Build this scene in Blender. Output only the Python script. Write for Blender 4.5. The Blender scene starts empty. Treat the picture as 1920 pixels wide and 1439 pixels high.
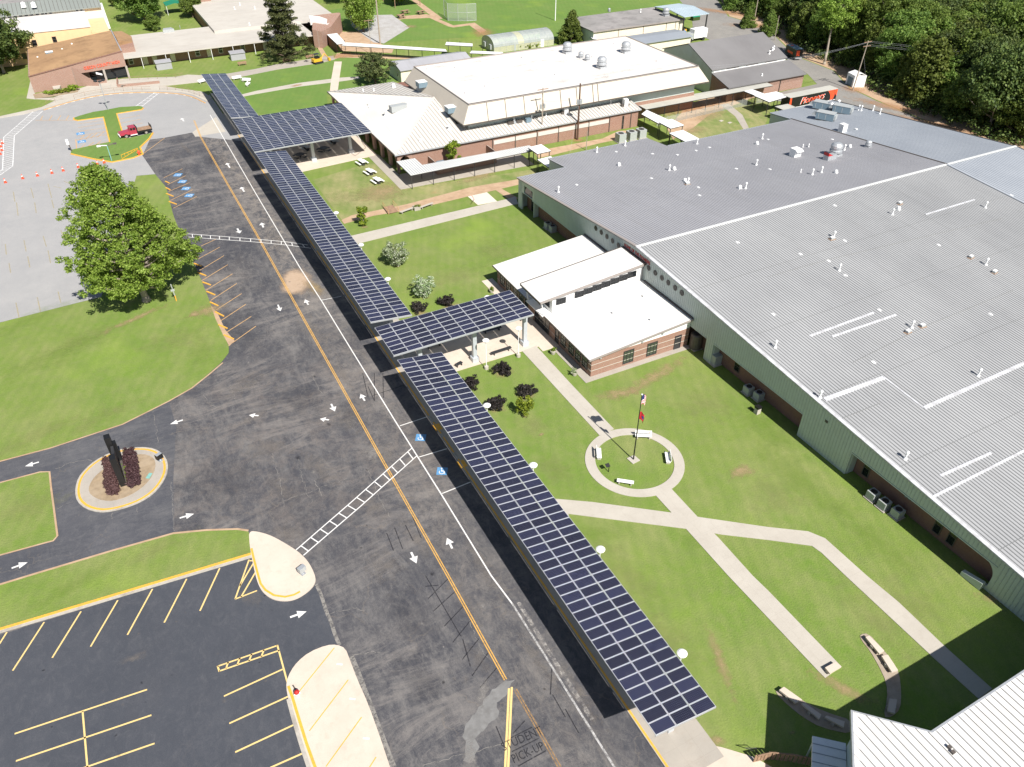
import bpy, math, random
import numpy as np
from mathutils import Vector, Matrix
from mathutils.geometry import tessellate_polygon
R = math.radians
scene = bpy.context.scene
col = scene.collection
random.seed(7)

# ---------------------------------------------------------------- camera
CAMH = 63.5
FPX = 1461.7
cam_d = bpy.data.cameras.new('camera')
cam = bpy.data.objects.new('camera', cam_d); col.objects.link(cam)
cam_d.sensor_fit = 'HORIZONTAL'; cam_d.sensor_width = 36.0
cam_d.lens = 36.0 * FPX / 1920.0
cam_d.clip_end = 6000; cam_d.clip_start = 0.5
_P, _Y, _Rl = R(37.85), R(27.685), R(0.10)
_f = Vector((math.sin(_Y)*math.cos(_P), math.cos(_Y)*math.cos(_P), -math.sin(_P)))
_r = _f.cross(Vector((0, 0, 1))).normalized(); _u = _r.cross(_f)
_r, _u = math.cos(_Rl)*_r + math.sin(_Rl)*_u, -math.sin(_Rl)*_r + math.cos(_Rl)*_u
cam.matrix_world = Matrix(((_r.x, _u.x, -_f.x, 0), (_r.y, _u.y, -_f.y, 0), (_r.z, _u.z, -_f.z, CAMH), (0, 0, 0, 1)))
scene.camera = cam

# ---------------------------------------------------------------- light
SUN = Vector((-0.0564, 0.922, -1.0))
SUN_STRENGTH, SKY_STRENGTH, EXPOSURE = 5.0, 0.056, 0.58
w = bpy.data.worlds.new('World'); scene.world = w; w.use_nodes = True
nt = w.node_tree
sky = nt.nodes.new('ShaderNodeTexSky'); sky.sky_type = 'NISHITA'; sky.sun_disc = False
sky.sun_elevation = math.atan2(1.0, math.hypot(SUN.x, SUN.y)); sky.sun_rotation = R(176.5)
sky.altitude = 200; sky.air_density = 1.0; sky.dust_density = 1.2; sky.ozone_density = 1.0
bg = nt.nodes['Background']; bg.inputs['Strength'].default_value = SKY_STRENGTH
nt.links.new(sky.outputs[0], bg.inputs[0])
sd = bpy.data.lights.new('sun', 'SUN'); sd.energy = SUN_STRENGTH; sd.angle = R(0.5); sd.color = (1.0, 0.955, 0.89)
so = bpy.data.objects.new('sun', sd); col.objects.link(so)
so.rotation_euler = SUN.to_track_quat('-Z', 'Y').to_euler(); so.location = (0, -60, 120)
vs = scene.view_settings
vs.view_transform = 'Standard'; vs.look = 'None'; vs.gamma = 1.0; vs.use_curve_mapping = False
vs.exposure = EXPOSURE

# ---------------------------------------------------------------- survey helpers (picture position -> place on a level at height z)
def ray(px, py): return _f*FPX + _r*(px-960) - _u*(py-719.5)
def G(px, py, z=0.0):
    d = ray(px, py); t = (CAMH-z)/-d.z
    return (d.x*t, d.y*t)
def G3(px, py, z=0.0):
    x, y = G(px, py, z); return (x, y, z)
def on_x(px, py, x):
    d = ray(px, py); t = x/d.x
    return (x, d.y*t, CAMH+d.z*t)
def PL(px, py, z0, s, y0):
    d = ray(px, py); t = (z0-s*y0-CAMH)/(d.z-s*d.y)
    return (d.x*t, d.y*t, CAMH+d.z*t)
RIDGE_Y, RIDGE_Z, SF, SN = 82.5, 9.15, -0.0935, 0.071
def FAR(a, b): return PL(a, b, RIDGE_Z, SF, RIDGE_Y)
def NEAR(a, b): return PL(a, b, RIDGE_Z, SN, RIDGE_Y)
def GL(pts, z=0.0): return [G(a, b, z) for a, b in pts]

# ---------------------------------------------------------------- materials
class N:
    def __init__(s, name):
        s.m = bpy.data.materials.new(name); s.m.use_nodes = True
        s.t = s.m.node_tree; s.b = s.t.nodes['Principled BSDF']; s.tc = s.t.nodes.new('ShaderNodeTexCoord')
    def n(s, k, **kw):
        o = s.t.nodes.new(k)
        for a, v in kw.items(): setattr(o, a, v)
        return o
    def l(s, a, b): s.t.links.new(a, b)
    def coords(s, scale=(1, 1, 1), rot=0.0, gen='Object'):
        mp = s.n('ShaderNodeMapping'); mp.inputs['Scale'].default_value = scale; mp.inputs['Rotation'].default_value = (0, 0, rot)
        s.l(s.tc.outputs[gen], mp.inputs[0]); return mp.outputs[0]
    def noise(s, scale, detail=4, rough=0.6, stretch=(1, 1, 1), rot=0.0, dist=0.0):
        o = s.n('ShaderNodeTexNoise'); o.inputs['Scale'].default_value = scale; o.inputs['Detail'].default_value = detail
        o.inputs['Roughness'].default_value = rough; o.inputs['Distortion'].default_value = dist
        s.l(s.coords(stretch, rot), o.inputs['Vector']); return o.outputs[0]
    def mr(s, v, a, b, c=0.0, d=1.0):
        o = s.n('ShaderNodeMapRange'); s.l(v, o.inputs[0])
        for i, q in enumerate((a, b, c, d)): o.inputs[1+i].default_value = q
        return o.outputs[0]
    def math(s, op, a, b=None):
        o = s.n('ShaderNodeMath', operation=op)
        for i, v in enumerate((a, b)):
            if v is None: continue
            if isinstance(v, (int, float)): o.inputs[i].default_value = v
            else: s.l(v, o.inputs[i])
        return o.outputs[0]
    def mix(s, fac, a, b, mode='MIX'):
        o = s.n('ShaderNodeMix', data_type='RGBA', blend_type=mode)
        if isinstance(fac, (int, float)): o.inputs[0].default_value = fac
        else: s.l(fac, o.inputs[0])
        for i, v in ((6, a), (7, b)):
            if isinstance(v, (tuple, list)): o.inputs[i].default_value = (*v, 1) if len(v) == 3 else v
            else: s.l(v, o.inputs[i])
        return o.outputs[2]
    def fin(s, c, rough=0.8, metal=0.0, spec=0.5, bump=None, bstr=0.2, bdist=0.05):
        if isinstance(c, (tuple, list)): s.b.inputs['Base Color'].default_value = (*c, 1)
        else: s.l(c, s.b.inputs['Base Color'])
        if isinstance(rough, (int, float)): s.b.inputs['Roughness'].default_value = rough
        else: s.l(rough, s.b.inputs['Roughness'])
        s.b.inputs['Metallic'].default_value = metal; s.b.inputs['Specular IOR Level'].default_value = spec
        if bump is not None:
            o = s.n('ShaderNodeBump'); o.inputs['Strength'].default_value = bstr; o.inputs['Distance'].default_value = bdist
            s.l(bump, o.inputs['Height']); s.l(o.outputs[0], s.b.inputs['Normal'])
        return s.m

def simple(name, c, rough=0.6, metal=0.0, var=0.12, scale=3.0, spec=0.5, dirt=None, dlo=0.5, dhi=0.75, dscale=0.4, stretch=(1, 1, 1)):
    k = N(name)
    dark = tuple(q*(1-var) for q in c); lite = tuple(min(1, q*(1+var)) for q in c)
    x = k.mix(k.mr(k.noise(scale, 5), 0.3, 0.7), dark, lite)
    if dirt: x = k.mix(k.mr(k.noise(dscale, 6, 0.65, stretch), dlo, dhi), x, dirt)
    return k.fin(x, rough, metal, spec)

def grass_mat(name, base, lush, dry, bare, dlo=0.5, dhi=0.72, blo=0.66, bhi=0.74):
    k = N(name)
    x = k.mix(k.mr(k.noise(0.055, 5, 0.6, (1, 0.55, 1), R(20)), 0.38, 0.62), base, lush)
    x = k.mix(k.mr(k.noise(0.16, 7, 0.68, (1, 0.6, 1), R(-15)), dlo, dhi), x, dry)
    x = k.mix(k.mr(k.noise(0.9, 5, 0.7), 0.42, 0.75, 0, 0.5), x, dry)
    x = k.mix(k.mr(k.noise(0.11, 8, 0.72, (1, 1, 1), 0.4), blo, bhi, 0, 0.85), x, bare)
    # mower passes
    wv = k.n('ShaderNodeTexWave'); wv.inputs['Scale'].default_value = 0.22; wv.inputs['Distortion'].default_value = 1.6
    wv.inputs['Detail'].default_value = 2; wv.inputs['Detail Scale'].default_value = 0.6
    k.l(k.coords((1, 1, 1), R(24)), wv.inputs['Vector'])
    x = k.mix(k.mr(wv.outputs[1], 0, 1, 0, 0.14), x, (0.09, 0.17, 0.03))
    fine = k.noise(5.5, 3, 0.75)
    x = k.mix(k.mr(k.noise(0.075, 3, 0.5, (1, 1, 1), 0.9), 0.56, 0.72, 0, 0.6), x, (0.23, 0.33, 0.05))
    x = k.mix(k.mr(k.noise(0.45, 6, 0.75), 0.46, 0.7, 0, 0.3), x, (0.085, 0.15, 0.035))
    x = k.mix(k.mr(fine, 0.35, 0.62, 0.22, 0), x, (0.07, 0.11, 0.025))
    x = k.mix(k.mr(k.noise(17, 2, 0.6), 0.5, 0.75, 0, 0.3), x, (0.25, 0.28, 0.10))
    return k.fin(x, 0.95, 0, 0.15, fine, 0.6, 0.12)

def asphalt_mat(name, dark, mid, worn, wlo, whi, crack=0.6, stretch=(1.2, 0.45, 1), tan=0.4, lane=False):
    k = N(name)
    x = k.mix(k.mr(k.noise(0.12, 6, 0.65), 0.35, 0.65), dark, mid)
    big = k.mr(k.noise(0.05, 4, 0.6, (1, .7, 1), 0.3), 0.36, 0.6)
    pat = k.mr(k.noise(0.34, 9, 0.76, stretch, R(4), 0.4), wlo, whi)
    x = k.mix(k.math('MULTIPLY', k.math('MULTIPLY', pat, big), 0.8), x, worn)
    x = k.mix(k.math('MULTIPLY', k.math('MULTIPLY', k.mr(k.noise(1.7, 8, 0.8, stretch), 0.5, 0.7), big), 0.55), x, worn)
    x = k.mix(k.mr(k.noise(0.09, 7, 0.7, (1, .5, 1), 1.1), 0.56, 0.74, 0, tan), x, (0.17, 0.125, 0.085))
    x = k.mix(k.math('MULTIPLY', k.mr(k.noise(0.9, 12, 0.86, (1, .8, 1), 0, 0.8), 0.49, 0.66), 0.45), x, worn)
    x = k.mix(k.math('MULTIPLY', k.mr(k.noise(3.2, 8, 0.85), 0.54, 0.68), 0.35 if lane else .12), x, worn)
    x = k.mix(k.math('MULTIPLY', k.mr(k.noise(0.2, 12, 0.8, (1.5, .5, 1), R(62), 1.2), 0.5, 0.68), 0.42 if lane else .1), x, worn)
    x = k.mix(k.math('MULTIPLY', k.mr(k.noise(0.28, 8, 0.75, (1, 1, 1), 0.7, 0.5), 0.5, 0.62), 0.3), x, dark)
    if lane:
        pl = k.mr(k.noise(0.16, 14, 0.82, (.42, 1.7, 1), R(-6), 1.0), 0.47, 0.62)
        gate = k.mr(k.noise(0.045, 3, 0.5, (1, 1, 1), 0.2), 0.40, 0.56)
        x = k.mix(k.math('MULTIPLY', k.math('MULTIPLY', pl, gate), 0.72), x, (0.27, 0.245, 0.225))
        dk = k.mr(k.noise(0.1, 10, 0.75, (.7, 1.2, 1), 0.9, 0.6), 0.54, 0.66)
        x = k.mix(k.math('MULTIPLY', dk, 0.6), x, (0.036, 0.038, 0.05))
        sx = k.n('ShaderNodeSeparateXYZ'); k.l(k.tc.outputs['Object'], sx.inputs[0])
        a = k.math('MULTIPLY', k.mr(sx.outputs[0], 16.5, 18.8), k.mr(sx.outputs[0], 24.2, 22.0))
        y_ = k.mr(sx.outputs[1], 95, 115, 0.45, 1.0)
        sp_ = k.mr(k.noise(0.8, 10, 0.85, (1, .6, 1), 0, 0.8), 0.45, 0.6)
        x = k.mix(k.math('MULTIPLY', k.math('MULTIPLY', k.math('MULTIPLY', a, sp_), y_), 0.75), x, (0.30, 0.265, 0.23))
        a2 = k.math('MULTIPLY', k.mr(sx.outputs[1], 52, 62, 0, 1), k.mr(sx.outputs[1], 100, 85, 0, 1))
        sp2 = k.mr(k.noise(0.35, 8, 0.8, (1, 1, 1), 1.3, 1.0), 0.46, 0.66)
        x = k.mix(k.math('MULTIPLY', k.math('MULTIPLY', a2, sp2), 0.42), x, (0.24, 0.20, 0.17))
    # tyre smears that run with the traffic
    x = k.mix(k.mr(k.noise(0.5, 6, 0.7, (2.6, 0.1, 1), R(2)), 0.55, 0.75, 0, 0.28), x, dark)
    # old transverse sealed joints and cracks
    if crack:
        vo = k.n('ShaderNodeTexVoronoi', feature='DISTANCE_TO_EDGE'); vo.inputs['Scale'].default_value = 0.16
        nz = k.n('ShaderNodeTexNoise'); nz.inputs['Scale'].default_value = 0.8; nz.inputs['Detail'].default_value = 6
        k.l(k.tc.outputs['Object'], nz.inputs['Vector'])
        add = k.n('ShaderNodeVectorMath', operation='MULTIPLY_ADD'); k.l(nz.outputs['Color'], add.inputs[0])
        add.inputs[1].default_value = (2.6, 2.6, 0); k.l(k.tc.outputs['Object'], add.inputs[2]); k.l(add.outputs[0], vo.inputs['Vector'])
        ln = k.mr(vo.outputs['Distance'], 0.0, 0.012, 1.0, 0.0)
        ms = k.mr(k.noise(0.1, 3, 0.6, (1, 1, 1), 2.0), 0.5, 0.58)
        x = k.mix(k.math('MULTIPLY', k.math('MULTIPLY', ln, ms), crack), x, (0.2, 0.17, 0.14))
    f = k.noise(24, 2, 0.7)
    x = k.mix(k.mr(f, 0.4, 0.7, 0, 0.22), x, worn)
    x = k.mix(k.mr(f, 0.6, 0.3, 0, 0.4), x, tuple(q*0.6 for q in dark))
    return k.fin(x, 0.9, 0, 0.25, f, 0.3, 0.02)

def metal_roof(name, c, c2, stain=None, rough=0.45, metal=0.0, slo=0.5, shi=0.75, stretch=(2.5, .12, 1)):
    k = N(name)
    x = k.mix(k.mr(k.noise(0.09, 4, 0.6), 0.35, 0.65), c, c2)
    x = k.mix(k.mr(k.noise(0.7, 6, 0.7, stretch), 0.45, 0.75, 0, 0.5), x, c2)
    x = k.mix(k.mr(k.noise(0.16, 7, 0.7, (1, .5, 1), 0.5), 0.5, 0.72, 0, 0.16), x, tuple(q*.7 for q in c))
    if stain: x = k.mix(k.mr(k.noise(0.5, 8, 0.75, stretch), slo, shi, 0, 0.6), x, stain)
    return k.fin(x, rough, metal, 0.4, k.noise(1.2, 3), 0.05, 0.05)

def paint(name, c, wear=0.5, soft=0.12, scale=2.5):
    k = N(name)
    x = k.mix(k.mr(k.noise(4, 4), .3, .7), tuple(q*.86 for q in c), c)
    k.fin(x, 0.75, 0, 0.3)
    n = k.noise(scale, 9, 0.8)
    k.l(k.mr(n, wear-soft, wear+soft, 1.0, 0.0), k.b.inputs['Alpha'])
    return k.m
def stain_mat(name, c, c2, amp=1.6, nscale=0.9, top=0.9, soft=0.8):
    k = N(name); g = k.n('ShaderNodeNewGeometry')
    def wn(sc, d):
        o = k.n('ShaderNodeTexNoise'); o.inputs['Scale'].default_value = sc; o.inputs['Detail'].default_value = d; o.inputs['Roughness'].default_value = .72; k.l(g.outputs['Position'], o.inputs['Vector']); return o.outputs[0]
    n = wn(nscale, 9); x = k.mix(k.mr(wn(1.7, 5), .3, .7), c, c2); k.fin(x, 0.95, 0, 0.2)
    ln = k.n('ShaderNodeVectorMath', operation='LENGTH'); k.l(k.tc.outputs['Object'], ln.inputs[0])
    v = k.math('ADD', k.math('SUBTRACT', 1.0, ln.outputs['Value']), k.math('MULTIPLY', k.math('SUBTRACT', n, 0.62), amp))
    k.l(k.mr(v, 0.0, soft, 0.0, top), k.b.inputs['Alpha']); return k.m

def brick_mat(name, c1, c2, mortar):
    k = N(name)
    sp = k.n('ShaderNodeSeparateXYZ'); k.l(k.tc.outputs['Object'], sp.inputs[0])
    cb = k.n('ShaderNodeCombineXYZ'); k.l(k.math('ADD', sp.outputs[0], sp.outputs[1]), cb.inputs[0]); k.l(sp.outputs[2], cb.inputs[1])
    br = k.n('ShaderNodeTexBrick'); k.l(cb.outputs[0], br.inputs['Vector'])
    br.inputs['Color1'].default_value = (*c1, 1); br.inputs['Color2'].default_value = (*c2, 1); br.inputs['Mortar'].default_value = (*mortar, 1)
    br.inputs['Scale'].default_value = 1; br.inputs['Brick Width'].default_value = 0.21; br.inputs['Row Height'].default_value = 0.075
    br.inputs['Mortar Size'].default_value = 0.006; br.inputs['Bias'].default_value = -0.1
    x = k.mix(k.mr(k.noise(0.8, 5, 0.7), 0.3, 0.75, 0, 0.3), br.outputs[0], tuple(q*0.6 for q in c2))
    return k.fin(x, 0.9, 0, 0.2, br.outputs[1], 0.2, 0.01)

def leaf_mat(name, dark, mid, lite, trans=0.25):
    k = N(name)
    geo = k.n('ShaderNodeNewGeometry'); oi = k.n('ShaderNodeObjectInfo')
    rp = k.n('ShaderNodeValToRGB'); e = rp.color_ramp.elements
    e[0].color = (*dark, 1); e[1].color = (*lite, 1); m = e.new(0.5); m.color = (*mid, 1)
    k.l(geo.outputs['Random Per Island'], rp.inputs[0])
    hs = k.n('ShaderNodeHueSaturation'); k.l(rp.outputs[0], hs.inputs['Color'])
    k.l(k.mr(oi.outputs['Random'], 0, 1, 0.47, 0.51), hs.inputs['Hue']); k.l(k.mr(oi.outputs['Random'], 0, 1, 0.75, 1.25), hs.inputs['Value'])
    k.l(hs.outputs[0], k.b.inputs['Base Color']); k.b.inputs['Roughness'].default_value = 0.6; k.b.inputs['Specular IOR Level'].default_value = 0.3
    tr = k.n('ShaderNodeBsdfTranslucent'); k.l(hs.outputs[0], tr.inputs[0])
    mx = k.n('ShaderNodeMixShader'); mx.inputs[0].default_value = trans
    out = k.t.nodes['Material Output']; k.l(k.b.outputs[0], mx.inputs[1]); k.l(tr.outputs[0], mx.inputs[2]); k.l(mx.outputs[0], out.inputs[0])
    return k.m

def panel_mat():
    k = N('solar_cells')
    sp = k.n('ShaderNodeSeparateXYZ'); k.l(k.tc.outputs['Object'], sp.inputs[0])
    def edge(o, off):   # 0 at a cell border, .5 in the middle of a cell
        return k.math('ABSOLUTE', k.math('SUBTRACT', k.math('FRACT', k.math('ADD', k.math('DIVIDE', k.math('ADD', o, off), 0.156), .5)), 0.5))
    ex, ey = edge(sp.outputs[0], 0.936), edge(sp.outputs[1], 0.468)
    ln = k.math('MAXIMUM', k.math('LESS_THAN', ex, .025), k.math('LESS_THAN', ey, .025))
    dm = k.math('LESS_THAN', k.math('ADD', ex, ey), .15)
    oi = k.n('ShaderNodeObjectInfo')
    base = k.mix(k.mr(oi.outputs['Random'], 0, 1), (0.007, 0.008, 0.022), (0.020, 0.023, 0.058))
    base = k.mix(k.mr(k.noise(1.3, 4), .5, .8, 0, .25), base, (0.07, 0.065, 0.065))
    x = k.mix(ln, base, (0.07, 0.07, 0.10))
    x = k.mix(dm, x, (0.27, 0.26, 0.30))
    return k.fin(x, 0.12, 0, 0.9)

def concrete_mat(name, c, c2, dirt, joint=1.8, jdir=0.0, js=.18):
    k = N(name)
    x = k.mix(k.mr(k.noise(0.25, 6, 0.65), 0.35, 0.65), c, c2)
    x = k.mix(k.mr(k.noise(0.9, 7, 0.7), 0.52, 0.75, 0, 0.5), x, dirt)
    x = k.mix(k.mr(k.noise(9, 3, 0.7), 0.4, 0.7, 0, 0.12), x, tuple(q*.6 for q in c))
    if joint:
        sp = k.n('ShaderNodeSeparateXYZ'); k.l(k.coords((1, 1, 1), jdir), sp.inputs[0])
        a = k.math('LESS_THAN', k.math('FRACT', k.math('DIVIDE', sp.outputs[1], joint)), 0.03/joint)
        b = k.math('LESS_THAN', k.math('FRACT', k.math('DIVIDE', sp.outputs[0], joint*1.0)), 0.03/joint)
        x = k.mix(k.math('MULTIPLY', k.math('MAXIMUM', a, b), js), x, tuple(q*0.45 for q in c))
    return k.fin(x, 0.88, 0, 0.3)

M = {}
M['grass'] = grass_mat('grass', (0.190, 0.252, 0.058), (0.150, 0.238, 0.040), (0.29, 0.295, 0.122), (0.42, 0.30, 0.18), 0.45, 0.8, 0.68, 0.80)
M['field'] = grass_mat('field_grass', (0.150, 0.245, 0.060), (0.120, 0.225, 0.045), (0.20, 0.25, 0.075), (0.32, 0.23, 0.12), 0.5, 0.85, 0.76, 0.88)
M['drygrass'] = grass_mat('dry_grass', (0.19, 0.24, 0.07), (0.14, 0.215, 0.05), (0.36, 0.32, 0.16), (0.44, 0.29, 0.15), 0.38, 0.62, 0.62, 0.72)
M['road'] = asphalt_mat('worn_asphalt', (0.038, 0.041, 0.054), (0.058, 0.060, 0.073), (0.255, 0.24, 0.225), 0.46, 0.74, 0.5, tan=0.22, lane=True)
M['sealed'] = asphalt_mat('sealed_asphalt', (0.054, 0.060, 0.074), (0.066, 0.072, 0.087), (0.13, 0.13, 0.14), 0.52, 0.85, 0.06, tan=0.05)
M['drive'] = asphalt_mat('drive_asphalt', (0.056, 0.060, 0.074), (0.088, 0.090, 0.104), (0.18, 0.175, 0.175), 0.45, 0.75, 0.4, (0.4, 1.6, 1), tan=0.12)
M['greylot'] = asphalt_mat('old_grey_asphalt', (0.315, 0.315, 0.318), (0.355, 0.352, 0.35), (0.41, 0.40, 0.39), 0.42, 0.7, 0.15, (1, 1, 1), tan=0.03)
M['greyroad'] = asphalt_mat('grey_lane_asphalt', (0.22, 0.21, 0.20), (0.27, 0.26, 0.24), (0.33, 0.31, 0.28), 0.42, 0.7, 0.2, (1, 1, 1), tan=0.25)
M['concrete'] = concrete_mat('path_concrete', (0.44, 0.405, 0.35), (0.49, 0.455, 0.395), (0.37, 0.33, 0.275), 1.9, R(0))
M['concrete_pale'] = concrete_mat('pale_concrete', (0.56, 0.475, 0.395), (0.62, 0.54, 0.455), (0.46, 0.37, 0.29), 0)
M['concrete_dull'] = concrete_mat('dull_concrete', (0.36, 0.33, 0.29), (0.42, 0.38, 0.33), (0.30, 0.25, 0.2), 1.6)
M['kerb'] = simple('kerb_concrete', (0.42, 0.39, 0.34), 0.9, dirt=(0.25, 0.22, 0.18), scale=4)
M['dirtpath'] = simple('dirt_path', (0.40, 0.27, 0.17), 0.95, var=0.15, scale=0.8, dirt=(0.50, 0.36, 0.24), dlo=0.4, dhi=0.7, dscale=0.5)
M['reddirt'] = simple('red_dirt', (0.45, 0.22, 0.09), 0.95, var=0.2, scale=1.2, dirt=(0.55, 0.33, 0.17), dlo=0.4, dhi=0.7, dscale=0.8)
M['yellow'] = simple('yellow_paint', (0.72, 0.38, 0.05), 0.7, var=0.12, scale=5, dirt=(0.45, 0.28, 0.10), dlo=0.55, dhi=0.8, dscale=2)
M['pale_yellow'] = simple('pale_yellow_paint', (0.74, 0.54, 0.22), 0.7, var=0.08, scale=5, dirt=(0.45, 0.35, 0.2), dlo=0.6, dhi=0.85, dscale=2)
M['faded_yellow'] = simple('faded_yellow_paint', (0.38, 0.33, 0.20), 0.8, var=0.1, scale=5, dirt=(0.31, 0.30, 0.28), dlo=0.4, dhi=0.6, dscale=1)
M['dull_yellow'] = simple('dull_orange_paint', (0.36, 0.23, 0.12), 0.8, var=0.15, scale=6, dirt=(0.2, 0.15, 0.1), dlo=0.5, dhi=0.7, dscale=2)
M['stall'] = simple('stall_line_paint', (0.50, 0.30, 0.13), 0.8, var=0.12, scale=5, dirt=(0.3, 0.2, 0.12), dlo=0.55, dhi=0.8, dscale=2)
M['white_paint'] = simple('white_road_paint', (0.72, 0.71, 0.69), 0.7, var=0.06, scale=6, dirt=(0.3, 0.29, 0.28), dlo=0.58, dhi=0.8, dscale=1.6)
M['worn_white'] = simple('worn_white_paint', (0.5, 0.49, 0.48), 0.8, var=0.1, scale=6, dirt=(0.2, 0.19, 0.18), dlo=0.45, dhi=0.62, dscale=2.2)
M['old_mark'] = simple('blacked_out_marking', (0.022, 0.022, 0.026), 0.9, var=0.2, scale=4, dirt=(0.07, 0.068, 0.065), dlo=0.45, dhi=0.65, dscale=2)
M['white_paint'] = paint('white_road_paint', (0.74, 0.73, 0.71), 0.66, 0.1)
M['worn_white'] = paint('worn_white_paint', (0.58, 0.57, 0.56), 0.52, 0.14)
M['ghost_white'] = paint('nearly_gone_white_paint', (0.5, 0.47, 0.44), 0.44, 0.12, 1.2)
M['old_mark'] = paint('blacked_out_marking', (0.035, 0.035, 0.042), 0.53, 0.1)
M['dull_yellow'] = paint('dull_orange_paint', (0.42, 0.26, 0.12), 0.52, 0.14)
M['faded_yellow'] = paint('faded_yellow_paint', (0.50, 0.43, 0.26), 0.5, 0.2)
M['line_yellow'] = paint('road_line_yellow', (0.66, 0.38, 0.10), 0.64, 0.14)
M['stall'] = paint('stall_line_paint', (0.60, 0.37, 0.17), 0.66, 0.14)
M['seam'] = paint('ragged_asphalt_seam', (0.26, 0.245, 0.225), 0.54, 0.07, 1.6)
M['sealant'] = simple('white_sealant', (0.56, 0.57, 0.60), 0.6, var=.05, dirt=(0.44, 0.44, 0.45), dlo=.45, dhi=.6, dscale=1.2)
M['arc_path'] = simple('gritty_path', (0.36, 0.30, 0.235), 0.95, var=.1, scale=2, dirt=(0.28, 0.22, 0.16), dlo=.45, dhi=.75, dscale=1.2)
M['st_spot'] = stain_mat('oil_spot', (0.022, 0.022, 0.026), (0.03, 0.03, 0.034), 1.6, 2.0, .55, .8)
M['st_grey2'] = stain_mat('chalky_spot', (0.32, 0.30, 0.28), (0.27, 0.255, 0.24), 2.6, 2.4, .6, .7)
M['st_roof'] = stain_mat('roof_water_stain', (0.44, 0.40, 0.35), (0.50, 0.46, 0.41), 2.6, .8, .35, 1.2)
M['patch_grey'] = simple('grey_cement_repair', (0.195, 0.192, 0.188), 0.9, var=.15, scale=1.5, dirt=(0.15, 0.145, 0.14), dlo=.5, dhi=.7, dscale=1.0)
M['lot_white'] = paint('bright_white_paint', (0.80, 0.80, 0.79), 0.62, 0.15)
M['pole_wood'] = simple('creosoted_pole', (0.10, 0.055, 0.035), 0.9, var=.15)
M['st_sand'] = stain_mat('sandy_stain', (0.50, 0.38, 0.28), (0.44, 0.32, 0.225), .9, .35, .9, .4)
M['st_tan'] = stain_mat('tan_worn_stain', (0.27, 0.235, 0.205), (0.22, 0.195, 0.17), 3.0, 1.1, .5, 1.3)
M['st_grey'] = stain_mat('pale_grey_repair', (0.29, 0.285, 0.28), (0.25, 0.245, 0.24), 1.0, .6, .92, .35)
M['st_dark'] = stain_mat('fresh_sealer_stain', (0.05, 0.052, 0.064), (0.06, 0.06, 0.072), 2.2, .5, .4, 1.4)
M['st_dirt'] = stain_mat('bare_soil_stain', (0.42, 0.31, 0.18), (0.36, 0.27, 0.14), 2.0, 1.0, .7)
M['st_red'] = stain_mat('red_soil_stain', (0.47, 0.27, 0.15), (0.42, 0.23, 0.12), 1.6, .8, .7)
M['st_dry'] = stain_mat('dry_grass_stain', (0.29, 0.285, 0.125), (0.25, 0.265, 0.10), 2.6, .5, .4, 1.3)
M['st_lush'] = stain_mat('lush_grass_stain', (0.20, 0.30, 0.05), (0.17, 0.27, 0.045), 2.4, .35, .45, 1.3)
M['roof_pale'] = metal_roof('pale_ribbed_cover', (0.58, 0.59, 0.58), (0.63, 0.64, 0.63), None)
M['blue_paint'] = simple('blue_road_paint', (0.10, 0.27, 0.50), 0.7, var=0.15, scale=5)
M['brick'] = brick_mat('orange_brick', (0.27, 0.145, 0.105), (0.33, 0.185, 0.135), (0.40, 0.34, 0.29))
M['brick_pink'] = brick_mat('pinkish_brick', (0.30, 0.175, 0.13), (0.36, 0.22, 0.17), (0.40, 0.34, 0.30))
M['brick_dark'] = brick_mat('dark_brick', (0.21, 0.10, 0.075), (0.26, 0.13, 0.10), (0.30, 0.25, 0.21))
M['cream'] = simple('cream_siding', (0.74, 0.67, 0.54), 0.6, var=0.04, scale=2)
M['tan'] = simple('tan_stucco', (0.72, 0.50, 0.28), 0.8, var=0.05, scale=1)
M['metal_wall'] = simple('grey_green_metal_siding', (0.50, 0.56, 0.53), 0.5, var=0.05, scale=1, dirt=(0.45, 0.48, 0.42), dlo=0.5, dhi=0.8, dscale=0.3)
M['metal_rib'] = simple('siding_rib', (0.44, 0.49, 0.465), 0.5)
M['mansard'] = simple('beige_mansard_metal', (0.56, 0.50, 0.42), 0.5, var=0.03, scale=1)
M['trim'] = simple('dark_metal_trim', (0.10, 0.085, 0.075), 0.5)
M['brown_trim'] = simple('taupe_fascia', (0.31, 0.275, 0.255), 0.6, var=0.05)
M['white_metal'] = simple('white_metal', (0.83, 0.83, 0.82), 0.4, var=0.03, dirt=(0.66, 0.64, 0.6), dlo=0.6, dhi=0.9, dscale=1)
M['grey_metal'] = simple('galvanised_metal', (0.46, 0.48, 0.50), 0.4, 0.4, var=0.1, scale=3)
M['column'] = simple('painted_steel_column', (0.50, 0.53, 0.56), 0.45, 0.2, var=0.06)
M['dark_metal'] = simple('dark_metal', (0.035, 0.035, 0.038), 0.45, var=0.1)
M['ac'] = simple('air_conditioner_cabinet', (0.40, 0.42, 0.42), 0.5, 0.1, var=0.1, scale=5)
M['ac_blue'] = simple('rooftop_unit_panel', (0.17, 0.24, 0.29), 0.5, 0.1, var=0.08, scale=3)
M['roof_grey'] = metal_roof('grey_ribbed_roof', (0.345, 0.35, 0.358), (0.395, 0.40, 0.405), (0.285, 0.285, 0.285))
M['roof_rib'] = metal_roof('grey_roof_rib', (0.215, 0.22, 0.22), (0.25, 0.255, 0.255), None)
M['roof_far'] = metal_roof('grey_roof_far_slope', (0.335, 0.335, 0.355), (0.375, 0.375, 0.395), (0.29, 0.285, 0.28))
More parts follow.
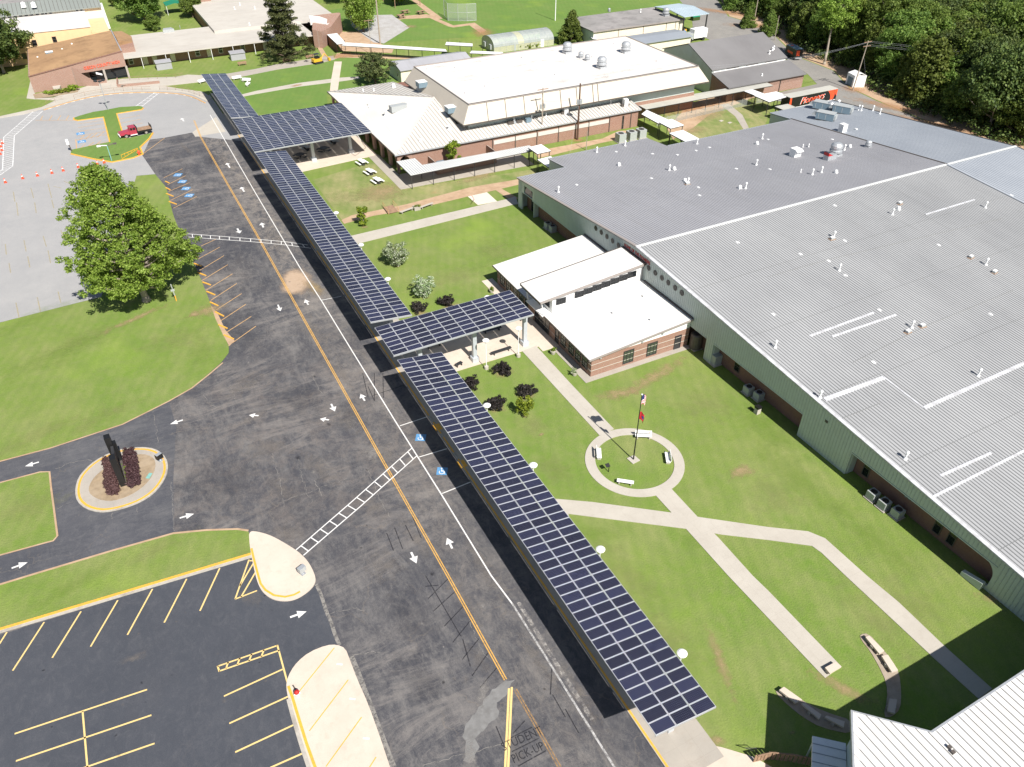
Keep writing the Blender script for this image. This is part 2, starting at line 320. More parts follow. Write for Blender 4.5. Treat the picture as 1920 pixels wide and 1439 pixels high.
M['roof_rib_far'] = metal_roof('grey_roof_far_rib', (0.27, 0.27, 0.285), (0.30, 0.30, 0.315), None)
M['roof_blue'] = metal_roof('blue_grey_roof', (0.32, 0.345, 0.38), (0.36, 0.385, 0.42), None)
M['roof_blue_rib'] = metal_roof('blue_grey_roof_rib', (0.26, 0.285, 0.32), (0.29, 0.315, 0.345), None)
M['roof_white'] = metal_roof('white_standing_seam', (0.70, 0.685, 0.66), (0.66, 0.645, 0.62), (0.60, 0.58, 0.55), 0.4)
M['roof_white_rib'] = metal_roof('white_seam_rib', (0.56, 0.545, 0.53), (0.52, 0.51, 0.49), None, 0.4)
M['roof_cream'] = metal_roof('cream_standing_seam', (0.55, 0.525, 0.485), (0.60, 0.575, 0.53), (0.45, 0.41, 0.36), 0.45, slo=.55, shi=.8)
M['roof_cream_rib'] = metal_roof('cream_seam_rib', (0.34, 0.32, 0.30), (0.38, 0.355, 0.33), (0.38, 0.25, 0.15), 0.5)
M['roof_membrane'] = metal_roof('white_membrane', (0.68, 0.655, 0.63), (0.61, 0.58, 0.55), (0.46, 0.40, 0.36), 0.7, slo=.5, shi=.8, stretch=(.4, 1.4, 1))
M['roof_oldwhite'] = metal_roof('weathered_white_roof', (0.52, 0.49, 0.44), (0.47, 0.44, 0.395), (0.36, 0.32, 0.275), 0.8, slo=.46, shi=.8, stretch=(.5, 1.4, 1))
M['roof_brown'] = metal_roof('tan_brown_shingle', (0.40, 0.25, 0.13), (0.33, 0.20, 0.105), (0.17, 0.105, 0.055), 0.9, slo=.46, shi=.66, stretch=(.5, .5, 1))
M['roof_dark'] = metal_roof('dark_grey_shingle', (0.155, 0.15, 0.152), (0.185, 0.18, 0.182), None, 0.85)
M['roof_tar'] = metal_roof('stained_grey_roof', (0.33, 0.31, 0.30), (0.25, 0.24, 0.23), (0.13, 0.12, 0.12), 0.85, slo=.48, shi=.66, stretch=(.6, .6, 1))
M['roof_seamgreen'] = metal_roof('grey_green_seam_roof', (0.22, 0.24, 0.22), (0.26, 0.28, 0.26), None, 0.5)
M['roof_skyblue'] = metal_roof('light_blue_roof', (0.40, 0.50, 0.56), (0.46, 0.55, 0.60), None, 0.45)
M['cover_grey'] = metal_roof('weathered_canopy_roof', (0.42, 0.42, 0.38), (0.48, 0.47, 0.42), (0.36, 0.30, 0.24), 0.7, slo=.5, shi=.8)
M['glass'] = simple('dark_window_glass', (0.012, 0.015, 0.018), 0.08, var=0.1, spec=0.6)
M['glass_lit'] = simple('greenish_window_glass', (0.05, 0.065, 0.045), 0.1, var=0.3, scale=1.5, spec=0.6)
M['panel'] = panel_mat()
M['panel_frame'] = simple('aluminium_frame', (0.62, 0.63, 0.66), 0.35, 0.3, var=0.02)
M['bark'] = simple('pale_bark', (0.34, 0.29, 0.235), 0.9, var=0.25, scale=4)
M['bark_dark'] = simple('dark_bark', (0.14, 0.10, 0.075), 0.9, var=0.25, scale=4)
M['leaf'] = leaf_mat('bright_leaves', (0.095, 0.165, 0.018), (0.20, 0.29, 0.04), (0.31, 0.40, 0.09), 0.4)
M['leaf_wood'] = leaf_mat('wood_leaves', (0.075, 0.130, 0.026), (0.135, 0.210, 0.038), (0.22, 0.30, 0.065), 0.4)
M['leaf_dark'] = leaf_mat('dark_leaves', (0.038, 0.070, 0.018), (0.080, 0.130, 0.030), (0.14, 0.19, 0.048), 0.25)
M['leaf_pine'] = leaf_mat('pine_needles', (0.040, 0.066, 0.024), (0.085, 0.115, 0.036), (0.15, 0.18, 0.06), 0.2)
M['leaf_white'] = leaf_mat('white_blossom', (0.10, 0.19, 0.05), (0.30, 0.40, 0.20), (0.68, 0.72, 0.60), 0.3)
M['leaf_fresh'] = leaf_mat('fresh_green_leaves', (0.07, 0.13, 0.01), (0.16, 0.24, 0.02), (0.30, 0.38, 0.04), 0.3)
M['leaf_purple'] = leaf_mat('purple_black_leaves', (0.012, 0.010, 0.010), (0.022, 0.020, 0.018), (0.045, 0.035, 0.028), 0.05)
M['leaf_red'] = leaf_mat('dark_red_leaves', (0.045, 0.022, 0.022), (0.08, 0.042, 0.040), (0.125, 0.072, 0.066), 0.1)
M['red'] = simple('red_paint', (0.45, 0.022, 0.02), 0.5)
M['red_truck'] = simple('faded_red_truck_paint', (0.38, 0.045, 0.075), 0.3, var=0.1)
M['orange_red'] = simple('orange_red_plastic', (0.78, 0.09, 0.03), 0.5)
M['black'] = simple('black_surface', (0.012, 0.012, 0.013), 0.45, var=0.1)
M['rubber'] = simple('rubber', (0.02, 0.02, 0.02), 0.85)
M['wood'] = simple('weathered_wood', (0.30, 0.19, 0.12), 0.9, var=0.25, scale=3)
M['mulch'] = simple('tan_mulch', (0.30, 0.225, 0.145), 0.95, var=0.2, scale=2, dirt=(0.38, 0.30, 0.21), dlo=.45, dhi=.7)
M['navy'] = simple('flag_blue', (0.02, 0.03, 0.14), 0.8)
M['flag_white'] = simple('flag_white', (0.78, 0.78, 0.78), 0.8)
M['flag_red'] = simple('flag_red', (0.50, 0.02, 0.03), 0.8)
M['cat_yellow'] = simple('machine_yellow', (0.68, 0.38, 0.03), 0.4)
M['green_canvas'] = simple('green_canvas', (0.01, 0.20, 0.11), 0.7)
M['gravel'] = simple('pale_gravel', (0.42, 0.41, 0.40), 0.95, var=0.3, scale=5, dirt=(0.33, 0.31, 0.29), dlo=.4, dhi=.7)
M['sand'] = simple('pale_sand', (0.66, 0.58, 0.49), 0.95, var=0.06, scale=2)
M['pink_slat'] = simple('red_pipe', (0.62, 0.10, 0.08), 0.6)
M['cyan'] = simple('teal_cover', (0.20, 0.42, 0.38), 0.7)
def poly_glass():
    k = N('clear_polycarbonate'); x = k.mix(k.mr(k.noise(0.8, 4), .3, .7), (0.38, 0.42, 0.42), (0.50, 0.52, 0.50))
    k.fin(x, 0.25, 0, 0.6); k.b.inputs['Alpha'].default_value = 0.72; return k.m
M['poly'] = poly_glass()
M['poly_tan'] = simple('yellowed_polycarbonate', (0.42, 0.42, 0.30), 0.4, var=.15)
def mesh_mat():
    k = N('chain_link'); k.fin((0.42, 0.45, 0.42), 0.6); k.b.inputs['Alpha'].default_value = 0.32; return k.m
M['chain'] = mesh_mat()

# ---------------------------------------------------------------- object helpers
def wloc(o):
    v = Vector((0, 0, 0))
    while o is not None: v = v + o.location; o = o.parent
    return v
def setp(o, label=None, cat=None, group=None, kind=None):
    if label: o['label'] = label
    if cat: o['category'] = cat
    if group: o['group'] = group
    if kind: o['kind'] = kind
    return o
def thing(name, label, cat, loc=(0, 0, 0), group=None, rz=0.0):
    o = bpy.data.objects.new(name, None); o.empty_display_size = 0.3; col.objects.link(o)
    o.location = loc; o.rotation_euler = (0, 0, rz)
    return setp(o, label, cat, group)
def inst(name, mesh, parent, loc=(0, 0, 0), rot=(0, 0, 0), scale=None, world=True):
    o = bpy.data.objects.new(name, mesh); col.objects.link(o); o.parent = parent
    L = Vector(loc)
    if parent is not None and world: L = L - wloc(parent)
    o.location = L; o.rotation_euler = rot
    if scale: o.scale = scale
    return o
def children(o): return [c for c in KIDS.get(o.name, [])]
def copy_tree(o, parent=None):
    c = o.copy(); col.objects.link(c); c.parent = parent
    for k in list(o.children): copy_tree(k, c)
    return c

class MB:
    def __init__(s): s.v = []; s.f = []; s.mi = []
    def add(s, vs, fs, m=0):
        b = len(s.v); s.v += [tuple(q) for q in vs]
        for f in fs: s.f.append(tuple(b+i for i in f)); s.mi.append(m)
        return s
    def box(s, x0, x1, y0, y1, z0, z1, m=0):
        return s.add([(x0, y0, z0), (x1, y0, z0), (x1, y1, z0), (x0, y1, z0), (x0, y0, z1), (x1, y0, z1), (x1, y1, z1), (x0, y1, z1)],
                     [(3, 2, 1, 0), (4, 5, 6, 7), (0, 1, 5, 4), (1, 2, 6, 5), (2, 3, 7, 6), (3, 0, 4, 7)], m)
    def cbox(s, c, d, m=0, rz=0.0):
        x, y, z = (q/2 for q in d); vs = []
        for a, b, e in ((-x, -y, -z), (x, -y, -z), (x, y, -z), (-x, y, -z), (-x, -y, z), (x, -y, z), (x, y, z), (-x, y, z)):
            vs.append((c[0]+a*math.cos(rz)-b*math.sin(rz), c[1]+a*math.sin(rz)+b*math.cos(rz), c[2]+e))
        return s.add(vs, [(3, 2, 1, 0), (4, 5, 6, 7), (0, 1, 5, 4), (1, 2, 6, 5), (2, 3, 7, 6), (3, 0, 4, 7)], m)
    def prism(s, pts, z0, z1, m=0):
        n = len(pts); top = z1 if isinstance(z1, (list, tuple)) else [z1]*n; bot = z0 if isinstance(z0, (list, tuple)) else [z0]*n
        vs = [(p[0], p[1], bot[i]) for i, p in enumerate(pts)] + [(p[0], p[1], top[i]) for i, p in enumerate(pts)]
        tri = tessellate_polygon([[Vector((p[0], p[1], 0)) for p in pts]])
        fs = []
        for a, b, c in tri:
            A, B, Cc = pts[a], pts[b], pts[c]
            ccw = (B[0]-A[0])*(Cc[1]-A[1])-(B[1]-A[1])*(Cc[0]-A[0]) > 0
            t = (a, b, c) if ccw else (a, c, b)
            fs.append(tuple(n+i for i in t)); fs.append(tuple(reversed(t)))
        area = sum(pts[i][0]*pts[(i+1) % n][1]-pts[(i+1) % n][0]*pts[i][1] for i in range(n))
        for i in range(n):
            j = (i+1) % n
            fs.append((i, j, n+j, n+i) if area > 0 else (j, i, n+i, n+j))
        return s.add(vs, fs, m)
    def sheet(s, pts, z, m=0):
        tri = tessellate_polygon([[Vector((p[0], p[1], 0)) for p in pts]]); fs = []
        for a, b, c in tri:
            A, B, Cc = pts[a], pts[b], pts[c]
            ccw = (B[0]-A[0])*(Cc[1]-A[1])-(B[1]-A[1])*(Cc[0]-A[0]) > 0
            fs.append((a, b, c) if ccw else (a, c, b))
        return s.add([(p[0], p[1], z) for p in pts], fs, m)
    def slab(s, pts, th, m=0):      # planar 3d polygon, extruded down
        n = len(pts); P = [Vector(p) for p in pts]
        nm = Vector((0, 0, 0))
        for i in range(n): nm += P[i].cross(P[(i+1) % n])
        if nm.z < 0: P.reverse()
        tri = tessellate_polygon([[Vector((p.x, p.y, 0)) for p in P]]); fs = []
        for a, b, c in tri:
            A, B, Cc = P[a], P[b], P[c]
            ccw = (B.x-A.x)*(Cc.y-A.y)-(B.y-A.y)*(Cc.x-A.x) > 0
            t = (a, b, c) if ccw else (a, c, b)
            fs.append(t); fs.append(tuple(n+i for i in reversed(t)))
        for i in range(n):
            j = (i+1) % n; fs.append((j, i, n+i, n+j))
        return s.add([tuple(p) for p in P]+[(p.x, p.y, p.z-th) for p in P], fs, m)
    def tube(s, p, q, r0, r1=None, n=8, m=0, caps=True):
        r1 = r0 if r1 is None else r1
        p, q = Vector(p), Vector(q); d = (q-p).normalized()
        a = d.orthogonal().normalized(); b = d.cross(a); vs = []
        for c, r in ((p, r0), (q, r1)):
            for i in range(n):
                t = 2*math.pi*i/n; vs.append(tuple(c+a*math.cos(t)*r+b*math.sin(t)*r))
        fs = [(i, (i+1) % n, n+(i+1) % n, n+i) for i in range(n)]
        if caps: fs += [tuple(reversed(range(n))), tuple(range(n, 2*n))]
        return s.add(vs, fs, m)
    def lathe(s, prof, n=12, m=0, c=(0, 0, 0)):
        vs = []
        for r, z in prof:
            for i in range(n):
                t = 2*math.pi*i/n; vs.append((c[0]+r*math.cos(t), c[1]+r*math.sin(t), c[2]+z))
        fs = []
        for k in range(len(prof)-1):
            for i in range(n):
                j = (i+1) % n; fs.append((k*n+i, k*n+j, (k+1)*n+j, (k+1)*n+i))
        fs += [tuple(reversed(range(n))), tuple(range((len(prof)-1)*n, len(prof)*n))]
        return s.add(vs, fs, m)
    def strip(s, pts, width, z, m=0):
        P = [Vector((p[0], p[1])) for p in pts]; L = []; Rr = []
        for i, p in enumerate(P):
            d = (P[min(i+1, len(P)-1)]-P[max(i-1, 0)]).normalized(); nn = Vector((-d.y, d.x))
            L.append(p+nn*width/2); Rr.append(p-nn*width/2)
        for i in range(len(P)-1):
            s.add([(Rr[i].x, Rr[i].y, z), (Rr[i+1].x, Rr[i+1].y, z), (L[i+1].x, L[i+1].y, z), (L[i].x, L[i].y, z)], [(0, 1, 2, 3)], m)
        return s
    def wall(s, pts, width, z0, z1, m=0):   # raised band along a polyline
        P = [Vector((p[0], p[1])) for p in pts]; L = []; Rr = []
        for i, p in enumerate(P):
            d = (P[min(i+1, len(P)-1)]-P[max(i-1, 0)]).normalized(); nn = Vector((-d.y, d.x))
            L.append(p+nn*width/2); Rr.append(p-nn*width/2)
        n = len(P); vs = []
        for i in range(n):
            vs += [(Rr[i].x, Rr[i].y, z0), (L[i].x, L[i].y, z0), (L[i].x, L[i].y, z1), (Rr[i].x, Rr[i].y, z1)]
        fs = [(0, 3, 2, 1), tuple((n-1)*4+i for i in range(4))]
        for i in range(n-1):
            a, b = i*4, i*4+4
            fs += [(a+3, b+3, b+2, a+2), (a, b, b+3, a+3), (a+2, b+2, b+1, a+1)]
        return s.add(vs, fs, m)
    def mesh(s, name, mats, origin=(0, 0, 0), smooth=False):
        me = bpy.data.meshes.new(name)
        me.from_pydata([(a-origin[0], b-origin[1], c-origin[2]) for a, b, c in s.v], [], s.f)
        for q in (mats if isinstance(mats, (list, tuple)) else [mats]): me.materials.append(M[q])
        if len(me.materials) > 1: me.polygons.foreach_set('material_index', s.mi)
        if smooth: me.polygons.foreach_set('use_smooth', [True]*len(s.f))
        me.update(); return me
    def build(s, name, mats, parent=None, smooth=False, kind=None, label=None):
        org = wloc(parent) if parent is not None else Vector((0, 0, 0))
        o = bpy.data.objects.new(name, s.mesh(name, mats, org, smooth)); col.objects.link(o); o.parent = parent
        if kind: o['kind'] = kind
        if label: o['label'] = label
        return o

def ribs(parent, pts, along, spacing, wd, ht, mat, name='seam_ribs', inset=0.0, off=0.0):
    """raised ribs on a planar roof polygon, running in plan direction `along`"""
    P = [Vector(p) for p in pts]; nrm = Vector((0, 0, 0))
    for i in range(len(P)): nrm += (P[i]-P[0]).cross(P[(i+1) % len(P)]-P[0])
    nrm.normalize()
    if nrm.z < 0: nrm = -nrm
    a = Vector((along[0], along[1], 0)); a = (a-nrm*a.dot(nrm)).normalized(); b = nrm.cross(a); O = P[0]
    Q = [((p-O).dot(a), (p-O).dot(b)) for p in P]
    v0, v1 = min(q[1] for q in Q), max(q[1] for q in Q)
    mb = MB(); v = v0+spacing*(0.5+off)
    while v < v1:
        xs = []
        for i in range(len(Q)):
            (ua, va), (ub, vb) = Q[i], Q[(i+1) % len(Q)]
            if (va-v)*(vb-v) < 0: xs.append(ua+(ub-ua)*(v-va)/(vb-va))
        xs.sort()
        for k in range(0, len(xs)-1, 2):
            u0, u1 = xs[k]+inset, xs[k+1]-inset
            if u1-u0 < .1: continue
            e = nrm*ht; lo = nrm*-0.01; bw = b*(wd/2); tw = b*(wd/2*0.55)
            s0 = O+a*u0+b*v; s1 = O+a*u1+b*v
            vs = [s0-bw+lo, s1-bw+lo, s1-tw+e, s0-tw+e, s0+tw+e, s1+tw+e, s1+bw+lo, s0+bw+lo]
            mb.add([tuple(q) for q in vs], [(0, 1, 2, 3), (3, 2, 5, 4), (4, 5, 6, 7), (0, 3, 4, 7), (1, 6, 5, 2)])
        v += spacing
    return mb.build(name, mat, parent, kind='stuff')

def structure(name, mb, mats): o = mb.build(name, mats); o['kind'] = 'structure'; return o

_wc = {}
def window(parent, pos, face, w_, h_, nx=2, ny=1, frame='trim', glass='glass', fw=0.09, name='window'):
    """frame proud of the wall with a pane set back inside it; pos = centre on the wall face"""
    key = (w_, h_, nx, ny, frame, glass, fw)
    if key not in _wc:
        a = MB()
        a.box(-w_/2, w_/2, -.09, 0, h_/2-fw, h_/2); a.box(-w_/2, w_/2, -.09, 0, -h_/2, -h_/2+fw)
        a.box(-w_/2, -w_/2+fw, -.09, 0, -h_/2+fw, h_/2-fw); a.box(w_/2-fw, w_/2, -.09, 0, -h_/2+fw, h_/2-fw)
        for i in range(1, nx):
            x = -w_/2+w_*i/nx; a.box(x-fw*.35, x+fw*.35, -.075, 0, -h_/2+fw, h_/2-fw)
        for i in range(1, ny):
            z = -h_/2+h_*i/ny; a.box(-w_/2+fw, w_/2-fw, -.07, 0, z-fw*.35, z+fw*.35)
        g = MB().box(-w_/2+fw*.9, w_/2-fw*.9, -.035, -.004, -h_/2+fw*.9, h_/2-fw*.9)
        _wc[key] = (a.mesh('window_frame', frame), g.mesh('window_pane', glass))
    rz = {'-y': 0, '-x': -math.pi/2, '+x': math.pi/2, '+y': math.pi}[face] if isinstance(face, str) else face
    f = inst(name, _wc[key][0], parent, pos, (0, 0, rz))
    p = bpy.data.objects.new('pane', _wc[key][1]); col.objects.link(p); p.parent = f
    return f

# ================================================================ GROUND
g0 = MB().sheet([(-1500, -800), (1800, -800), (1800, 2200), (-1500, 2200)], -0.02)
ground = structure('ground', g0, 'grass')

road_l = GL([(360, 249), (307, 259), (281, 262), (267, 292), (291, 327), (310, 360), (322, 400), (326, 412), (352, 470), (375, 520), (390, 557), (405, 597), (420, 630), (429, 650),
             (429, 662), (415, 680), (390, 702), (370, 720), (360, 727), (317, 752), (285, 770), (230, 795), (137, 825), (95, 840), (0, 865), (-160, 912)])
road_r = [(25.4, 5), (25.4, 178)]
main = MB().sheet([G(366, 256), G(422, 247)]+[(25.4, 178)]+[(25.4, -12)]+GL([(-175, 1532), (-170, 1244), (-162, 1142)])+list(reversed(road_l)), 0.004)
road = structure('road', main, 'road')

drv = MB().sheet(GL([(-160, 912), (0, 865), (95, 840), (137, 825), (230, 795), (285, 770), (317, 752), (330, 800), (325, 900), (326, 1004), (207, 1037), (62, 1079), (0, 1098), (-160, 1140)]), 0.010)
structure('driveway', drv, 'drive')
lot = MB().sheet(GL([(-170, 1244), (475, 1042), (560, 1094), (596, 1096), (603, 1118), (617, 1160), (630, 1195), (640, 1212), (735, 1440), (760, 1530), (-170, 1530)]), 0.008)
structure('parking_lot', lot, 'sealed')
edge = [(385, 194), (362, 182), (337, 176), (297, 174), (250, 174), (212, 177), (175, 182), (140, 190), (112, 198), (82, 207), (60, 212), (37, 217), (0, 224), (-120, 250)]
gl = MB().sheet(GL(edge+[(-200, 655), (0, 605), (150, 567), (190, 557), (222, 440), (256, 330), (291, 327), (267, 292), (281, 262), (307, 259), (360, 249), (366, 256)])+[(25.4, 177.5), (25.4, 214)], 0.006)
structure('upper_parking_lot', gl, 'greylot')
structure('concrete_patch', MB().sheet(GL([(361, 248), (366, 257), (423, 247.5), (405, 220)]), 0.012), 'concrete')

_disk = MB().add([(1.35*math.cos(2*math.pi*i/20), 1.35*math.sin(2*math.pi*i/20), 0) for i in range(20)], [tuple(range(20))])
_dm = {}; _sz = [0.0]
def stain(px, rx, ry, rot, mat, parent, z=0.014, name='stain', world=None):
    """irregular soft-edged patch lying on the surface: centre, half sizes in metres, heading"""
    if mat not in _dm: _dm[mat] = _disk.mesh(name+'_'+mat, mat)
    x, y = world or G(*px); _sz[0] = (_sz[0]+.0007) % .006
    return inst(name, _dm[mat], parent, (x, y, z+_sz[0]), (0, 0, R(rot)), (rx, ry, 1))
for px, rx, ry, rot, m_ in (((555, 528), 3.1, 5.4, -12, 'st_sand'), ((585, 545), 2.6, 5.5, 10, 'st_tan'), ((590, 540), 1.5, 4.6, 10, 'st_dirt'), ((716, 850), 2.6, 4.0, 10, 'st_tan'), ((655, 790), 2.6, 4.2, 0, 'st_tan'),
                            ((655, 770), 1.5, 3.0, 0, 'st_dark'), ((470, 350), 2.5, 12, 0, 'st_tan'), ((520, 450), 2.4, 9, 0, 'st_tan'), ((425, 305), 1.8, 9, 0, 'st_tan'), ((640, 700), 1.5, 8, 0, 'st_tan'), ((590, 625), 2.2, 8, 8, 'st_tan'), ((700, 950), 2.2, 5, 15, 'st_tan'), ((530, 920), 1.6, 5, 12, 'st_tan'), ((600, 880), 2.0, 6, 14, 'st_tan'),
                            ((500, 840), 3.0, 5, 60, 'st_tan'), ((460, 720), 5, 3, 20, 'st_tan'), ((560, 750), 5, 7, 20, 'st_dark'), ((420, 900), 6, 5, 0, 'st_dark'), ((450, 620), 5, 12, 8, 'st_dark'), ((400, 300), 3, 12, 0, 'st_dark'), ((760, 1150), 4, 6, 5, 'st_dark'), ((780, 1010), 1.6, 6, 4, 'st_tan'), ((870, 1120), 1.2, 6, 2, 'st_tan'), ((720, 1060), 3, 4, 0, 'st_tan'),
                            ((905, 1060), 1.4, 7, 0, 'st_tan'), ((1010, 1240), .9, 6, 2, 'st_tan'), ((1100, 1330), .9, 4, 4, 'st_tan'), ((900, 1240), 1.2, 3.5, 15, 'st_tan'), ((540, 1000), 2, 2.5, 30, 'st_tan'), ((650, 1300), 2, 8, 5, 'st_dark'), ((790, 1280), 2.6, 6, 8, 'st_dark'), ((310, 870), 1.2, 3, 20, 'st_tan'), ((255, 830), 1.6, 3.0, -70, 'st_dark'),
                            ((480, 780), 4, 1.6, 25, 'st_tan'), ((960, 1400), 1.3, 3.5, 0, 'st_tan'), ((1085, 1290), .7, 5, 2, 'st_tan'), ((350, 280), 1.0, 9, 8, 'st_tan'), ((470, 1120), 1.5, 2.5, 40, 'st_tan')):
    stain(px, rx, ry, rot, m_, road)
def ragged(px, amp=.12, step=.3):
    P = GL(px); q = []
    for i in range(len(P)):
        (xa, ya), (xb, yb) = P[i], P[(i+1) % len(P)]; n_ = max(1, int(math.hypot(xb-xa, yb-ya)/step))
        q += [(xa+(xb-xa)*k_/n_+random.uniform(-amp, amp), ya+(yb-ya)*k_/n_+random.uniform(-amp, amp)) for k_ in range(n_)]
    return q
random.seed(4)
MB().sheet(ragged([(966, 1273), (940, 1280), (915, 1303), (893, 1333), (872, 1360), (868, 1380), (875, 1398), (868, 1425), (880, 1432), (900, 1400), (893, 1385), (912, 1365), (938, 1338), (930, 1318), (952, 1300)]), .0155).build('road_patch', 'patch_grey', road)
for px, rx, ry, rot in (((880, 1425), 1.0, 2.4, -20), ((905, 1300), .8, 2.2, -40), ((700, 850), 2.0, 2.6, 0)): stain(px, rx, ry, rot, 'st_grey2', road, .016)
stain((250, 1235), 1.8, .8, -10, 'st_tan', road, .017)
random.seed(21)
for k_ in range(34):
    px = (random.uniform(20, 520), random.uniform(1110, 1420)); r_ = random.uniform(.08, .3)
    if px[1] > 1060+ (520-px[0])*.28+25: stain(px, r_, r_*random.uniform(.5, 1.2), random.uniform(0, 180), random.choice(('st_tan', 'st_dark', 'st_spot')), road, .017)
for k_ in range(40):
    t_ = random.random(); px = (430+480*t_+random.uniform(-120, 130), 480+820*t_); r_ = random.uniform(.12, .45)
    stain(px, r_, r_*random.uniform(.5, 1.6), random.uniform(0, 180), random.choice(('st_tan', 'st_spot', 'st_grey2')), road, .015)

def raised(name, px, z0, z1, mat, pts=None):
    return structure(name, MB().prism(pts or GL(px), z0, z1), mat)
def kerb_line(name, px, wd, z1, mat, closed=False, pts=None):
    p = pts or GL(px)
    if closed: p = p+[p[0]]
    return structure(name, MB().wall(p, wd, -0.01, z1), mat)

# grass islands and medians beside the asphalt (slightly proud of it)
median = [(-160, 945), (0, 907), (75, 887), (92, 886), (95, 915), (100, 952), (107, 1005), (100, 1014), (88, 1017), (0, 1041), (-160, 1080)]
raised('lawn', median, 0, 0.055, 'grass')
strip_top = [(-160, 1142), (0, 1098), (62, 1078), (140, 1056), (207, 1035), (270, 1017), (325, 1002), (387, 996), (445, 994), (466, 997)]
raised('lawn', strip_top+[(476, 1039), (337, 1080), (0, 1181), (-160, 1228)], 0, 0.06, 'grass')
kerb_line('kerb', [(-160, 1234), (0, 1185.5), (337, 1084.5), (477, 1042.5)], 0.34, 0.11, 'kerb')
structure('kerb_paint', MB().wall(GL([(-160, 1229.5), (0, 1181.5), (337, 1080.5), (476, 1038.5)]), 0.30, 0.0, 0.125), 'yellow')
# T shaped island in the upper lot
tis = [(139, 222), (150, 218), (175, 211), (195, 208), (225, 202), (260, 200), (267, 201), (269, 203.5), (266, 206.5), (219, 214), (229, 246), (236, 261), (287, 250), (280, 261), (263, 277), (268, 290), (250, 297), (210, 305), (175, 299), (133, 289.5),
       (134, 282), (207, 267), (194, 220), (146, 226.5), (139, 225)]
raised('lawn', tis, 0, 0.12, 'field')
structure('kerb_paint', MB().wall(GL(tis[12:20]), 0.32, 0.0, 0.15), 'yellow')
structure('kerb_paint', MB().wall(GL(tis[7:12]), 0.28, 0.0, 0.15), 'yellow')
structure('kerb_paint', MB().wall(GL([(206, 267), (194, 220.5), (146, 227), (139, 225.5), (138.5, 222)]), 0.28, 0.0, 0.15), 'yellow')
# grass between the two lots
raised('lawn', [(258, 332), (291, 327.5), (312, 352), (324, 400), (328, 412), (352, 470), (375, 520), (390, 557), (405, 597), (420, 630), (429, 650), (429, 662), (415, 680), (390, 702), (370, 720), (360, 727), (317, 752), (285, 770),
                (230, 795), (137, 825), (95, 840), (0, 864), (-160, 911), (-200, 656), (0, 606), (150, 568), (190, 558), (222, 441)], 0, 0.05, 'grass')
structure('dirt_edge', MB().strip(GL([(-160, 912), (0, 866), (95, 841), (230, 796.5), (317, 753), (360, 728.5), (392, 703), (418, 681)]), 0.22, 0.056), 'dirtpath')
structure('dirt_edge', MB().strip(GL([(-160, 1141), (0, 1097), (62, 1078), (207, 1034.5), (325, 1001), (387, 995), (445, 993), (466, 996)]), 0.25, 0.064), 'dirtpath')
structure('dirt_edge', MB().strip(GL([(0, 906), (75, 886), (93, 885.5), (96, 915), (101, 952), (108, 1006), (100, 1015), (88, 1018), (0, 1042)]), 0.2, 0.06), 'dirtpath')
structure('dirt_edge', MB().sheet(GL([(395, 573), (409, 590), (423, 620), (440, 640), (430, 650), (418, 628), (404, 598)]), 0.054), 'dirtpath')

def smooth(pts, n=3, closed=True):
    for _ in range(n):
        q = []; m = len(pts)
        for i in range(m if closed else m-1):
            a, b = pts[i], pts[(i+1) % m]
            q += [(a[0]*.75+b[0]*.25, a[1]*.75+b[1]*.25), (a[0]*.25+b[0]*.75, a[1]*.25+b[1]*.75)]
        pts = q if closed else [pts[0]]+q+[pts[-1]]
    return pts
pad1 = GL([(467, 998), (482, 998), (510, 1006), (548, 1028), (568, 1043), (582, 1060), (593, 1085), (590, 1098), (578, 1111), (556, 1125), (535, 1129), (512, 1126), (494, 1114), (484, 1097), (477, 1070), (472, 1046), (468, 1020)])
pad1 = smooth(pad1, 2)
structure('concrete_island', MB().prism(pad1, 0, 0.13), 'concrete_pale')
structure('kerb_paint', MB().wall(GL([(472, 1030), (476, 1048), (483, 1075), (489, 1096), (498, 1108), (514, 1118), (535, 1121), (552, 1117), (563, 1111)]), 0.22, 0.10, 0.137), 'yellow')
pad2 = GL([(612, 1211), (632, 1210), (648, 1217), (656, 1238), (670, 1275), (690, 1320), (710, 1375), (725, 1420), (745, 1480), (600, 1480), (577, 1439), (560, 1380), (545, 1325), (538, 1300), (537, 1280), (545, 1260), (558, 1242), (580, 1224)])
pad2 = smooth(pad2, 1)
structure('concrete_island', MB().prism(pad2, 0, 0.10), 'concrete_pale')
s2 = MB()
for a, b in (((627, 1215), (560, 1298)), ((653, 1275), (580, 1371)), ((678, 1345), (611, 1438)), ((705, 1420), (668, 1478))): s2.strip(GL([a, b], .1), 0.09, 0.104)
structure('island_marking', s2, 'yellow')
structure('kerb_paint', MB().wall(GL([(541, 1288), (549, 1310), (558, 1340), (575, 1395), (592, 1442), (600, 1470)]), 0.24, 0.05, 0.125), 'yellow')
structure('kerb', MB().wall(GL([(541, 1312), (551, 1350), (566, 1400), (580, 1442)]), 0.34, 0.0, 0.115), 'kerb')
s3 = MB()
for c in ((637, 1247), (661, 1312), (687, 1386)):
    x, y = G(*c); s3.cbox((x, y, .105), (.55, .16, .008), rz=R(-35))
structure('island_marking', s3, 'white_paint')
# seam where the lot meets the road
structure('road_seam', MB().strip(smooth(GL([(593, 1096), (603, 1118), (612, 1148), (620, 1165), (630, 1196), (637, 1210)]), 1, False), 0.34, 0.016), 'seam')
structure('road_seam', MB().strip(smooth(GL([(657, 1232), (690, 1318), (712, 1378), (735, 1439)]), 1, False), 0.7, 0.016), 'seam')

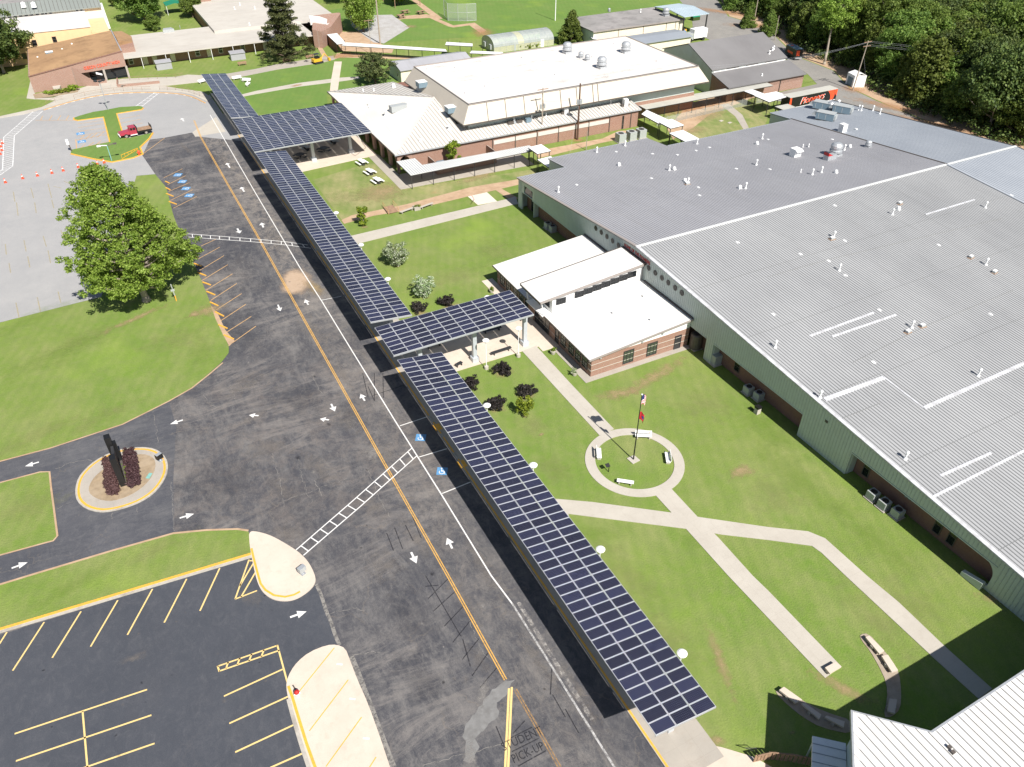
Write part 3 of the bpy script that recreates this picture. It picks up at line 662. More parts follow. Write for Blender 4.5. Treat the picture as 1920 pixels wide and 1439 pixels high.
# oval island with its kerb ring
def ellipse(c, u_, v_, n=48): return [(c[0]+u_[0]*math.cos(2*math.pi*i/n)+v_[0]*math.sin(2*math.pi*i/n), c[1]+u_[1]*math.cos(2*math.pi*i/n)+v_[1]*math.sin(2*math.pi*i/n)) for i in range(n)]
oo = smooth(GL([(141, 925), (144, 905), (152, 890), (168, 873), (190, 858), (220, 845), (250, 840), (280, 840), (300, 847), (312, 860), (316, 875), (313, 892), (303, 910), (288, 927), (265, 942), (240, 952), (210, 960), (185, 962), (160, 955), (145, 942)]), 1)
oi_ = smooth(GL([(167, 925), (168, 912), (178, 896), (192, 884), (215, 868), (245, 856), (270, 853), (285, 858), (292, 866), (292, 880), (285, 897), (272, 912), (255, 925), (235, 935), (215, 941), (195, 941), (178, 935)]), 1)
def scaled(pts, s):
    cx = sum(p[0] for p in pts)/len(pts); cy = sum(p[1] for p in pts)/len(pts)
    return [(cx+(p[0]-cx)*s, cy+(p[1]-cy)*s) for p in pts]
structure('oval_island', MB().prism(oo, 0, 0.11), 'kerb')
structure('kerb_paint', MB().prism(scaled(oo, 0.955), 0.05, 0.125), 'yellow')
structure('oval_paving', MB().prism(scaled(oo, 0.905), 0.05, 0.14), 'concrete_dull')
structure('mulch_bed', MB().prism(oi_, 0.05, 0.16), 'mulch')

# ---- long kerb by the canopies, drop-off walk and apron
kerb = MB(); kerb.box(25.4, 25.62, 8, 197, 0, 0.13)
structure('kerb', kerb, 'kerb')
kp = MB()
for a, b in ((8, 61.0), (61.9, 62.3), (63.6, 66.7), (67.4, 69.8), (71.2, 120), (121, 176), (179, 181)): kp.box(25.47, 25.66, a, b, 0.0, 0.14)
structure('kerb_paint', kp, 'yellow')
for px in ((821, 801), (867, 870), (1000, 0)):
    if px[1]:
        x, y = G(px[0], px[1], .12); structure('tactile_pad', MB().box(x-.5, x+.4, y-.6, y+.6, .1, .128), 'yellow')
structure('pavement', MB().box(25.66, 30.2, 20, 214, -0.01, 0.12), 'concrete_dull')
structure('pavement', MB().prism([(25.66, 23.6)]+GL([(1294, 1382), (1315, 1394), (1352, 1401), (1412, 1419), (1450, 1440)], .12)+[(32.5, 12), (25.66, 12)], -0.01, 0.118), 'concrete_pale')

# ---- courtyard paths
Z = 0.03
def path(name, px, mat='concrete', pts=None, z1=0.045): return structure(name, MB().prism(pts or GL(px), -0.01, z1), mat)
path('path', [(645, 446), (661, 442.3), (950, 374), (966, 369), (972, 383), (959, 385), (671, 457.5), (650, 463)])
path('path', [(979, 659), (1005, 649), (1070, 720), (1151, 805), (1124, 817), (1035, 720)])
rc = ((38.74+48.55+47.02+40.87)/4, (55.28+49.35+57.63+47.64)/4)
rc = (43.85, 52.5)
ro, ri = 5.82, 4.62
ring = MB()
for i in range(64):
    a, b = 2*math.pi*i/64, 2*math.pi*(i+1)/64
    P = [(rc[0]+r_*math.cos(t), rc[1]+r_*math.sin(t)) for r_, t in ((ri, a), (ro, a), (ro, b), (ri, b))]
    ring.prism(P, -0.01, 0.05)
structure('circular_path', ring, 'concrete')
path('path', [(1227, 927), (1256, 914), (1308, 970), (1347, 1009), (1411, 1080), (1440, 1108), (1577, 1250), (1547, 1272), (1535, 1260), (1365, 1080), (1286, 992), (1259, 962)], z1=0.047)
top4 = [(1042, 936), (1110, 942), (1259, 962), (1309, 970), (1440, 989), (1515, 997), (1547, 1010), (1625, 1080), (1685, 1130), (1775, 1216), (1860, 1292)]
bot4 = [(1835, 1311), (1747, 1231), (1585, 1080), (1540, 1037), (1522, 1024), (1440, 1013), (1354, 1003), (1286, 992), (1066, 964)]
path('path', None, pts=[(29.6, 45.8)]+GL(top4+bot4)+[(29.6, 42.6)], z1=0.043)
path('plaza', None, 'concrete_pale', [(30.2, 78.2), (45.2, 78.2), (45.2, 76.9), (47.9, 76.9), (47.9, 98.2), (46.0, 98.2), (46.0, 86.0), (30.2, 86.0)], 0.044)
path('pavement', None, 'concrete_dull', [(46.7, 67.9), (64.0, 67.9), (64.0, 68.9), (47.9, 68.9), (47.9, 76.9), (46.7, 76.9)], 0.05)
path('patio', None, 'concrete_pale', [(30.2, 154.2), (48.6, 155.8), (49.3, 156), (49.3, 190), (30.2, 190)], 0.05)
path('path', None, 'concrete_dull', [(47.3, 137.0), (76.5, 135.9), (76.5, 144.0), (49.6, 144.0), (49.6, 156), (47.3, 156)], 0.046)
path('path', [(640, 413), (660, 404), (760, 384), (880, 352), (975, 336), (975, 346), (880, 368), (780, 392), (700, 405), (645, 420)], 'dirtpath', z1=0.012)
path('sand_pit', [(877, 369), (913, 361), (932, 378), (896, 385)], 'sand', z1=0.03)
path('path', [(928, 356), (940, 354), (972, 372), (960, 378)], 'dirtpath', z1=0.014)
path('path', [(1000, 285), (1040, 277), (1130, 260), (1160, 246), (1210, 243), (1180, 257), (1120, 270), (1040, 290), (1010, 297)], 'dirtpath', z1=0.012)
# far lawns, tracks and lanes
structure('lawn', MB().sheet(GL([(430, 205), (455, 133), (640, 100), (735, 115), (760, 150), (612, 178), (615, 205), (500, 215)]), 0.012), 'field')
structure('lawn', MB().sheet(GL([(586, 338), (712, 300), (770, 352), (1000, 318), (1015, 330), (975, 338), (700, 402), (640, 412)]), 0.004), 'drygrass')
structure('lawn', MB().sheet(GL([(1230, 205), (1420, 170), (1450, 185), (1435, 235), (1290, 268), (1240, 230)]), 0.004), 'drygrass')
structure('sports_field', MB().sheet(GL([(730, 0), (1310, -20), (1340, -60), (700, -80), (560, -60)])+GL([(560, 30), (720, 80), (880, 70), (1060, 92), (1060, 40), (1300, 15), (1310, -20)])[::-1], 0.002), 'field')
dirt = MB()
dirt.sheet(GL([(1316, 187), (1400, 170), (1418, 182), (1330, 215), (1300, 240), (1262, 262), (1250, 240), (1275, 215), (1290, 196)]), 0.016)
structure('bare_ground', dirt, 'dirtpath')
path('path', [(1350, 197), (1366, 195), (1392, 216), (1404, 240), (1394, 243), (1378, 218)], 'concrete_dull', z1=0.03)
path('path', [(478, 130), (520, 121), (600, 108), (625, 105), (628, 112), (605, 118), (520, 131), (470, 141), (425, 150), (400, 152), (412, 141)], 'concrete_dull', z1=0.03)
path('path', [(480, 171), (560, 156), (640, 146), (672, 144), (675, 148), (640, 153), (560, 163), (480, 177), (455, 182), (452, 178)], 'concrete', z1=0.03)
path('path', [(627, 116), (641, 116), (636, 150), (633, 175), (618, 175), (621, 150)], 'concrete_pale', z1=0.034)
path('path', [(632, 100), (700, 103), (780, 108), (784, 112), (700, 110), (640, 108), (625, 112)], 'dirtpath', z1=0.02)
path('path', [(592, 83), (600, 83), (615, 108), (607, 112)], 'dirtpath', z1=0.02)
structure('gravel_yard', MB().sheet(GL([(655, 30), (735, 28), (768, 52), (720, 82), (700, 80), (660, 50)]), 0.02), 'gravel')
structure('bare_ground', MB().sheet(GL([(640, 60), (690, 60), (712, 82), (738, 92), (735, 100), (640, 96), (630, 80)]), 0.014), 'dirtpath')
path('path', [(745, 28), (760, 30), (800, 27), (815, 33), (850, 48), (890, 43), (912, 58), (900, 62), (880, 48), (850, 52), (840, 50), (805, 34), (755, 36), (748, 38)], 'dirtpath', z1=0.024)
path('path', [(765, -5), (778, -3), (830, 35), (816, 37)], 'dirtpath', z1=0.022)
# service lane round the back, upper right
lane = [(1265, -12), (1297, 30), (1300, 60), (1340, 80), (1420, 92), (1476, 112), (1515, 140), (1532, 158), (1436, 179), (1440, 188), (1560, 199), (1650, 228), (1900, 325), (1935, 318), (1850, 279), (1757, 237), (1702, 214), (1642, 189), (1592, 165), (1562, 133), (1505, 111), (1480, 95), (1452, 67), (1412, 45), (1365, 31), (1345, 0), (1338, -12)]
structure('service_lane', MB().sheet(GL(lane), 0.01), 'greyroad')
structure('forest_floor', MB().sheet(GL([(1345, -12), (1368, 31), (1414, 44.5), (1454, 66.5), (1482, 94.5), (1507, 110.5), (1564, 132.5), (1594, 164.5), (1644, 188), (1704, 213), (1759, 236), (1852, 278), (1935, 315)])+[(190, 20), (600, 0), (900, 500), (300, 500)], 0.011), 'dirtpath')
for px, rx, ry, rot, m_, z_ in (((642, 105), 5.5, 4, 0, 'st_red', .04), ((665, 106), 4, 1.5, -25, 'st_red', .04), ((555, 161), 2.6, 1.2, 10, 'st_red', .04), ((1225, 708), 9.5, 1.5, 14, 'st_dirt', .004), ((1160, 738), 4.5, 1.6, -10, 'st_dirt', .004), ((1083, 263), 2.2, 2.0, 0, 'st_red', .016), ((390, 583), 4.0, 2.2, 12, 'st_dirt', .056),
                                ((365, 590), 2, 1, 12, 'st_dirt', .056), ((250, 600), 8, 1.0, 22, 'st_dirt', .056), ((150, 640), 9, 3, 20, 'st_dry', .056), ((330, 640), 7, 5, 0, 'st_dry', .056), ((60, 560+40), 10, 3, 20, 'st_lush', .056), ((120, 660), 12, 4, 25, 'st_lush', .056), ((380, 660), 3, 6, 0, 'st_lush', .056), ((200, 780), 9, 2.2, 22, 'st_dry', .056), ((70, 820), 10, 2.4, 20, 'st_dry', .056),
                                ((1390, 885), 2.6, 1.6, 0, 'st_dirt', .004), ((1420, 640), 6, 2.6, -60, 'st_lush', .004), ((1500, 900), 4, 12, 0, 'st_lush', .004), ((1440, 800), 4, 10, 0, 'st_lush', .004), ((1650, 1020), 3, 9, 0, 'st_lush', .004), ((1320, 760), 6, 5, 0, 'st_dry', .004), ((1450, 930), 5, 5, 0, 'st_dry', .004), ((1180, 1080), 3, 8, 0, 'st_dry', .004), ((1250, 1200), 3, 6, 10, 'st_dry', .004), ((1350, 1240), .8, 5, -20, 'st_dirt', .004),
                                ((1040, 880), 3, 5, 10, 'st_dry', .004), ((1000, 800), 3, 4, 0, 'st_dry', .004), ((930, 470), 6, 8, 0, 'st_dry', .004), ((850, 520), 8, 4, 10, 'st_dry', .004), ((1700, 1130), 4, 6, 0, 'st_dry', .004), ((1640, 1160), 3, 8, -10, 'st_dry', .004), ((1870, 1125), 2.5, 1.0, -45, 'st_dirt', .004), ((1130, 1000), 4, 2, -10, 'st_lush', .004), ((1310, 1010), 3, 2, 0, 'st_lush', .004),
                                ((715, 360), 8, 6, 20, 'st_dirt', .008), ((820, 340), 9, 4, 5, 'st_dry', .008), ((650, 370), 8, 6, 0, 'st_dry', .008), ((900, 330), 8, 2.5, 12, 'st_dirt', .008), ((1330, 215), 9, 4, 20, 'st_dirt', .008), ((1300, 245), 5, 3, 0, 'st_dirt', .008), ((1300, 205), 12, 1.6, 2, 'st_red', .018), ((1580, 1290), 1.0, 4, 30, 'st_dirt', .004),
                                ((1485, 1375), .5, .3, 0, 'st_dirt', .004), ((1345, 1390), 1.2, .6, -20, 'st_dirt', .004), ((1470, 735), 2.5, 6, 0, 'st_lush', .004), ((60, 950), 5, 4, 0, 'st_dry', .06), ((300, 1030), 6, 1.6, 15, 'st_dry', .064), ((120, 1110), 7, 1.4, 15, 'st_lush', .064), ((455, 1030), 1.6, 2.2, 0, 'st_dry', .064), ((1015, 815), .5, .4, 0, 'st_dirt', .004),
                                ((940, 697), 2.1, 1.9, 0, 'st_dirt', .004), ((986, 741), 2.0, 1.8, 0, 'st_dirt', .004), ((930, 765), 1.8, 1.6, 0, 'st_dirt', .004), ((746, 500), .8, .6, 0, 'st_dirt', .004), ((798, 558), .8, .6, 0, 'st_dirt', .004), ((984, 780), .8, .6, 0, 'st_dirt', .004), ((845, 575), 1.9, 1.5, 0, 'st_dirt', .004), ((788, 588), 1.7, 1.5, 0, 'st_dirt', .004), ((683, 426), .9, .9, 0, 'st_dirt', .012),
                                ((1370, 25), 4, 26, 28, 'st_red', .02), ((1425, 50), 5, 16, 50, 'st_red', .02), ((1600, 168), 4, 5, 0, 'st_red', .02), ((1680, 203), 3.5, 16, 20, 'st_red', .02), ((1745, 232), 3.0, 16, 20, 'st_red', .02), ((905, 62), 5, 9, -20, 'st_red', .03), ((770, 50), 3, 3, 0, 'st_dirt', .008)):
    stain(px, rx, ry, rot, m_, ground, z_+.02, 'ground_patch')
# pavements in front of the brick building
fp = [(-120, 248), (0, 222), (45, 215), (82, 204), (112, 195), (140, 187), (175, 179), (212, 174), (250, 171.5), (297, 171), (337, 173.5), (362, 179), (388, 191),
      (398, 187), (380, 173), (330, 166), (306, 162), (345, 158), (395, 150), (396, 143), (352, 141), (330, 145), (244, 150), (240, 148), (210, 143), (177, 157), (140, 170), (95, 184), (66, 187), (55, 178), (50, 184), (66, 187.5), (104, 190), (78, 203), (0, 222), (-120, 244)]
fp = [(-120, 248), (0, 222), (45, 215), (82, 204), (112, 195), (140, 187), (175, 179), (212, 174), (250, 171.5), (297, 171), (337, 173.5), (362, 179), (388, 191), (398, 184), (380, 173), (330, 166), (306, 162), (345, 158), (395, 152),
      (397, 143), (352, 141), (330, 145), (244, 148), (210, 150), (177, 158), (140, 170), (100, 184), (60, 186), (104, 189), (78, 202), (0, 219), (-120, 242)]
path('pavement', fp, 'concrete', z1=0.10)
path('path', [(50, 185), (58, 148), (64, 150), (66, 187)], 'concrete', z1=0.06)
structure('soil_bed', MB().sheet(GL([(62, 178), (90, 172), (150, 166), (146, 174), (95, 183), (66, 186)]), 0.103), 'mulch')
# stepping marks: teeth on the kerb of the turning circle
kt = MB(); kw = MB()
structure('gutter_strip', MB().strip(smooth(GL([(-120, 249), (0, 222.5), (37, 216), (60, 211), (82, 206), (112, 197.5), (140, 189.5), (175, 181.5), (212, 176.5), (250, 174), (297, 174), (337, 176.5), (362, 182.5), (388, 195)]), 2, False), 2.6, 0.0072), 'greylot')
ep = smooth(GL([(82, 207), (112, 197.5), (140, 189.5), (175, 181.5), (212, 176.5), (250, 174), (297, 174), (337, 176.5), (362, 182.5), (385, 194)]), 2, False)
kt.wall(ep, 0.35, 0.0, 0.125)
structure('kerb_paint', kt, 'stall')
acc = 0.0
for i in range(len(ep)-1):
    a, b = Vector(ep[i]), Vector(ep[i+1]); L = (b-a).length; acc += L
    if acc > 1.9:
        acc = 0; d = (b-a).normalized(); kw.cbox((a.x, a.y-.25, .012), (.9, .3, .01), rz=math.atan2(d.y, d.x))
structure('kerb_marking', kw, 'white_paint')

# ================================================================ ROAD MARKINGS
mk = MB()   # double yellow centre line
cl = GL([(365, 226), (378, 258), (404, 303), (436, 360), (480, 437), (558, 580), (637, 720), (726, 880), (840, 1080), (952, 1273)])
cl = [(17.9, y) for x, y in cl]; cl[0] = (18.5, cl[0][1]); cl[-1] = (17.5, cl[-1][1]); cl[-2] = (17.6, cl[-2][1]); cl[-3] = (17.6, cl[-3][1]); cl[4:7] = [(17.95, cl[4][1]), (17.8, cl[5][1]), (17.7, cl[6][1])]
for o_ in (-.105, .105): mk.strip([(x+o_, y) for x, y in cl], 0.11, 0.022)
setp(mk.build('centre_line', 'line_yellow', road), None)
m2 = MB()
for o_ in (-.14, .14): m2.strip([(x+o_, y) for x, y in GL([(957, 1290), (950, 1440), (946, 1500)])], 0.19, 0.022)
m2.build('centre_line', 'pale_yellow', road)
m3 = MB()
for o_ in (-.12, .1): m3.strip([(x+o_, y) for x, y in GL([(966, 1293), (1008, 1366), (1050, 1440), (1080, 1495)])], 0.12, 0.021)
m3.build('old_centre_line', 'dull_yellow', road)
MB().strip(GL([(394, 216), (437, 290), (480, 364), (521, 433), (562.5, 502.5), (602.5, 564), (650, 642), (698, 720), (741, 790), (785, 860), (826, 925), (872, 1000), (921, 1080), (960, 1132)]), 0.15, 0.022).build('edge_line', 'white_paint', road)
MB().strip(GL([(960, 1132), (1025, 1235), (1090, 1340), (1152, 1439), (1180, 1485)]), 0.19, 0.022).build('edge_line', 'worn_white', road)
MB().strip(GL([(972, 1130), (1040, 1240), (1110, 1350)]), 0.4, 0.0205).build('ghost_line', 'ghost_white', road)
for a, b in (((603, 563.5), (640, 556)), ((750, 799), (800, 782.5)), ((786, 857.5), (838, 842)), ((829, 926), (882, 904.5))):
    MB().strip(GL([a, b]), 0.13, 0.023).build('bay_line', 'white_paint', road)
def ladder(A, B, step, wd=.13, mat='white_paint', parent=None, name='crosswalk'):
    L = MB(); L.strip(GL(A), wd, 0.024); L.strip(GL(B), wd, 0.024)
    a = [Vector(q) for q in GL(A)]; b = [Vector(q) for q in GL(B)]
    for i in range(len(a)-1):
        n = max(1, int((a[i+1]-a[i]).length/step))
        for k in range(n):
            t = (k+.5)/n; L.strip([a[i].lerp(a[i+1], t), b[i].lerp(b[i+1], t)], wd, 0.0245)
    return L.build(name, mat, parent or road)
ladder([(555, 1032), (660, 941), (772, 841)], [(569, 1042), (676, 950), (782, 855)], 1.33)
ladder([(352, 439), (420, 444), (480, 449), (537, 454), (577, 460)], [(353, 445), (420, 450), (480, 454.5), (537, 460), (583, 466)], 1.5)
ladder([(254, 200), (290, 174.5)], [(265, 201), (298, 175)], 1.5, .17, 'lot_white', bpy.data.objects['upper_parking_lot'])
ladder([(80, 209), (27, 255), (24, 312), (0, 329)], [(62, 210), (7, 258), (5, 318), (-12, 329)], 1.15, .17, 'lot_white', bpy.data.objects['upper_parking_lot'])
def arrow(tail, tip, wd=0.16, mat='white_paint', head=.5, z=0.023):
    a, b = Vector(G(*tail)), Vector(G(*tip)); d = (b-a); L = d.length; d.normalize(); n = Vector((-d.y, d.x))
    hl = min(.55*L, .95); m = MB(); c = b-d*hl
    m.add([(*(a+n*wd/2), z), (*(a-n*wd/2), z), (*(c-n*wd/2), z), (*(c+n*wd/2), z)], [(0, 1, 2, 3)])
    m.add([(*(c+n*head/2*1.2), z), (*(c-n*head/2*1.2), z), (*b, z)], [(0, 1, 2)])
    m.build('lane_arrow', mat, road)
for t, p in (((771, 1036), (781, 1057)), ((848, 1029), (838, 1009)), ((621, 758), (628, 772)), ((684, 752), (676, 739)), ((617, 788), (600, 786)), ((485, 780), (467, 779)), ((343, 788), (319, 796)), ((73, 867), (47, 875)),
             ((337, 972), (364, 964)), ((22, 1066), (52, 1055)), ((544, 1158), (575, 1147)), ((521, 572), (526, 584)), ((578, 572), (572, 562)), ((494, 427), (490, 418)), ((445, 429), (450, 438)), ((431, 315), (425, 306)), ((458, 360), (452, 351)), ((345, 228), (340, 222))):
    far = p[1] < 450
    arrow(t, p, 0.3 if far else 0.22, head=.9 if far else .75)
# accessible parking emblems: blue field with the white wheelchair sign
def emblem(px, s, mat='blue_paint', rz=0.0, pars=None):
    x, y = G(*px); m = MB(); m.cbox((x, y, .022), (1.3*s, 1.3*s, .004), rz=rz); o = m.build('accessible_emblem', mat, pars or road)
    wv = MB(); c, sn = math.cos(rz), math.sin(rz)
    def L(u_, v_): return (x+(u_*c-v_*sn)*s, y+(u_*sn+v_*c)*s)
    pts = [L(.32*math.cos(t)-.02, .32*math.sin(t)-.15) for t in [R(150+i*24) for i in range(11)]]
    wv.strip(pts, .09*s, .0265); wv.strip([L(-.1, .3), L(-.06, -.05), L(.22, -.08), L(.34, -.42)], .1*s, .0268); wv.strip([L(-.08, .12), L(.2, .1)], .08*s, .027)
    h = L(-.12, .45); wv.lathe([(.1*s, 0), (.1*s, .003)], 8, c=(h[0], h[1], .025))
    wv.build('emblem_sign', 'white_paint', o)
emblem((789, 821), .95, rz=R(-30)); emblem((829, 884), .95, rz=R(-30))
for p in ((333.5, 328.5), (342, 341), (348.5, 354), (355, 367)): emblem(p, 1.15, rz=R(60))
for p in ((151, 251), (153.5, 266)): emblem(p, 1.3, rz=0)
# stalls beside the road
for a, b in (((377, 462), (405, 449)), ((370, 487), (412, 464)), ((372, 509), (420, 480)), ((378, 527), (427, 497)), ((386, 545), (436, 514)), ((395, 564), (444, 532)), ((405, 582), (453, 551)), ((411, 604), (461, 571)), ((424, 624), (471, 594)), ((428, 649), (480, 612)),
             ((307, 334), (342, 317)), ((314, 347), (348, 330)), ((316, 360), (355, 343)), ((318, 377), (362, 356)), ((325, 391), (369, 369)), ((267, 290), (309, 259))):
    MB().strip(GL([a, b]), 0.13, 0.021).build('stall_line', 'stall', road)
plot = [o for o in bpy.data.objects if o.name == 'parking_lot'][0]
for a, b in (((13, 1186), (-20, 1238)), ((83, 1167), (24, 1258)), ((152, 1147), (98, 1234)), ((221, 1126), (170, 1213)), ((286, 1105), (239, 1191)), ((350, 1086), (308, 1168)), ((412, 1066), (375, 1146)),
             ((27.5, 1376.5), (276, 1293.5)), ((30, 1427.5), (284, 1341.5)), ((40, 1481), (290, 1394.5)), ((155, 1334), (164, 1440)), ((164, 1440), (167, 1490)),
             ((420, 1306), (531, 1255)), ((430, 1357), (546, 1304)), ((441, 1411), (561, 1355)), ((507, 1440), (577, 1409)), ((408, 1250), (520, 1211)), ((411, 1259), (524, 1220)), ((408, 1249), (411.5, 1260)), ((428, 1242), (424, 1254)), ((450, 1234), (445, 1247)), ((472, 1227), (467, 1240)), ((495, 1219), (490, 1232)),
             ((520, 1210), (541, 1288)), ((467, 1050), (441, 1124)), ((441, 1124), (482, 1108)), ((478, 1052), (450, 1099)), ((480, 1072), (452, 1120)), ((467, 1052), (478, 1052))):
    MB().strip(GL([a, b]), 0.15, 0.021).build('stall_line', 'pale_yellow', plot)
ul = [o for o in bpy.data.objects if o.name == 'upper_parking_lot'][0]
for a, b in (((25, 360), (28, 379)), ((31, 380), (34, 405)), ((58, 353), (63, 372)), ((65, 380), (68, 400)), ((90, 345), (97, 372)), ((97, 375), (101, 391)), ((10, 458), (12, 478)), ((45, 451), (49, 472)), ((52, 481), (56, 502)), ((81, 443), (87, 463)), ((90, 470), (95, 494)), ((114, 432), (120, 450)), ((17, 494), (20, 512)), ((30, 568), (36, 597)), ((70, 558), (76, 585)), ((109, 547), (114, 568)),
             ((100, 350), (115, 353)), ((140, 350), (120, 340)), ((155, 360), (163, 380))):
    MB().strip(GL([a, b]), 0.16, 0.02).build('stall_line', 'faded_yellow', ul)
for a, b in (((145, 233), (194, 226)), ((146, 240), (197, 232)), ((147, 247), (199, 240)), ((145, 256), (201, 246)), ((143, 263), (205, 252)), ((143, 280), (205, 265)), ((142, 262), (144, 281)), ((150, 262), (158, 254)), ((160, 262), (170, 253)), ((170, 260), (182, 250)), ((182, 258), (195, 248)), ((150, 279), (160, 271)), ((165, 275), (176, 267)), ((180, 272), (190, 264)),
             ((222, 224), (262, 217)), ((224, 232), (264, 224)), ((226, 240), (268, 231)), ((66, 226), (138, 226)), ((76, 226), (80, 218)), ((92, 226), (98, 217)), ((108, 226), (114, 217)), ((124, 226), (129, 217))):
    MB().strip(GL([a, b]), 0.16, 0.02).build('stall_line', 'stall', ul)
# painted-out old crosswalk bars and the old "STUDENT PICK UP" lettering
om = MB()
for a, b in (((797, 1100), (822, 1098)), ((798, 1080), (868, 1200)), ((803, 1123), (840, 1086)), ((812, 1147), (853, 1110)), ((833, 1175), (868, 1138)), ((849, 1205), (883, 1163)), ((866, 1238), (898, 1198)), ((868, 1200), (882, 1250)), ((885, 1268), (915, 1225)), ((900, 1290), (932, 1252)), ((770, 960), (790, 1010)), ((740, 990), (755, 1030)), ((760, 985), (775, 1015)), ((725, 1000), (738, 1033)),
             ((680, 700), (690, 745)), ((702, 700), (702, 752)), ((718, 700), (719, 747)), ((690, 725), (702, 752)), ((930, 1362), (950, 1410)), ((948, 1389), (998, 1364)), ((960, 1410), (1010, 1385)), ((972, 1437), (1024, 1408)), ((984, 1352), (962, 1376)), ((1035, 1250), (1032, 1303)), ((1060, 1330), (1085, 1375)), ((1036, 1303), (1060, 1345)), ((700, 742), (790, 712))):
    om.strip(GL([a, b]), 0.1, 0.0195)
om.build('blacked_out_lines', 'old_mark', road, kind='stuff')
def text(body, size, mat, parent, loc, rot, ext=0.02, name='lettering', sx=1.0, font=None, shear=0.0, sp=1.0):
    cu = bpy.data.curves.new(name, 'FONT'); cu.body = body; cu.size = size; cu.extrude = ext; cu.align_x = 'CENTER'; cu.align_y = 'CENTER'; cu.shear = shear; cu.space_character = sp
    cu.resolution_u = 2
    o = bpy.data.objects.new(name+'_curve', cu); col.objects.link(o)
    dg = bpy.context.evaluated_depsgraph_get(); me = bpy.data.meshes.new_from_object(o.evaluated_get(dg))
    bpy.data.objects.remove(o); bpy.data.curves.remove(cu)
    me.materials.clear(); me.materials.append(M[mat])
    return inst(name, me, parent, loc, rot, (sx, 1, 1))
for t, c, sx in (('STUDENT', (979, 1386), .8), ('PICK-UP', (990, 1412), .75)):
    x, y = G(*c); text(t, 1.05, 'old_mark', road, (x, y, .0225), (0, 0, R(-3)), 0.001, 'road_lettering', sx)
# speckled worn crosswise seams on the plaza road
cr = MB(); random.seed(3)
for P in ([(690, 880), (700, 905), (712, 940), (735, 975)], [(560, 860), (565, 890), (575, 925), (590, 950)], [(590, 900), (605, 935)], [(510, 850), (525, 900), (535, 955)], [(105, 955), (125, 945), (143, 938)], [(105, 880), (140, 865), (185, 862)], [(286, 772), (290, 790), (298, 835)],
          [(210, 962), (208, 980)], [(255, 950), (262, 965)], [(322, 905), (326, 1000)], [(520, 945), (600, 915), (660, 895)], [(620, 1150), (665, 1140), (690, 1150)], [(780, 1440), (850, 1420), (950, 1395)], [(660, 1230), (720, 1220)], [(880, 1165), (895, 1200), (918, 1245)], [(585, 700), (596, 730), (612, 745)], [(430, 720), (445, 760)], [(380, 740), (395, 760), (415, 770)]):
    q0_ = smooth(GL(P), 1, False); q = []
    for (xa, ya), (xb, yb) in zip(q0_, q0_[1:]):
        n_ = max(1, int(math.hypot(xb-xa, yb-ya)/.35))
        q += [(xa+(xb-xa)*k_/n_+random.uniform(-.13, .13), ya+(yb-ya)*k_/n_+random.uniform(-.13, .13)) for k_ in range(n_)]
    cr.strip(q, random.uniform(.035, .06), 0.018)
cr.build('cracks', 'seam', road, kind='stuff')

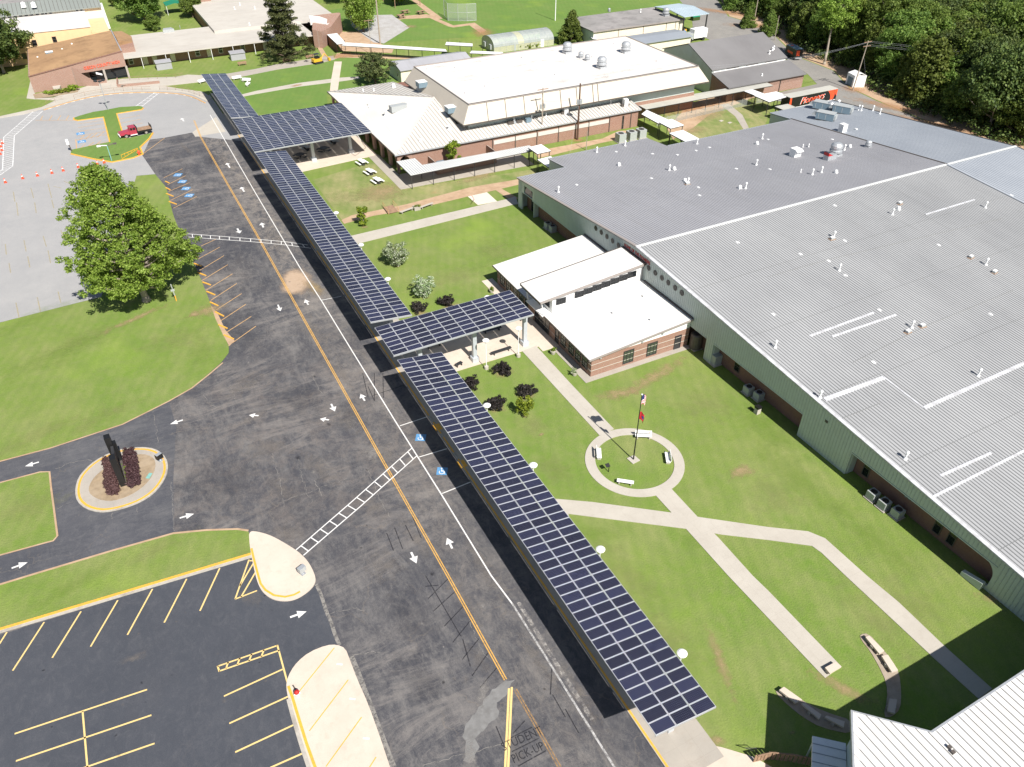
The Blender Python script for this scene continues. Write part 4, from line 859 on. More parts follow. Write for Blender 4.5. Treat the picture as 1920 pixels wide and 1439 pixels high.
# ================================================================ SOLAR CANOPIES
def canopy(x0, x1, y0, y1, z0, bx, cy, nx, ny, label, cols_, sw=None):
    t = thing('solar_canopy', label, 'solar canopy', (x0, y0, 0), 'solar panel canopies along the kerb')
    pw, pl = (x1-x0)/nx, (y1-y0)/ny
    key = 'solar_panel_%.2f_%.2f' % (pw, pl)
    a = MB(); gx, gy = .022, .018; hx, hy = pw/2-gx, pl/2-gy
    a.box(-hx, hx, -hy, hy, -.045, 0, 0)
    a.add([(-hx+.045, -hy+.045, .004), (hx-.045, -hy+.045, .004), (hx-.045, hy-.045, .004), (-hx+.045, hy-.045, .004)], [(0, 1, 2, 3)], 1)
    me = a.mesh('solar_panel', ['panel_frame', 'panel'])
    rot = (math.atan(cy), -math.atan(bx), 0)
    zf = lambda x, y: z0+bx*(x-x0)+cy*(y-y0)
    for i in range(nx):
        for j in range(ny):
            cx, cy_ = x0+(i+.5)*pw, y0+(j+.5)*pl
            inst('solar_panel', me, t, (cx, cy_, zf(cx, cy_)+random.uniform(-.006, .006)), (rot[0]+random.uniform(-.004, .004), rot[1]+random.uniform(-.004, .004), 0))
    # purlins and rafters under the panels
    p = MB()
    for i in range(nx*2+1):
        x = x0+(x1-x0)*i/(nx*2); x = min(max(x, x0+.06), x1-.06)
        if i % 2: p.prism([(x-.04, y0), (x+.04, y0), (x+.04, y1), (x-.04, y1)], [zf(x, y0)-.2, zf(x, y0)-.2, zf(x, y1)-.2, zf(x, y1)-.2], [zf(x, y0)-.05, zf(x, y0)-.05, zf(x, y1)-.05, zf(x, y1)-.05])
    p.build('purlins', 'grey_metal', t)
    e = MB()
    for y in (y0+.04, y1-.04):
        e.prism([(x0, y-.03), (x1, y-.03), (x1, y+.03), (x0, y+.03)], [zf(x0, y)-.26, zf(x1, y)-.26, zf(x1, y)-.26, zf(x0, y)-.26], [zf(x0, y)-.055, zf(x1, y)-.055, zf(x1, y)-.055, zf(x0, y)-.055])
    e.build('edge_beam', 'grey_metal', t)
    for (cx, cy_, wd) in cols_:
        zt = zf(cx, cy_)-.5
        c = MB(); c.cbox((cx, cy_, zt/2+.25), (wd, wd, zt-.5)); c.cbox((cx, cy_, .35), (wd*1.75, wd*1.75, .7))
        c.build('column', 'column', t)
        if sw == 'y':
            b = MB().prism([(cx-.15, y0+.2), (cx+.15, y0+.2), (cx+.15, y1-.2), (cx-.15, y1-.2)], [zf(cx, y0)-.4, zf(cx, y0)-.4, zf(cx, y1)-.4, zf(cx, y1)-.4], [zf(cx, y0)-.2, zf(cx, y0)-.2, zf(cx, y1)-.2, zf(cx, y1)-.2])
        else:
            b = MB().prism([(x0+.2, cy_-.15), (x1-.2, cy_-.15), (x1-.2, cy_+.15), (x0+.2, cy_+.15)], [zf(x0, cy_)-.5, zf(x1, cy_)-.5, zf(x1, cy_)-.5, zf(x0, cy_)-.5], [zf(x0, cy_)-.2, zf(x1, cy_)-.2, zf(x1, cy_)-.2, zf(x0, cy_)-.2])
        b.build('rafter', 'column', t)
    return t
c1 = canopy(23.67, 29.64, 21.66, 75.84, 6.41, -.127, .001, 3, 53, 'long solar panel canopy nearest the camera, ending at the pale concrete apron', [(27.6, 24+9.7*i, .34) for i in range(6)])
c2 = canopy(23.65, 43.70, 77.02, 84.02, 6.37, .008, .007, 10, 7, 'short solar panel canopy reaching across the plaza to the low white-roofed office', [(27.9, 79.3, .55), (35.8, 79.3, .55), (43.7, 79.5, .55)], 'y')
c3 = canopy(23.64, 29.51, 85.54, 151.02, 6.40, -.097, .006, 3, 64, 'long middle solar panel canopy between the office plaza and the cafeteria patio', [(27.6, 89+9.6*i, .34) for i in range(7)])
x1_, y1_ = G(589, 302); x2_, y2_ = G(658.5, 287)
c4 = canopy(24.02, 48.02, 154.07, 174.1, 5.87, 0, .005, 12, 20, 'wide square solar panel canopy over the cafeteria patio', [(x1_, y1_, .6), (x2_, y2_, .6), (x1_, 171, .6), (x2_, 171, .6), (28, y1_, .6)])
c5 = canopy(24.19, 30.09, 176.78, 211.65, 5.57, -.097, .002, 3, 34, 'farthest solar panel canopy beside the turning circle', [(27.9, 180+9.6*i, .34) for i in range(4)])
dsp = MB(); dsp.tube((45.0, 154.3, 5.6), (45.2, 153.0, 4.9), .07, .07, 6); dsp.tube((45.2, 153.0, 4.9), G3(686, 277, .1), .06, .06, 6)
dsp.build('downpipe', 'roof_cream', c4)

# ================================================================ MAIN HALL
X0 = 64.1
hall = thing('school_hall', 'huge grey ribbed-roof school hall with pale metal gable wall and round windows', 'building', (X0, 0, 0))
zr = lambda y: RIDGE_Z+(SF*(y-RIDGE_Y) if y > RIDGE_Y else SN*(y-RIDGE_Y))
YN = -4.0
near_pts = [(X0-.25, RIDGE_Y), (130.6, RIDGE_Y), (130.6, YN), (X0-.25, YN)]
nearP = [(x, y, zr(y)) for x, y in near_pts]
far_pts = [(X0-.25, RIDGE_Y), (X0-.25, 119.8), (74.2, 119.8), (74.2, 126.4), (97.8, 126.4), (97.8, 119.9), (131.0, 119.9), (131.0, RIDGE_Y)]
farP = [(x, y, zr(y)) for x, y in far_pts]
r1 = MB().slab(nearP, .22).build('roof', 'roof_grey', hall)
r2 = MB().slab(farP, .22).build('roof', 'roof_far', hall)
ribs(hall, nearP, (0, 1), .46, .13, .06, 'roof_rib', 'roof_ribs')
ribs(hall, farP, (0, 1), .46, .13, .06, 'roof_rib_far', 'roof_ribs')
def capline(parent, a, b, wd, ht, mat, name='ridge_cap'):
    A, B = Vector(a), Vector(b); d = (B-A).normalized(); n = d.cross(Vector((0, 0, 1))).normalized()*wd/2; up = Vector((0, 0, ht))
    vs = [A-n, B-n, B+n, A+n, A-n+up, B-n+up, B+n+up, A+n+up]
    return MB().add([tuple(q) for q in vs], [(3, 2, 1, 0), (4, 5, 6, 7), (0, 1, 5, 4), (1, 2, 6, 5), (2, 3, 7, 6), (3, 0, 4, 7)]).build(name, mat, parent)
capline(hall, (X0-.3, RIDGE_Y, RIDGE_Z-.02), (149.8, RIDGE_Y, RIDGE_Z-.02), .46, .1, 'roof_pale')
capline(hall, (X0-.1, YN, zr(YN)-.1), (X0-.1, RIDGE_Y, RIDGE_Z-.1), .48, .17, 'sealant', 'rake_trim')
capline(hall, (X0-.1, RIDGE_Y, RIDGE_Z-.1), (X0-.1, 119.8, zr(119.8)-.1), .42, .17, 'brown_trim', 'rake_trim')
capline(hall, (130.75, 40, zr(40)), (130.75, RIDGE_Y, RIDGE_Z), .4, .12, 'roof_blue', 'rake_trim')
capline(hall, (130.9, RIDGE_Y, RIDGE_Z), (130.9, 120.5, zr(120.5)), .35, .10, 'trim', 'rake_trim')
capline(hall, (X0-.25, 119.95, zr(119.9)-.12), (74.3, 119.95, zr(119.9)-.12), .3, .14, 'grey_metal', 'gutter')
capline(hall, (97.9, 120.0, zr(119.9)-.12), (131, 120.0, zr(119.9)-.12), .3, .14, 'grey_metal', 'gutter')
capline(hall, (74.2, 126.5, zr(126.4)-.12), (97.8, 126.5, zr(126.4)-.12), .3, .14, 'grey_metal', 'gutter')
blueP = [(131.2, RIDGE_Y, zr(RIDGE_Y)-.12), (150.0, RIDGE_Y, zr(RIDGE_Y)-.12), (150.0, 127.2, zr(127.2)-.12), (131.2, 127.2, zr(127.2)-.12)]
blueN = [(130.9, RIDGE_Y, zr(RIDGE_Y)-.1), (150.0, RIDGE_Y, zr(RIDGE_Y)-.1), (150.0, 30, zr(30)-.1), (130.9, 30, zr(30)-.1)]
MB().slab(blueP, .22).build('roof', 'roof_blue', hall); MB().slab(blueN, .22).build('roof', 'roof_blue', hall)
ribs(hall, blueP, (0, 1), .6, .12, .05, 'roof_blue_rib', 'roof_ribs'); ribs(hall, blueN, (0, 1), .6, .12, .05, 'roof_blue_rib', 'roof_ribs')
capline(hall, (150.05, 30, zr(30)-.2), (150.05, RIDGE_Y, RIDGE_Z-.2), .2, .18, 'trim', 'rake_trim'); capline(hall, (150.05, RIDGE_Y, RIDGE_Z-.2), (150.05, 127.2, zr(127.2)-.2), .2, .18, 'trim', 'rake_trim')
# walls behind the front face
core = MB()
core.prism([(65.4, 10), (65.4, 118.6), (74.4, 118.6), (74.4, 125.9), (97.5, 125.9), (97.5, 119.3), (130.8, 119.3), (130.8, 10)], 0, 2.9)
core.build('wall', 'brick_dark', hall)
w2 = MB()
w2.prism([(74.25, 119.9), (74.25, 126.1), (97.75, 126.1), (97.75, 119.7), (131.3, 119.7), (131.3, 126.9), (149.9, 126.9), (149.9, 82.5), (131.3, 82.5), (74.25, 82.5)], 0, [zr(119.9)-.3, zr(126.1)-.25, zr(126.1)-.25, zr(119.7)-.25, zr(119.7)-.25, zr(126.9)-.4, zr(126.9)-.4, 8.8, 8.8, 8.8])
w2.build('wall', 'metal_wall', hall)
MB().prism([(64.4, 119.3), (64.4, 119.6), (74.2, 119.6), (74.2, 119.3)], 0, zr(119.6)-.2).build('wall', 'metal_wall', hall)
# pale metal front: band above brick, with full-height bays
front = MB()
def seg(y0, y1, zb):
    ys = [y0, y1] if not (y0 < RIDGE_Y < y1) else [y0, RIDGE_Y, y1]
    for a, b in zip(ys, ys[1:]):
        ta, tb = zr(a)-.16, zr(b)-.16
        front.add([(X0, a, zb), (X0, b, zb), (X0, b, tb), (X0, a, ta), (X0+.3, a, zb), (X0+.3, b, zb), (X0+.3, b, tb), (X0+.3, a, ta)],
                  [(0, 3, 2, 1), (4, 5, 6, 7), (0, 4, 7, 3), (1, 2, 6, 5), (3, 7, 6, 2), (0, 1, 5, 4)])
seg(YN, 21.2, 0); seg(21.2, 39.5, 3.45); seg(39.5, 47.15, 0); seg(47.15, 63.75, 3.3); seg(63.75, 65.2, 0); seg(65.2, 96.9, 3.3); seg(96.9, 114.4, 3.3); seg(118.4, 119.75, 0); seg(117.6, 118.4, 3.4); seg(114.4, 117.6, 5.0)
front.build('front_siding', 'metal_wall', hall)
sr = MB()
y = YN
while y < 119.6:
    zb = 3.46
    for a, b, z_ in ((YN, 21.2, 0), (39.5, 47.15, 0), (63.75, 65.2, 0), (118.4, 120, 0), (114.4, 117.6, 5.0)):
        if a <= y <= b: zb = z_
    if not (114 < y < 118.5): sr.box(X0-.035, X0-.001, y-.05, y+.05, zb+.02, zr(y)-.2)
    y += .42
sr.build('siding_ribs', 'metal_rib', hall, kind='stuff')
tr = MB()
for a, b in ((21.2, 39.5), (47.15, 63.75), (65.2, 68.9), (96.9, 114.4)): MB().box(X0-.06, X0+.9, a, b, 3.30, 3.42).build('soffit', 'metal_wall', hall)
for yy in (39.5, 47.15, 63.75, 65.2, 21.2, 114.4): MB().box(X0+.31, X0+1.28, yy-.08, yy+.08, 0, 3.3).build('return_wall', 'metal_wall', hall)
for i in range(10):   # rounded end of the last recess
    a0, a1 = math.pi/2*i/10, math.pi/2*(i+1)/10
MB().prism([(X0, 21.2), (X0, 22.6), (X0+.3, 22.6), (X0+.3, 21.2)], 0, [0.6, .05, .05, .6]).build('curved_sill', 'metal_wall', hall)
cs = MB()
for i in range(8):
    a0, a1 = math.pi/2*i/8, math.pi/2*(i+1)/8; q = 1.7
    ya, yb = 21.2+q*(1-math.cos(a0)), 21.2+q*(1-math.cos(a1)); za, zb = 3.45-q+q*math.sin(a0), 3.45-q+q*math.sin(a1)
    cs.add([(X0, ya, za), (X0, yb, zb), (X0, yb, 3.46), (X0, ya, 3.46), (X0+.3, ya, za), (X0+.3, yb, zb), (X0+.3, yb, 3.46), (X0+.3, ya, 3.46)], [(0, 3, 2, 1), (4, 5, 6, 7), (0, 1, 5, 4), (0, 4, 7, 3)])
cs.build('curved_corner', 'metal_wall', hall)
for yy, z_ in ((93.6, 7.15), (92.0, 7.15), (90.4, 7.15), (88.8, 7.15), (87.2, 7.15), (85.7, 7.15), (79.3, 7.15), (77.7, 7.15), (76.1, 7.15), (74.6, 7.15), (73.0, 7.15), (71.45, 7.15)):
    a = MB(); a.lathe([(.42, 0), (.42, .05)], 20); b = MB(); b.lathe([(.36, .051), (.36, .06)], 20)
    f = inst('round_window', a.mesh('round_window', 'trim'), hall, (X0-.03, yy, z_), (0, -math.pi/2, 0))
    p = bpy.data.objects.new('pane', b.mesh('pane', 'black')); col.objects.link(p); p.parent = f
text('HOME OF THE PIONEERS', .78, 'red', hall, (X0-.05, 82.4, 7.95), (R(90), 0, R(-90)), .03, 'red_lettering', 0.76)
# recessed windows and doors in the brick
for yy, zc, w_, h_ in ((44.9-7.0, 1.7, .9, 2.3), (28.3, 1.7, .9, 2.3), (26.6, 1.7, .9, 2.3), (60.0, 1.6, 1.0, 1.6)):
    window(hall, (65.4, yy, zc), '-x', w_, h_, 1, 2)
window(hall, (64.9+.5, 115.9, 1.6), '-x', 2.2, 3.0, 2, 2)
ag = MB(); 
for i in range(12):
    a0, a1 = math.pi*i/12, math.pi*(i+1)/12
    ag.add([(X0+.12, 116.0, 3.6), (X0+.12, 116.0+1.45*math.cos(a0), 3.6+1.45*math.sin(a0)), (X0+.12, 116.0+1.45*math.cos(a1), 3.6+1.45*math.sin(a1))], [(0, 1, 2)])
ag.build('arched_window', 'glass', hall)
MB().box(X0-.02, X0+.2, 114.4, 117.7, 3.48, 3.6).build('transom', 'metal_wall', hall)
MB().box(X0-.08, X0, 43.6, 44.0, 4.6, 4.9).build('wall_lamp', 'trim', hall)
# letters on brick: small painted sign pipes
pv = MB()
for k in range(6): pv.box(65.25, 65.38, 30.4+k*.42, 30.65+k*.42, 2.2-.04*k, 2.7-.05*k)
pv.build('wall_boxes', 'ac_blue', hall)
MB().prism([(63.5, 21.4), (64.0, 21.4), (64.0, 23.6), (63.5, 23.6)], 0, [1.0, 1.0, .5, .5]).build('low_wall', 'metal_wall', hall)

# rooftop pieces are fixed to the roof
_v = {}
def vent_pipe(h_, r_=.13):
    k = ('p', h_, r_)
    if k not in _v:
        a = MB(); a.lathe([(r_*2.6, 0), (r_*1.3, .25), (r_, .3), (r_, h_), (r_*1.9, h_+.02), (r_*1.9, h_+.18), (r_*.3, h_+.34)], 10); _v[k] = a.mesh('vent_pipe', 'white_metal')
    return _v[k]
def vent_hood():
    if 'h' not in _v:
        a = MB(); a.box(-.4, .4, -.35, .35, 0, .35); a.lathe([(.38, .35), (.42, .55), (.34, .8), (.1, .92)], 10); _v['h'] = a.mesh('hood_vent', 'white_metal')
    return _v['h']
def vent_dome(s=1.0):
    k = ('d', s)
    if k not in _v:
        a = MB(); a.box(-.62*s, .62*s, -.62*s, .62*s, 0, .35*s)
        a.lathe([(.45*s, .35*s), (.75*s, .5*s), (.78*s, .75*s), (.66*s, .8*s), (.66*s, 1.0*s), (.74*s, 1.05*s), (.72*s, 1.35*s), (.5*s, 1.6*s), (.1*s, 1.7*s)], 16); _v[k] = a.mesh('fan_vent', 'grey_metal')
    return _v[k]
def curb_unit():
    if 'c' not in _v:
        a = MB(); a.box(-.5, .5, -.32, .32, .12, .55, 1); a.box(-.46, .46, -.28, .28, .55, .62, 0); a.box(-.7, .7, -.45, .45, 0, .13, 2); _v['c'] = a.mesh('roof_unit', ['white_metal', 'ac', 'wood'])
    return _v['c']
def rv(kind, px, pl, parent=hall, **k):
    P = pl(*px)
    me, nm = {'p': (vent_pipe(.85, .10), 'vent_pipe'), 's': (vent_pipe(.4, .06), 'vent_pipe'), 'h': (vent_hood(), 'hood_vent'), 'd': (vent_dome(k.get('s', 1.0)), 'fan_vent'), 'u': (curb_unit(), 'roof_unit')}[kind]
    sc_ = .72 if kind in 'hu' else 1.0
    return inst(nm, me, parent, (P[0], P[1], P[2]-.03), (0, 0, k.get('rz', random.uniform(-.2, .2))), (sc_, sc_, sc_))
for k_, px in (('p', (1047, 361)), ('p', (1119, 286)), ('h', (1160.5, 311)), ('p', (1172, 274)), ('p', (1255, 320)), ('h', (1264, 319)), ('p', (1290, 345)), ('h', (1284, 341)), ('p', (1307, 270.5)), ('p', (1429, 261)), ('h', (1419, 271)), ('p', (1418, 310)),
               ('h', (1387, 354)), ('p', (1398, 354)), ('s', (1516, 276)), ('s', (1505, 277)), ('s', (1501, 324)), ('p', (1523, 328)), ('p', (1540, 324)), ('h', (1567, 325)), ('p', (1583, 282)), ('h', (1593, 277)), ('d', (1627, 276)), ('u', (1289, 346))):
    rv(k_, px, FAR, s=.8)
for k_, px in (('u', (1687, 383)), ('p', (1673, 403)), ('h', (1684, 394)), ('p', (1847, 390)), ('p', (1563, 446)), ('u', (1560, 449)), ('p', (1573, 508)), ('u', (1820, 484)), ('p', (1848, 497)), ('u', (1864, 512)), ('p', (1709, 615)), ('u', (1729, 613)), ('u', (1702, 624)),
               ('p', (1453, 652)), ('p', (1834, 705)), ('p', (1537, 746)), ('p', (1697, 861))):
    rv(k_, px, NEAR)
rv('d', (1565, 292), FAR, s=1.5)
P = FAR(1555, 299); a = MB(); a.box(-1.1, 1.1, -.6, .6, 0, .9, 0); a.prism([(-1.1, -.6), (0, -.6), (0, .6), (-1.1, .6)], .9, [1.5, .92, .92, 1.5], 1)
inst('exhaust_unit', a.mesh('exhaust_unit', ['grey_metal', 'red']), hall, P)
P = FAR(1490, 293); a = MB(); a.box(-.8, .8, -.7, .7, 0, 1.5, 0); a.prism([(-.8, -1.2), (.8, -1.2), (.8, -.7), (-.8, -.7)], 1.1, [1.2, 1.2, 1.5, 1.5], 0); inst('intake_hood', a.mesh('intake_hood', ['white_metal']), hall, P)
P = FAR(1579, 246); inst('intake_hood', MB().box(-.6, .6, -.6, .6, 0, 1.6).mesh('intake_box', 'white_metal'), hall, (P[0], P[1], P[2]-.15))
def big_ac(P, rz, L=3.7):
    a = MB(); a.box(-L/2, L/2, -1.0, 1.0, .25, 1.65, 1); a.box(-L/2-.05, L/2+.05, -1.05, 1.05, 1.65, 1.72, 0); a.prism([(-L/2-.9, -.9), (-L/2, -.9), (-L/2, .9), (-L/2-.9, .9)], [.9]*4, [1.1, 1.65, 1.65, 1.1], 0)
    a.box(L/2, L/2+.35, -.8, .8, .5, 1.4, 0); a.box(-L/2+.1, L/2-.1, -.9, .9, 0, .25, 2)
    for i in range(2): a.box(-L/2+.5+i*1.5, -L/2+.6+i*1.5, -1.02, -1.0, .4, 1.5, 0)
    return inst('rooftop_unit', a.mesh('rooftop_unit', ['ac', 'ac_blue', 'trim']), hall, P, (0, 0, rz))
for px, rz in (((1547, 224), R(-62)), ((1578, 211), R(-62)), ((1541, 204), R(-62))):
    P = FAR(*px); big_ac((P[0], P[1], P[2]-.15), rz)
P = FAR(1556, 206); inst('fan_vent', vent_dome(1.1), hall, (P[0], P[1], P[2]-.1)); P = FAR(1570, 203); inst('vent_pipe', vent_pipe(1.6, .2), hall, (P[0], P[1], P[2]-.1))
for px in ((1610, 206), (1615, 207), (1637, 207), (1650, 213)): P = FAR(*px); inst('vent_pipe', vent_pipe(.9, .1), hall, (P[0], P[1], P[2]-.15))
def tape(pts, pl, wd, mat='sealant', z=.075):
    wd = wd*.62
    P = [Vector(pl(*p)) for p in pts]; m = MB()
    for a, b in zip(P, P[1:]):
        d = (b-a); n = Vector((-d.y, d.x, 0)).normalized()*wd/2; n.z = (SN if pl is NEAR else SF)*n.y; u = Vector((0, 0, z))
        m.add([tuple(q) for q in (a-n+u, b-n+u, b+n+u, a+n+u, a-n, b-n, b+n, a+n)], [(0, 1, 2, 3), (0, 4, 5, 1), (2, 6, 7, 3)])
    return m.build('sealant_strip', mat, hall)
for pts, wd in (([(1518, 631), (1638, 587)], .5), ([(1560, 632), (1680, 591)], .5), ([(1735, 403), (1827, 375)], .45), ([(1546, 750), (1657, 709)], .9), ([(1657, 708), (1732, 766)], .35), ([(1732, 766), (1920, 682)], .75), ([(1763, 893), (1858, 850)], .5), ([(1750, 932), (1920, 846)], .45)):
    tape(pts, NEAR, wd)
for pts in ([(1440, 520), (1550, 488), (1880, 410)], [(1600, 680), (1740, 610), (1900, 545)], [(1580, 785), (1650, 757)]): tape(pts, NEAR, .07, 'roof_rib')
for y_ in (70, 58.5, 46, 34, 22): MB().box(64.4, 130.3, y_-.03, y_+.03, zr(y_)+.0, zr(y_)+.03).build('sheet_lap', 'roof_rib', hall)
for y_ in (94.5, 107): MB().box(64.4, 130.3, y_-.03, y_+.03, zr(y_)+.0, zr(y_)+.03).build('sheet_lap', 'roof_rib_far', hall)
random.seed(5)
for px in ((1565, 386), (1501, 477), (1584, 452), (1553, 490), (1585, 517), (1649, 582), (1857, 590), (1638, 680), (1896, 367), (1760, 460), (1450, 590), (1383, 455)):
    x, y, z = NEAR(*px); MB().prism([(x-.22, y-.26), (x+.22, y-.26), (x+.22, y+.26), (x-.22, y+.26)], z-.1, [z+.055-.02, z+.055-.02, z+.055+.02, z+.055+.02]).build('roof_patch', 'white_metal', hall)
for px in ((1155, 285), (1270, 291), (1221, 335), (1309, 352), (1311, 367), (1380, 317), (1330, 277), (1443, 318), (1305, 283), (1223, 289), (1081, 347), (1560, 262), (1605, 242), (1440, 262)):
    x, y, z = FAR(*px); MB().prism([(x-.22, y-.26), (x+.22, y-.26), (x+.22, y+.26), (x-.22, y+.26)], z-.1, [z+.1, z+.1, z+.05, z+.05]).build('roof_patch', 'white_metal', hall)

# ================================================================ OFFICE FRONT (white roofs)
off = thing('office_wing', 'low brick office wing with blinding white roofs and a raised clerestory', 'building', (48, 69, 0))
XF, XW = 47.95, 64.05
zo = lambda x: 3.3+(x-XF)*.0845
base = MB(); base.box(XF, XW, 68.75, 96.4, 0, 2.95); base.build('wall', 'brick', off)
st = MB()
for z_ in (.95, 1.9): st.box(XF-.03, XW-.02, 68.70, 68.75, z_, z_+.07); st.box(XF-.05, XF-.001, 68.7, 96.4, z_, z_+.07)
st.build('band_course', 'concrete', off)
for ya, yb in ((68.80, 69.1), (96.1, 96.35)): MB().prism([(XF+.02, ya), (XW, ya), (XW, yb), (XF+.02, yb)], 2.95, [zo(XF)-.12, zo(XW)-.12, zo(XW)-.12, zo(XF)-.12]).build('gable_siding', 'white_metal', off)
for ya, yb in ((68.35, 80.4), (85.3, 96.75)):
    P = [(XF-.65, ya, zo(XF-.65)), (XW, ya, zo(XW)), (XW, yb, zo(XW)), (XF-.65, yb, zo(XF-.65))]
    MB().slab(P, .18).build('roof', 'roof_white', off); ribs(off, P, (1, 0), .46, .06, .045, 'roof_white_rib', 'roof_ribs')
    capline(off, (XF-.68, ya, zo(XF-.65)-.18), (XF-.68, yb, zo(XF-.65)-.18), .1, .2, 'trim', 'fascia')
capline(off, (XF-.65, 68.3, zo(XF-.65)-.22), (XW, 68.3, zo(XW)-.22), .12, .24, 'brown_trim', 'fascia')
capline(off, (64.0, 68.4, zo(XW)-.02), (64.0, 79.9, zo(XW)-.02), .25, .2, 'trim', 'flashing'); capline(off, (64.0, 85.6, zo(XW)-.02), (64.0, 96.7, zo(XW)-.02), .25, .2, 'trim', 'flashing')
zc = lambda x: 5.85+(x-46.4)*.094
cl_ = MB(); cl_.prism([(48.6, 80.45), (XW, 80.45), (XW, 85.25), (48.6, 85.25)], 2.9, [zc(48.6)-.12, zc(XW)-.12, zc(XW)-.12, zc(48.6)-.12]); cl_.build('clerestory_wall', 'white_metal', off)
P = [(46.4, 80.15, zc(46.4)), (XW, 80.15, zc(XW)), (XW, 85.9, zc(XW)), (46.4, 85.9, zc(46.4))]
MB().slab(P, .2).build('roof', 'roof_white', off); ribs(off, P, (1, 0), .46, .06, .045, 'roof_white_rib', 'roof_ribs')
capline(off, (46.4, 80.1, zc(46.4)-.3), (XW, 80.1, zc(XW)-.3), .12, .32, 'brown_trim', 'fascia'); capline(off, (46.38, 79.9, zc(46.4)-.25), (46.38, 85.9, zc(46.4)-.25), .1, .26, 'trim', 'fascia'); capline(off, (46.4, 85.98, zc(46.4)-.2), (XW, 85.98, zc(XW)-.2), .16, .24, 'trim', 'fascia')
capline(off, (63.9, 79.85, zc(XW)-.1), (63.9, 85.9, zc(XW)-.1), .3, .22, 'trim', 'flashing')
dp = MB(); dp.tube((63.75, 79.95, zc(XW)-.2), (63.75, 80.25, zc(XW)-1), .05); dp.tube((63.75, 80.25, zc(XW)-1), (63.75, 80.25, 4.7), .05); dp.build('downpipe', 'trim', off)
# clerestory glazing
for i in range(7):
    xc = 53.0+i*1.5; window(off, (xc, 80.44, zc(xc)-1.25), '-y', 1.5, .95, 2, 2, 'dark_metal', 'glass', .07)
window(off, (50.0, 80.44, zc(50.0)-1.25), '-y', 1.6, .95, 2, 2, 'dark_metal', 'glass', .07)
window(off, (48.6, 82.85, 4.6), '-x', 3.4, 1.6, 3, 2, 'dark_metal', 'glass')
pst = MB(); pst.tube((47.3, 80.6, 3.2), (46.9, 80.6, zc(47)-.2), .07); pst.tube((47.3, 85.1, 3.2), (46.9, 85.1, zc(47)-.2), .07); pst.box(47.0, 48.6, 80.45, 85.25, 3.1, 3.22); pst.build('entrance_canopy', 'white_metal', off)
# front doors under the clerestory and front windows
window(off, (XF, 82.0, 1.35), '-x', 4.2, 2.6, 4, 2, 'dark_metal', 'glass', name='door')
for yy in (70.3, 72.05, 73.8, 76.0, 88.3, 90.4, 92.6, 94.6): window(off, (XF, yy, 1.65), '-x', 1.3, 2.1, 2, 2, 'dark_metal', 'glass_lit', .12)
window(off, (XF, 77.7, 1.25), '-x', .95, 2.2, 1, 2, 'dark_metal'); window(off, (XF, 86.7, 1.25), '-x', .95, 2.2, 1, 2, 'dark_metal')
window(off, (53.9, 68.75, 1.45), '-y', 1.7, 2.1, 3, 2, 'dark_metal', 'glass_lit', .12); window(off, (57.8, 68.75, 1.45), '-y', 1.7, 2.1, 3, 2, 'dark_metal', 'glass_lit', .12)
window(off, (62.2, 68.75, 1.15), '-y', 1.15, 2.25, 1, 1, 'dark_metal', 'dark_metal', name='door')
wl = MB()
for x, z_ in ((49.3, 2.75), (56.0, 3.15), (59.3, 3.5)): wl.cbox((x, 68.66, z_), (.22, .16, .2))
wl.build('wall_lamps', 'ac', off)
for p_ in ((55.6, 75.4), (59.0, 71.2), (61.5, 76.5)): inst('vent_pipe', vent_pipe(.3, .06), off, (p_[0], p_[1], zo(p_[0])-.02))

# ================================================================ CAFETERIA AND GYM
caf = thing('cafeteria', 'brick cafeteria with cream standing-seam hip roof and round arches', 'building', (49.3, 144.3, 0))
AP = (65.9, 163.0, 7.7)
C0, C1 = (49.35, 144.35, 4.0), (49.25, 189.3, 4.0)
wst = [C0, AP, C1]; sth = [C0, (108.7, 144.2, 4.0), (108.7, 150.6, 4.95), (71, 150.6, 5.25), (AP[0], AP[1], AP[2])]
sth = [C0, (66.0, 144.3, 4.0), (66.0, 163.0, 7.7)]
strip_ = [(66.0, 144.3, 4.0), (108.7, 144.3, 4.0), (108.7, 151.2, 5.37), (66.0, 151.2, 5.37)]
nth = [C1, (66.0, 189.3, 4.0), (66.0, 163.0, 7.7)]
for p in (wst, sth, strip_, nth): MB().slab(p, .2).build('roof', 'roof_cream', caf)
ribs(caf, wst, (1, 0), .61, .09, .06, 'roof_cream', 'roof_ribs'); ribs(caf, sth, (0, 1), .82, .2, .07, 'roof_cream_rib', 'roof_ribs'); ribs(caf, strip_, (0, 1), .82, .2, .07, 'roof_cream_rib', 'roof_ribs'); ribs(caf, nth, (0, 1), .82, .2, .07, 'roof_cream_rib', 'roof_ribs')
capline(caf, C0, AP, .35, .1, 'roof_cream', 'hip_cap'); capline(caf, C1, AP, .3, .1, 'roof_cream_rib', 'hip_cap')
capline(caf, (49.2, 144.25, 3.82), (108.8, 144.25, 3.82), .16, .22, 'grey_metal', 'gutter'); capline(caf, (49.25, 144.2, 3.8), (49.15, 189.4, 3.8), .14, .22, 'trim', 'gutter'); capline(caf, (108.75, 144.2, 3.85), (108.75, 151, 5.2), .14, .2, 'grey_metal', 'rake_trim')
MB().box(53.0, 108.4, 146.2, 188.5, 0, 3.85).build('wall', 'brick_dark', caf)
sb = MB(); sb.box(52.6, 108.4, 144.75, 146.2, 0, 3.8); sb.build('wall', 'brick', caf)
ebk = MB(); ebk.prism([(66, 145), (108.38, 145), (108.38, 151), (66, 151)], 3.8, [4.0, 4.0, 5.1, 5.1]); ebk.build('wall', 'brick', caf)
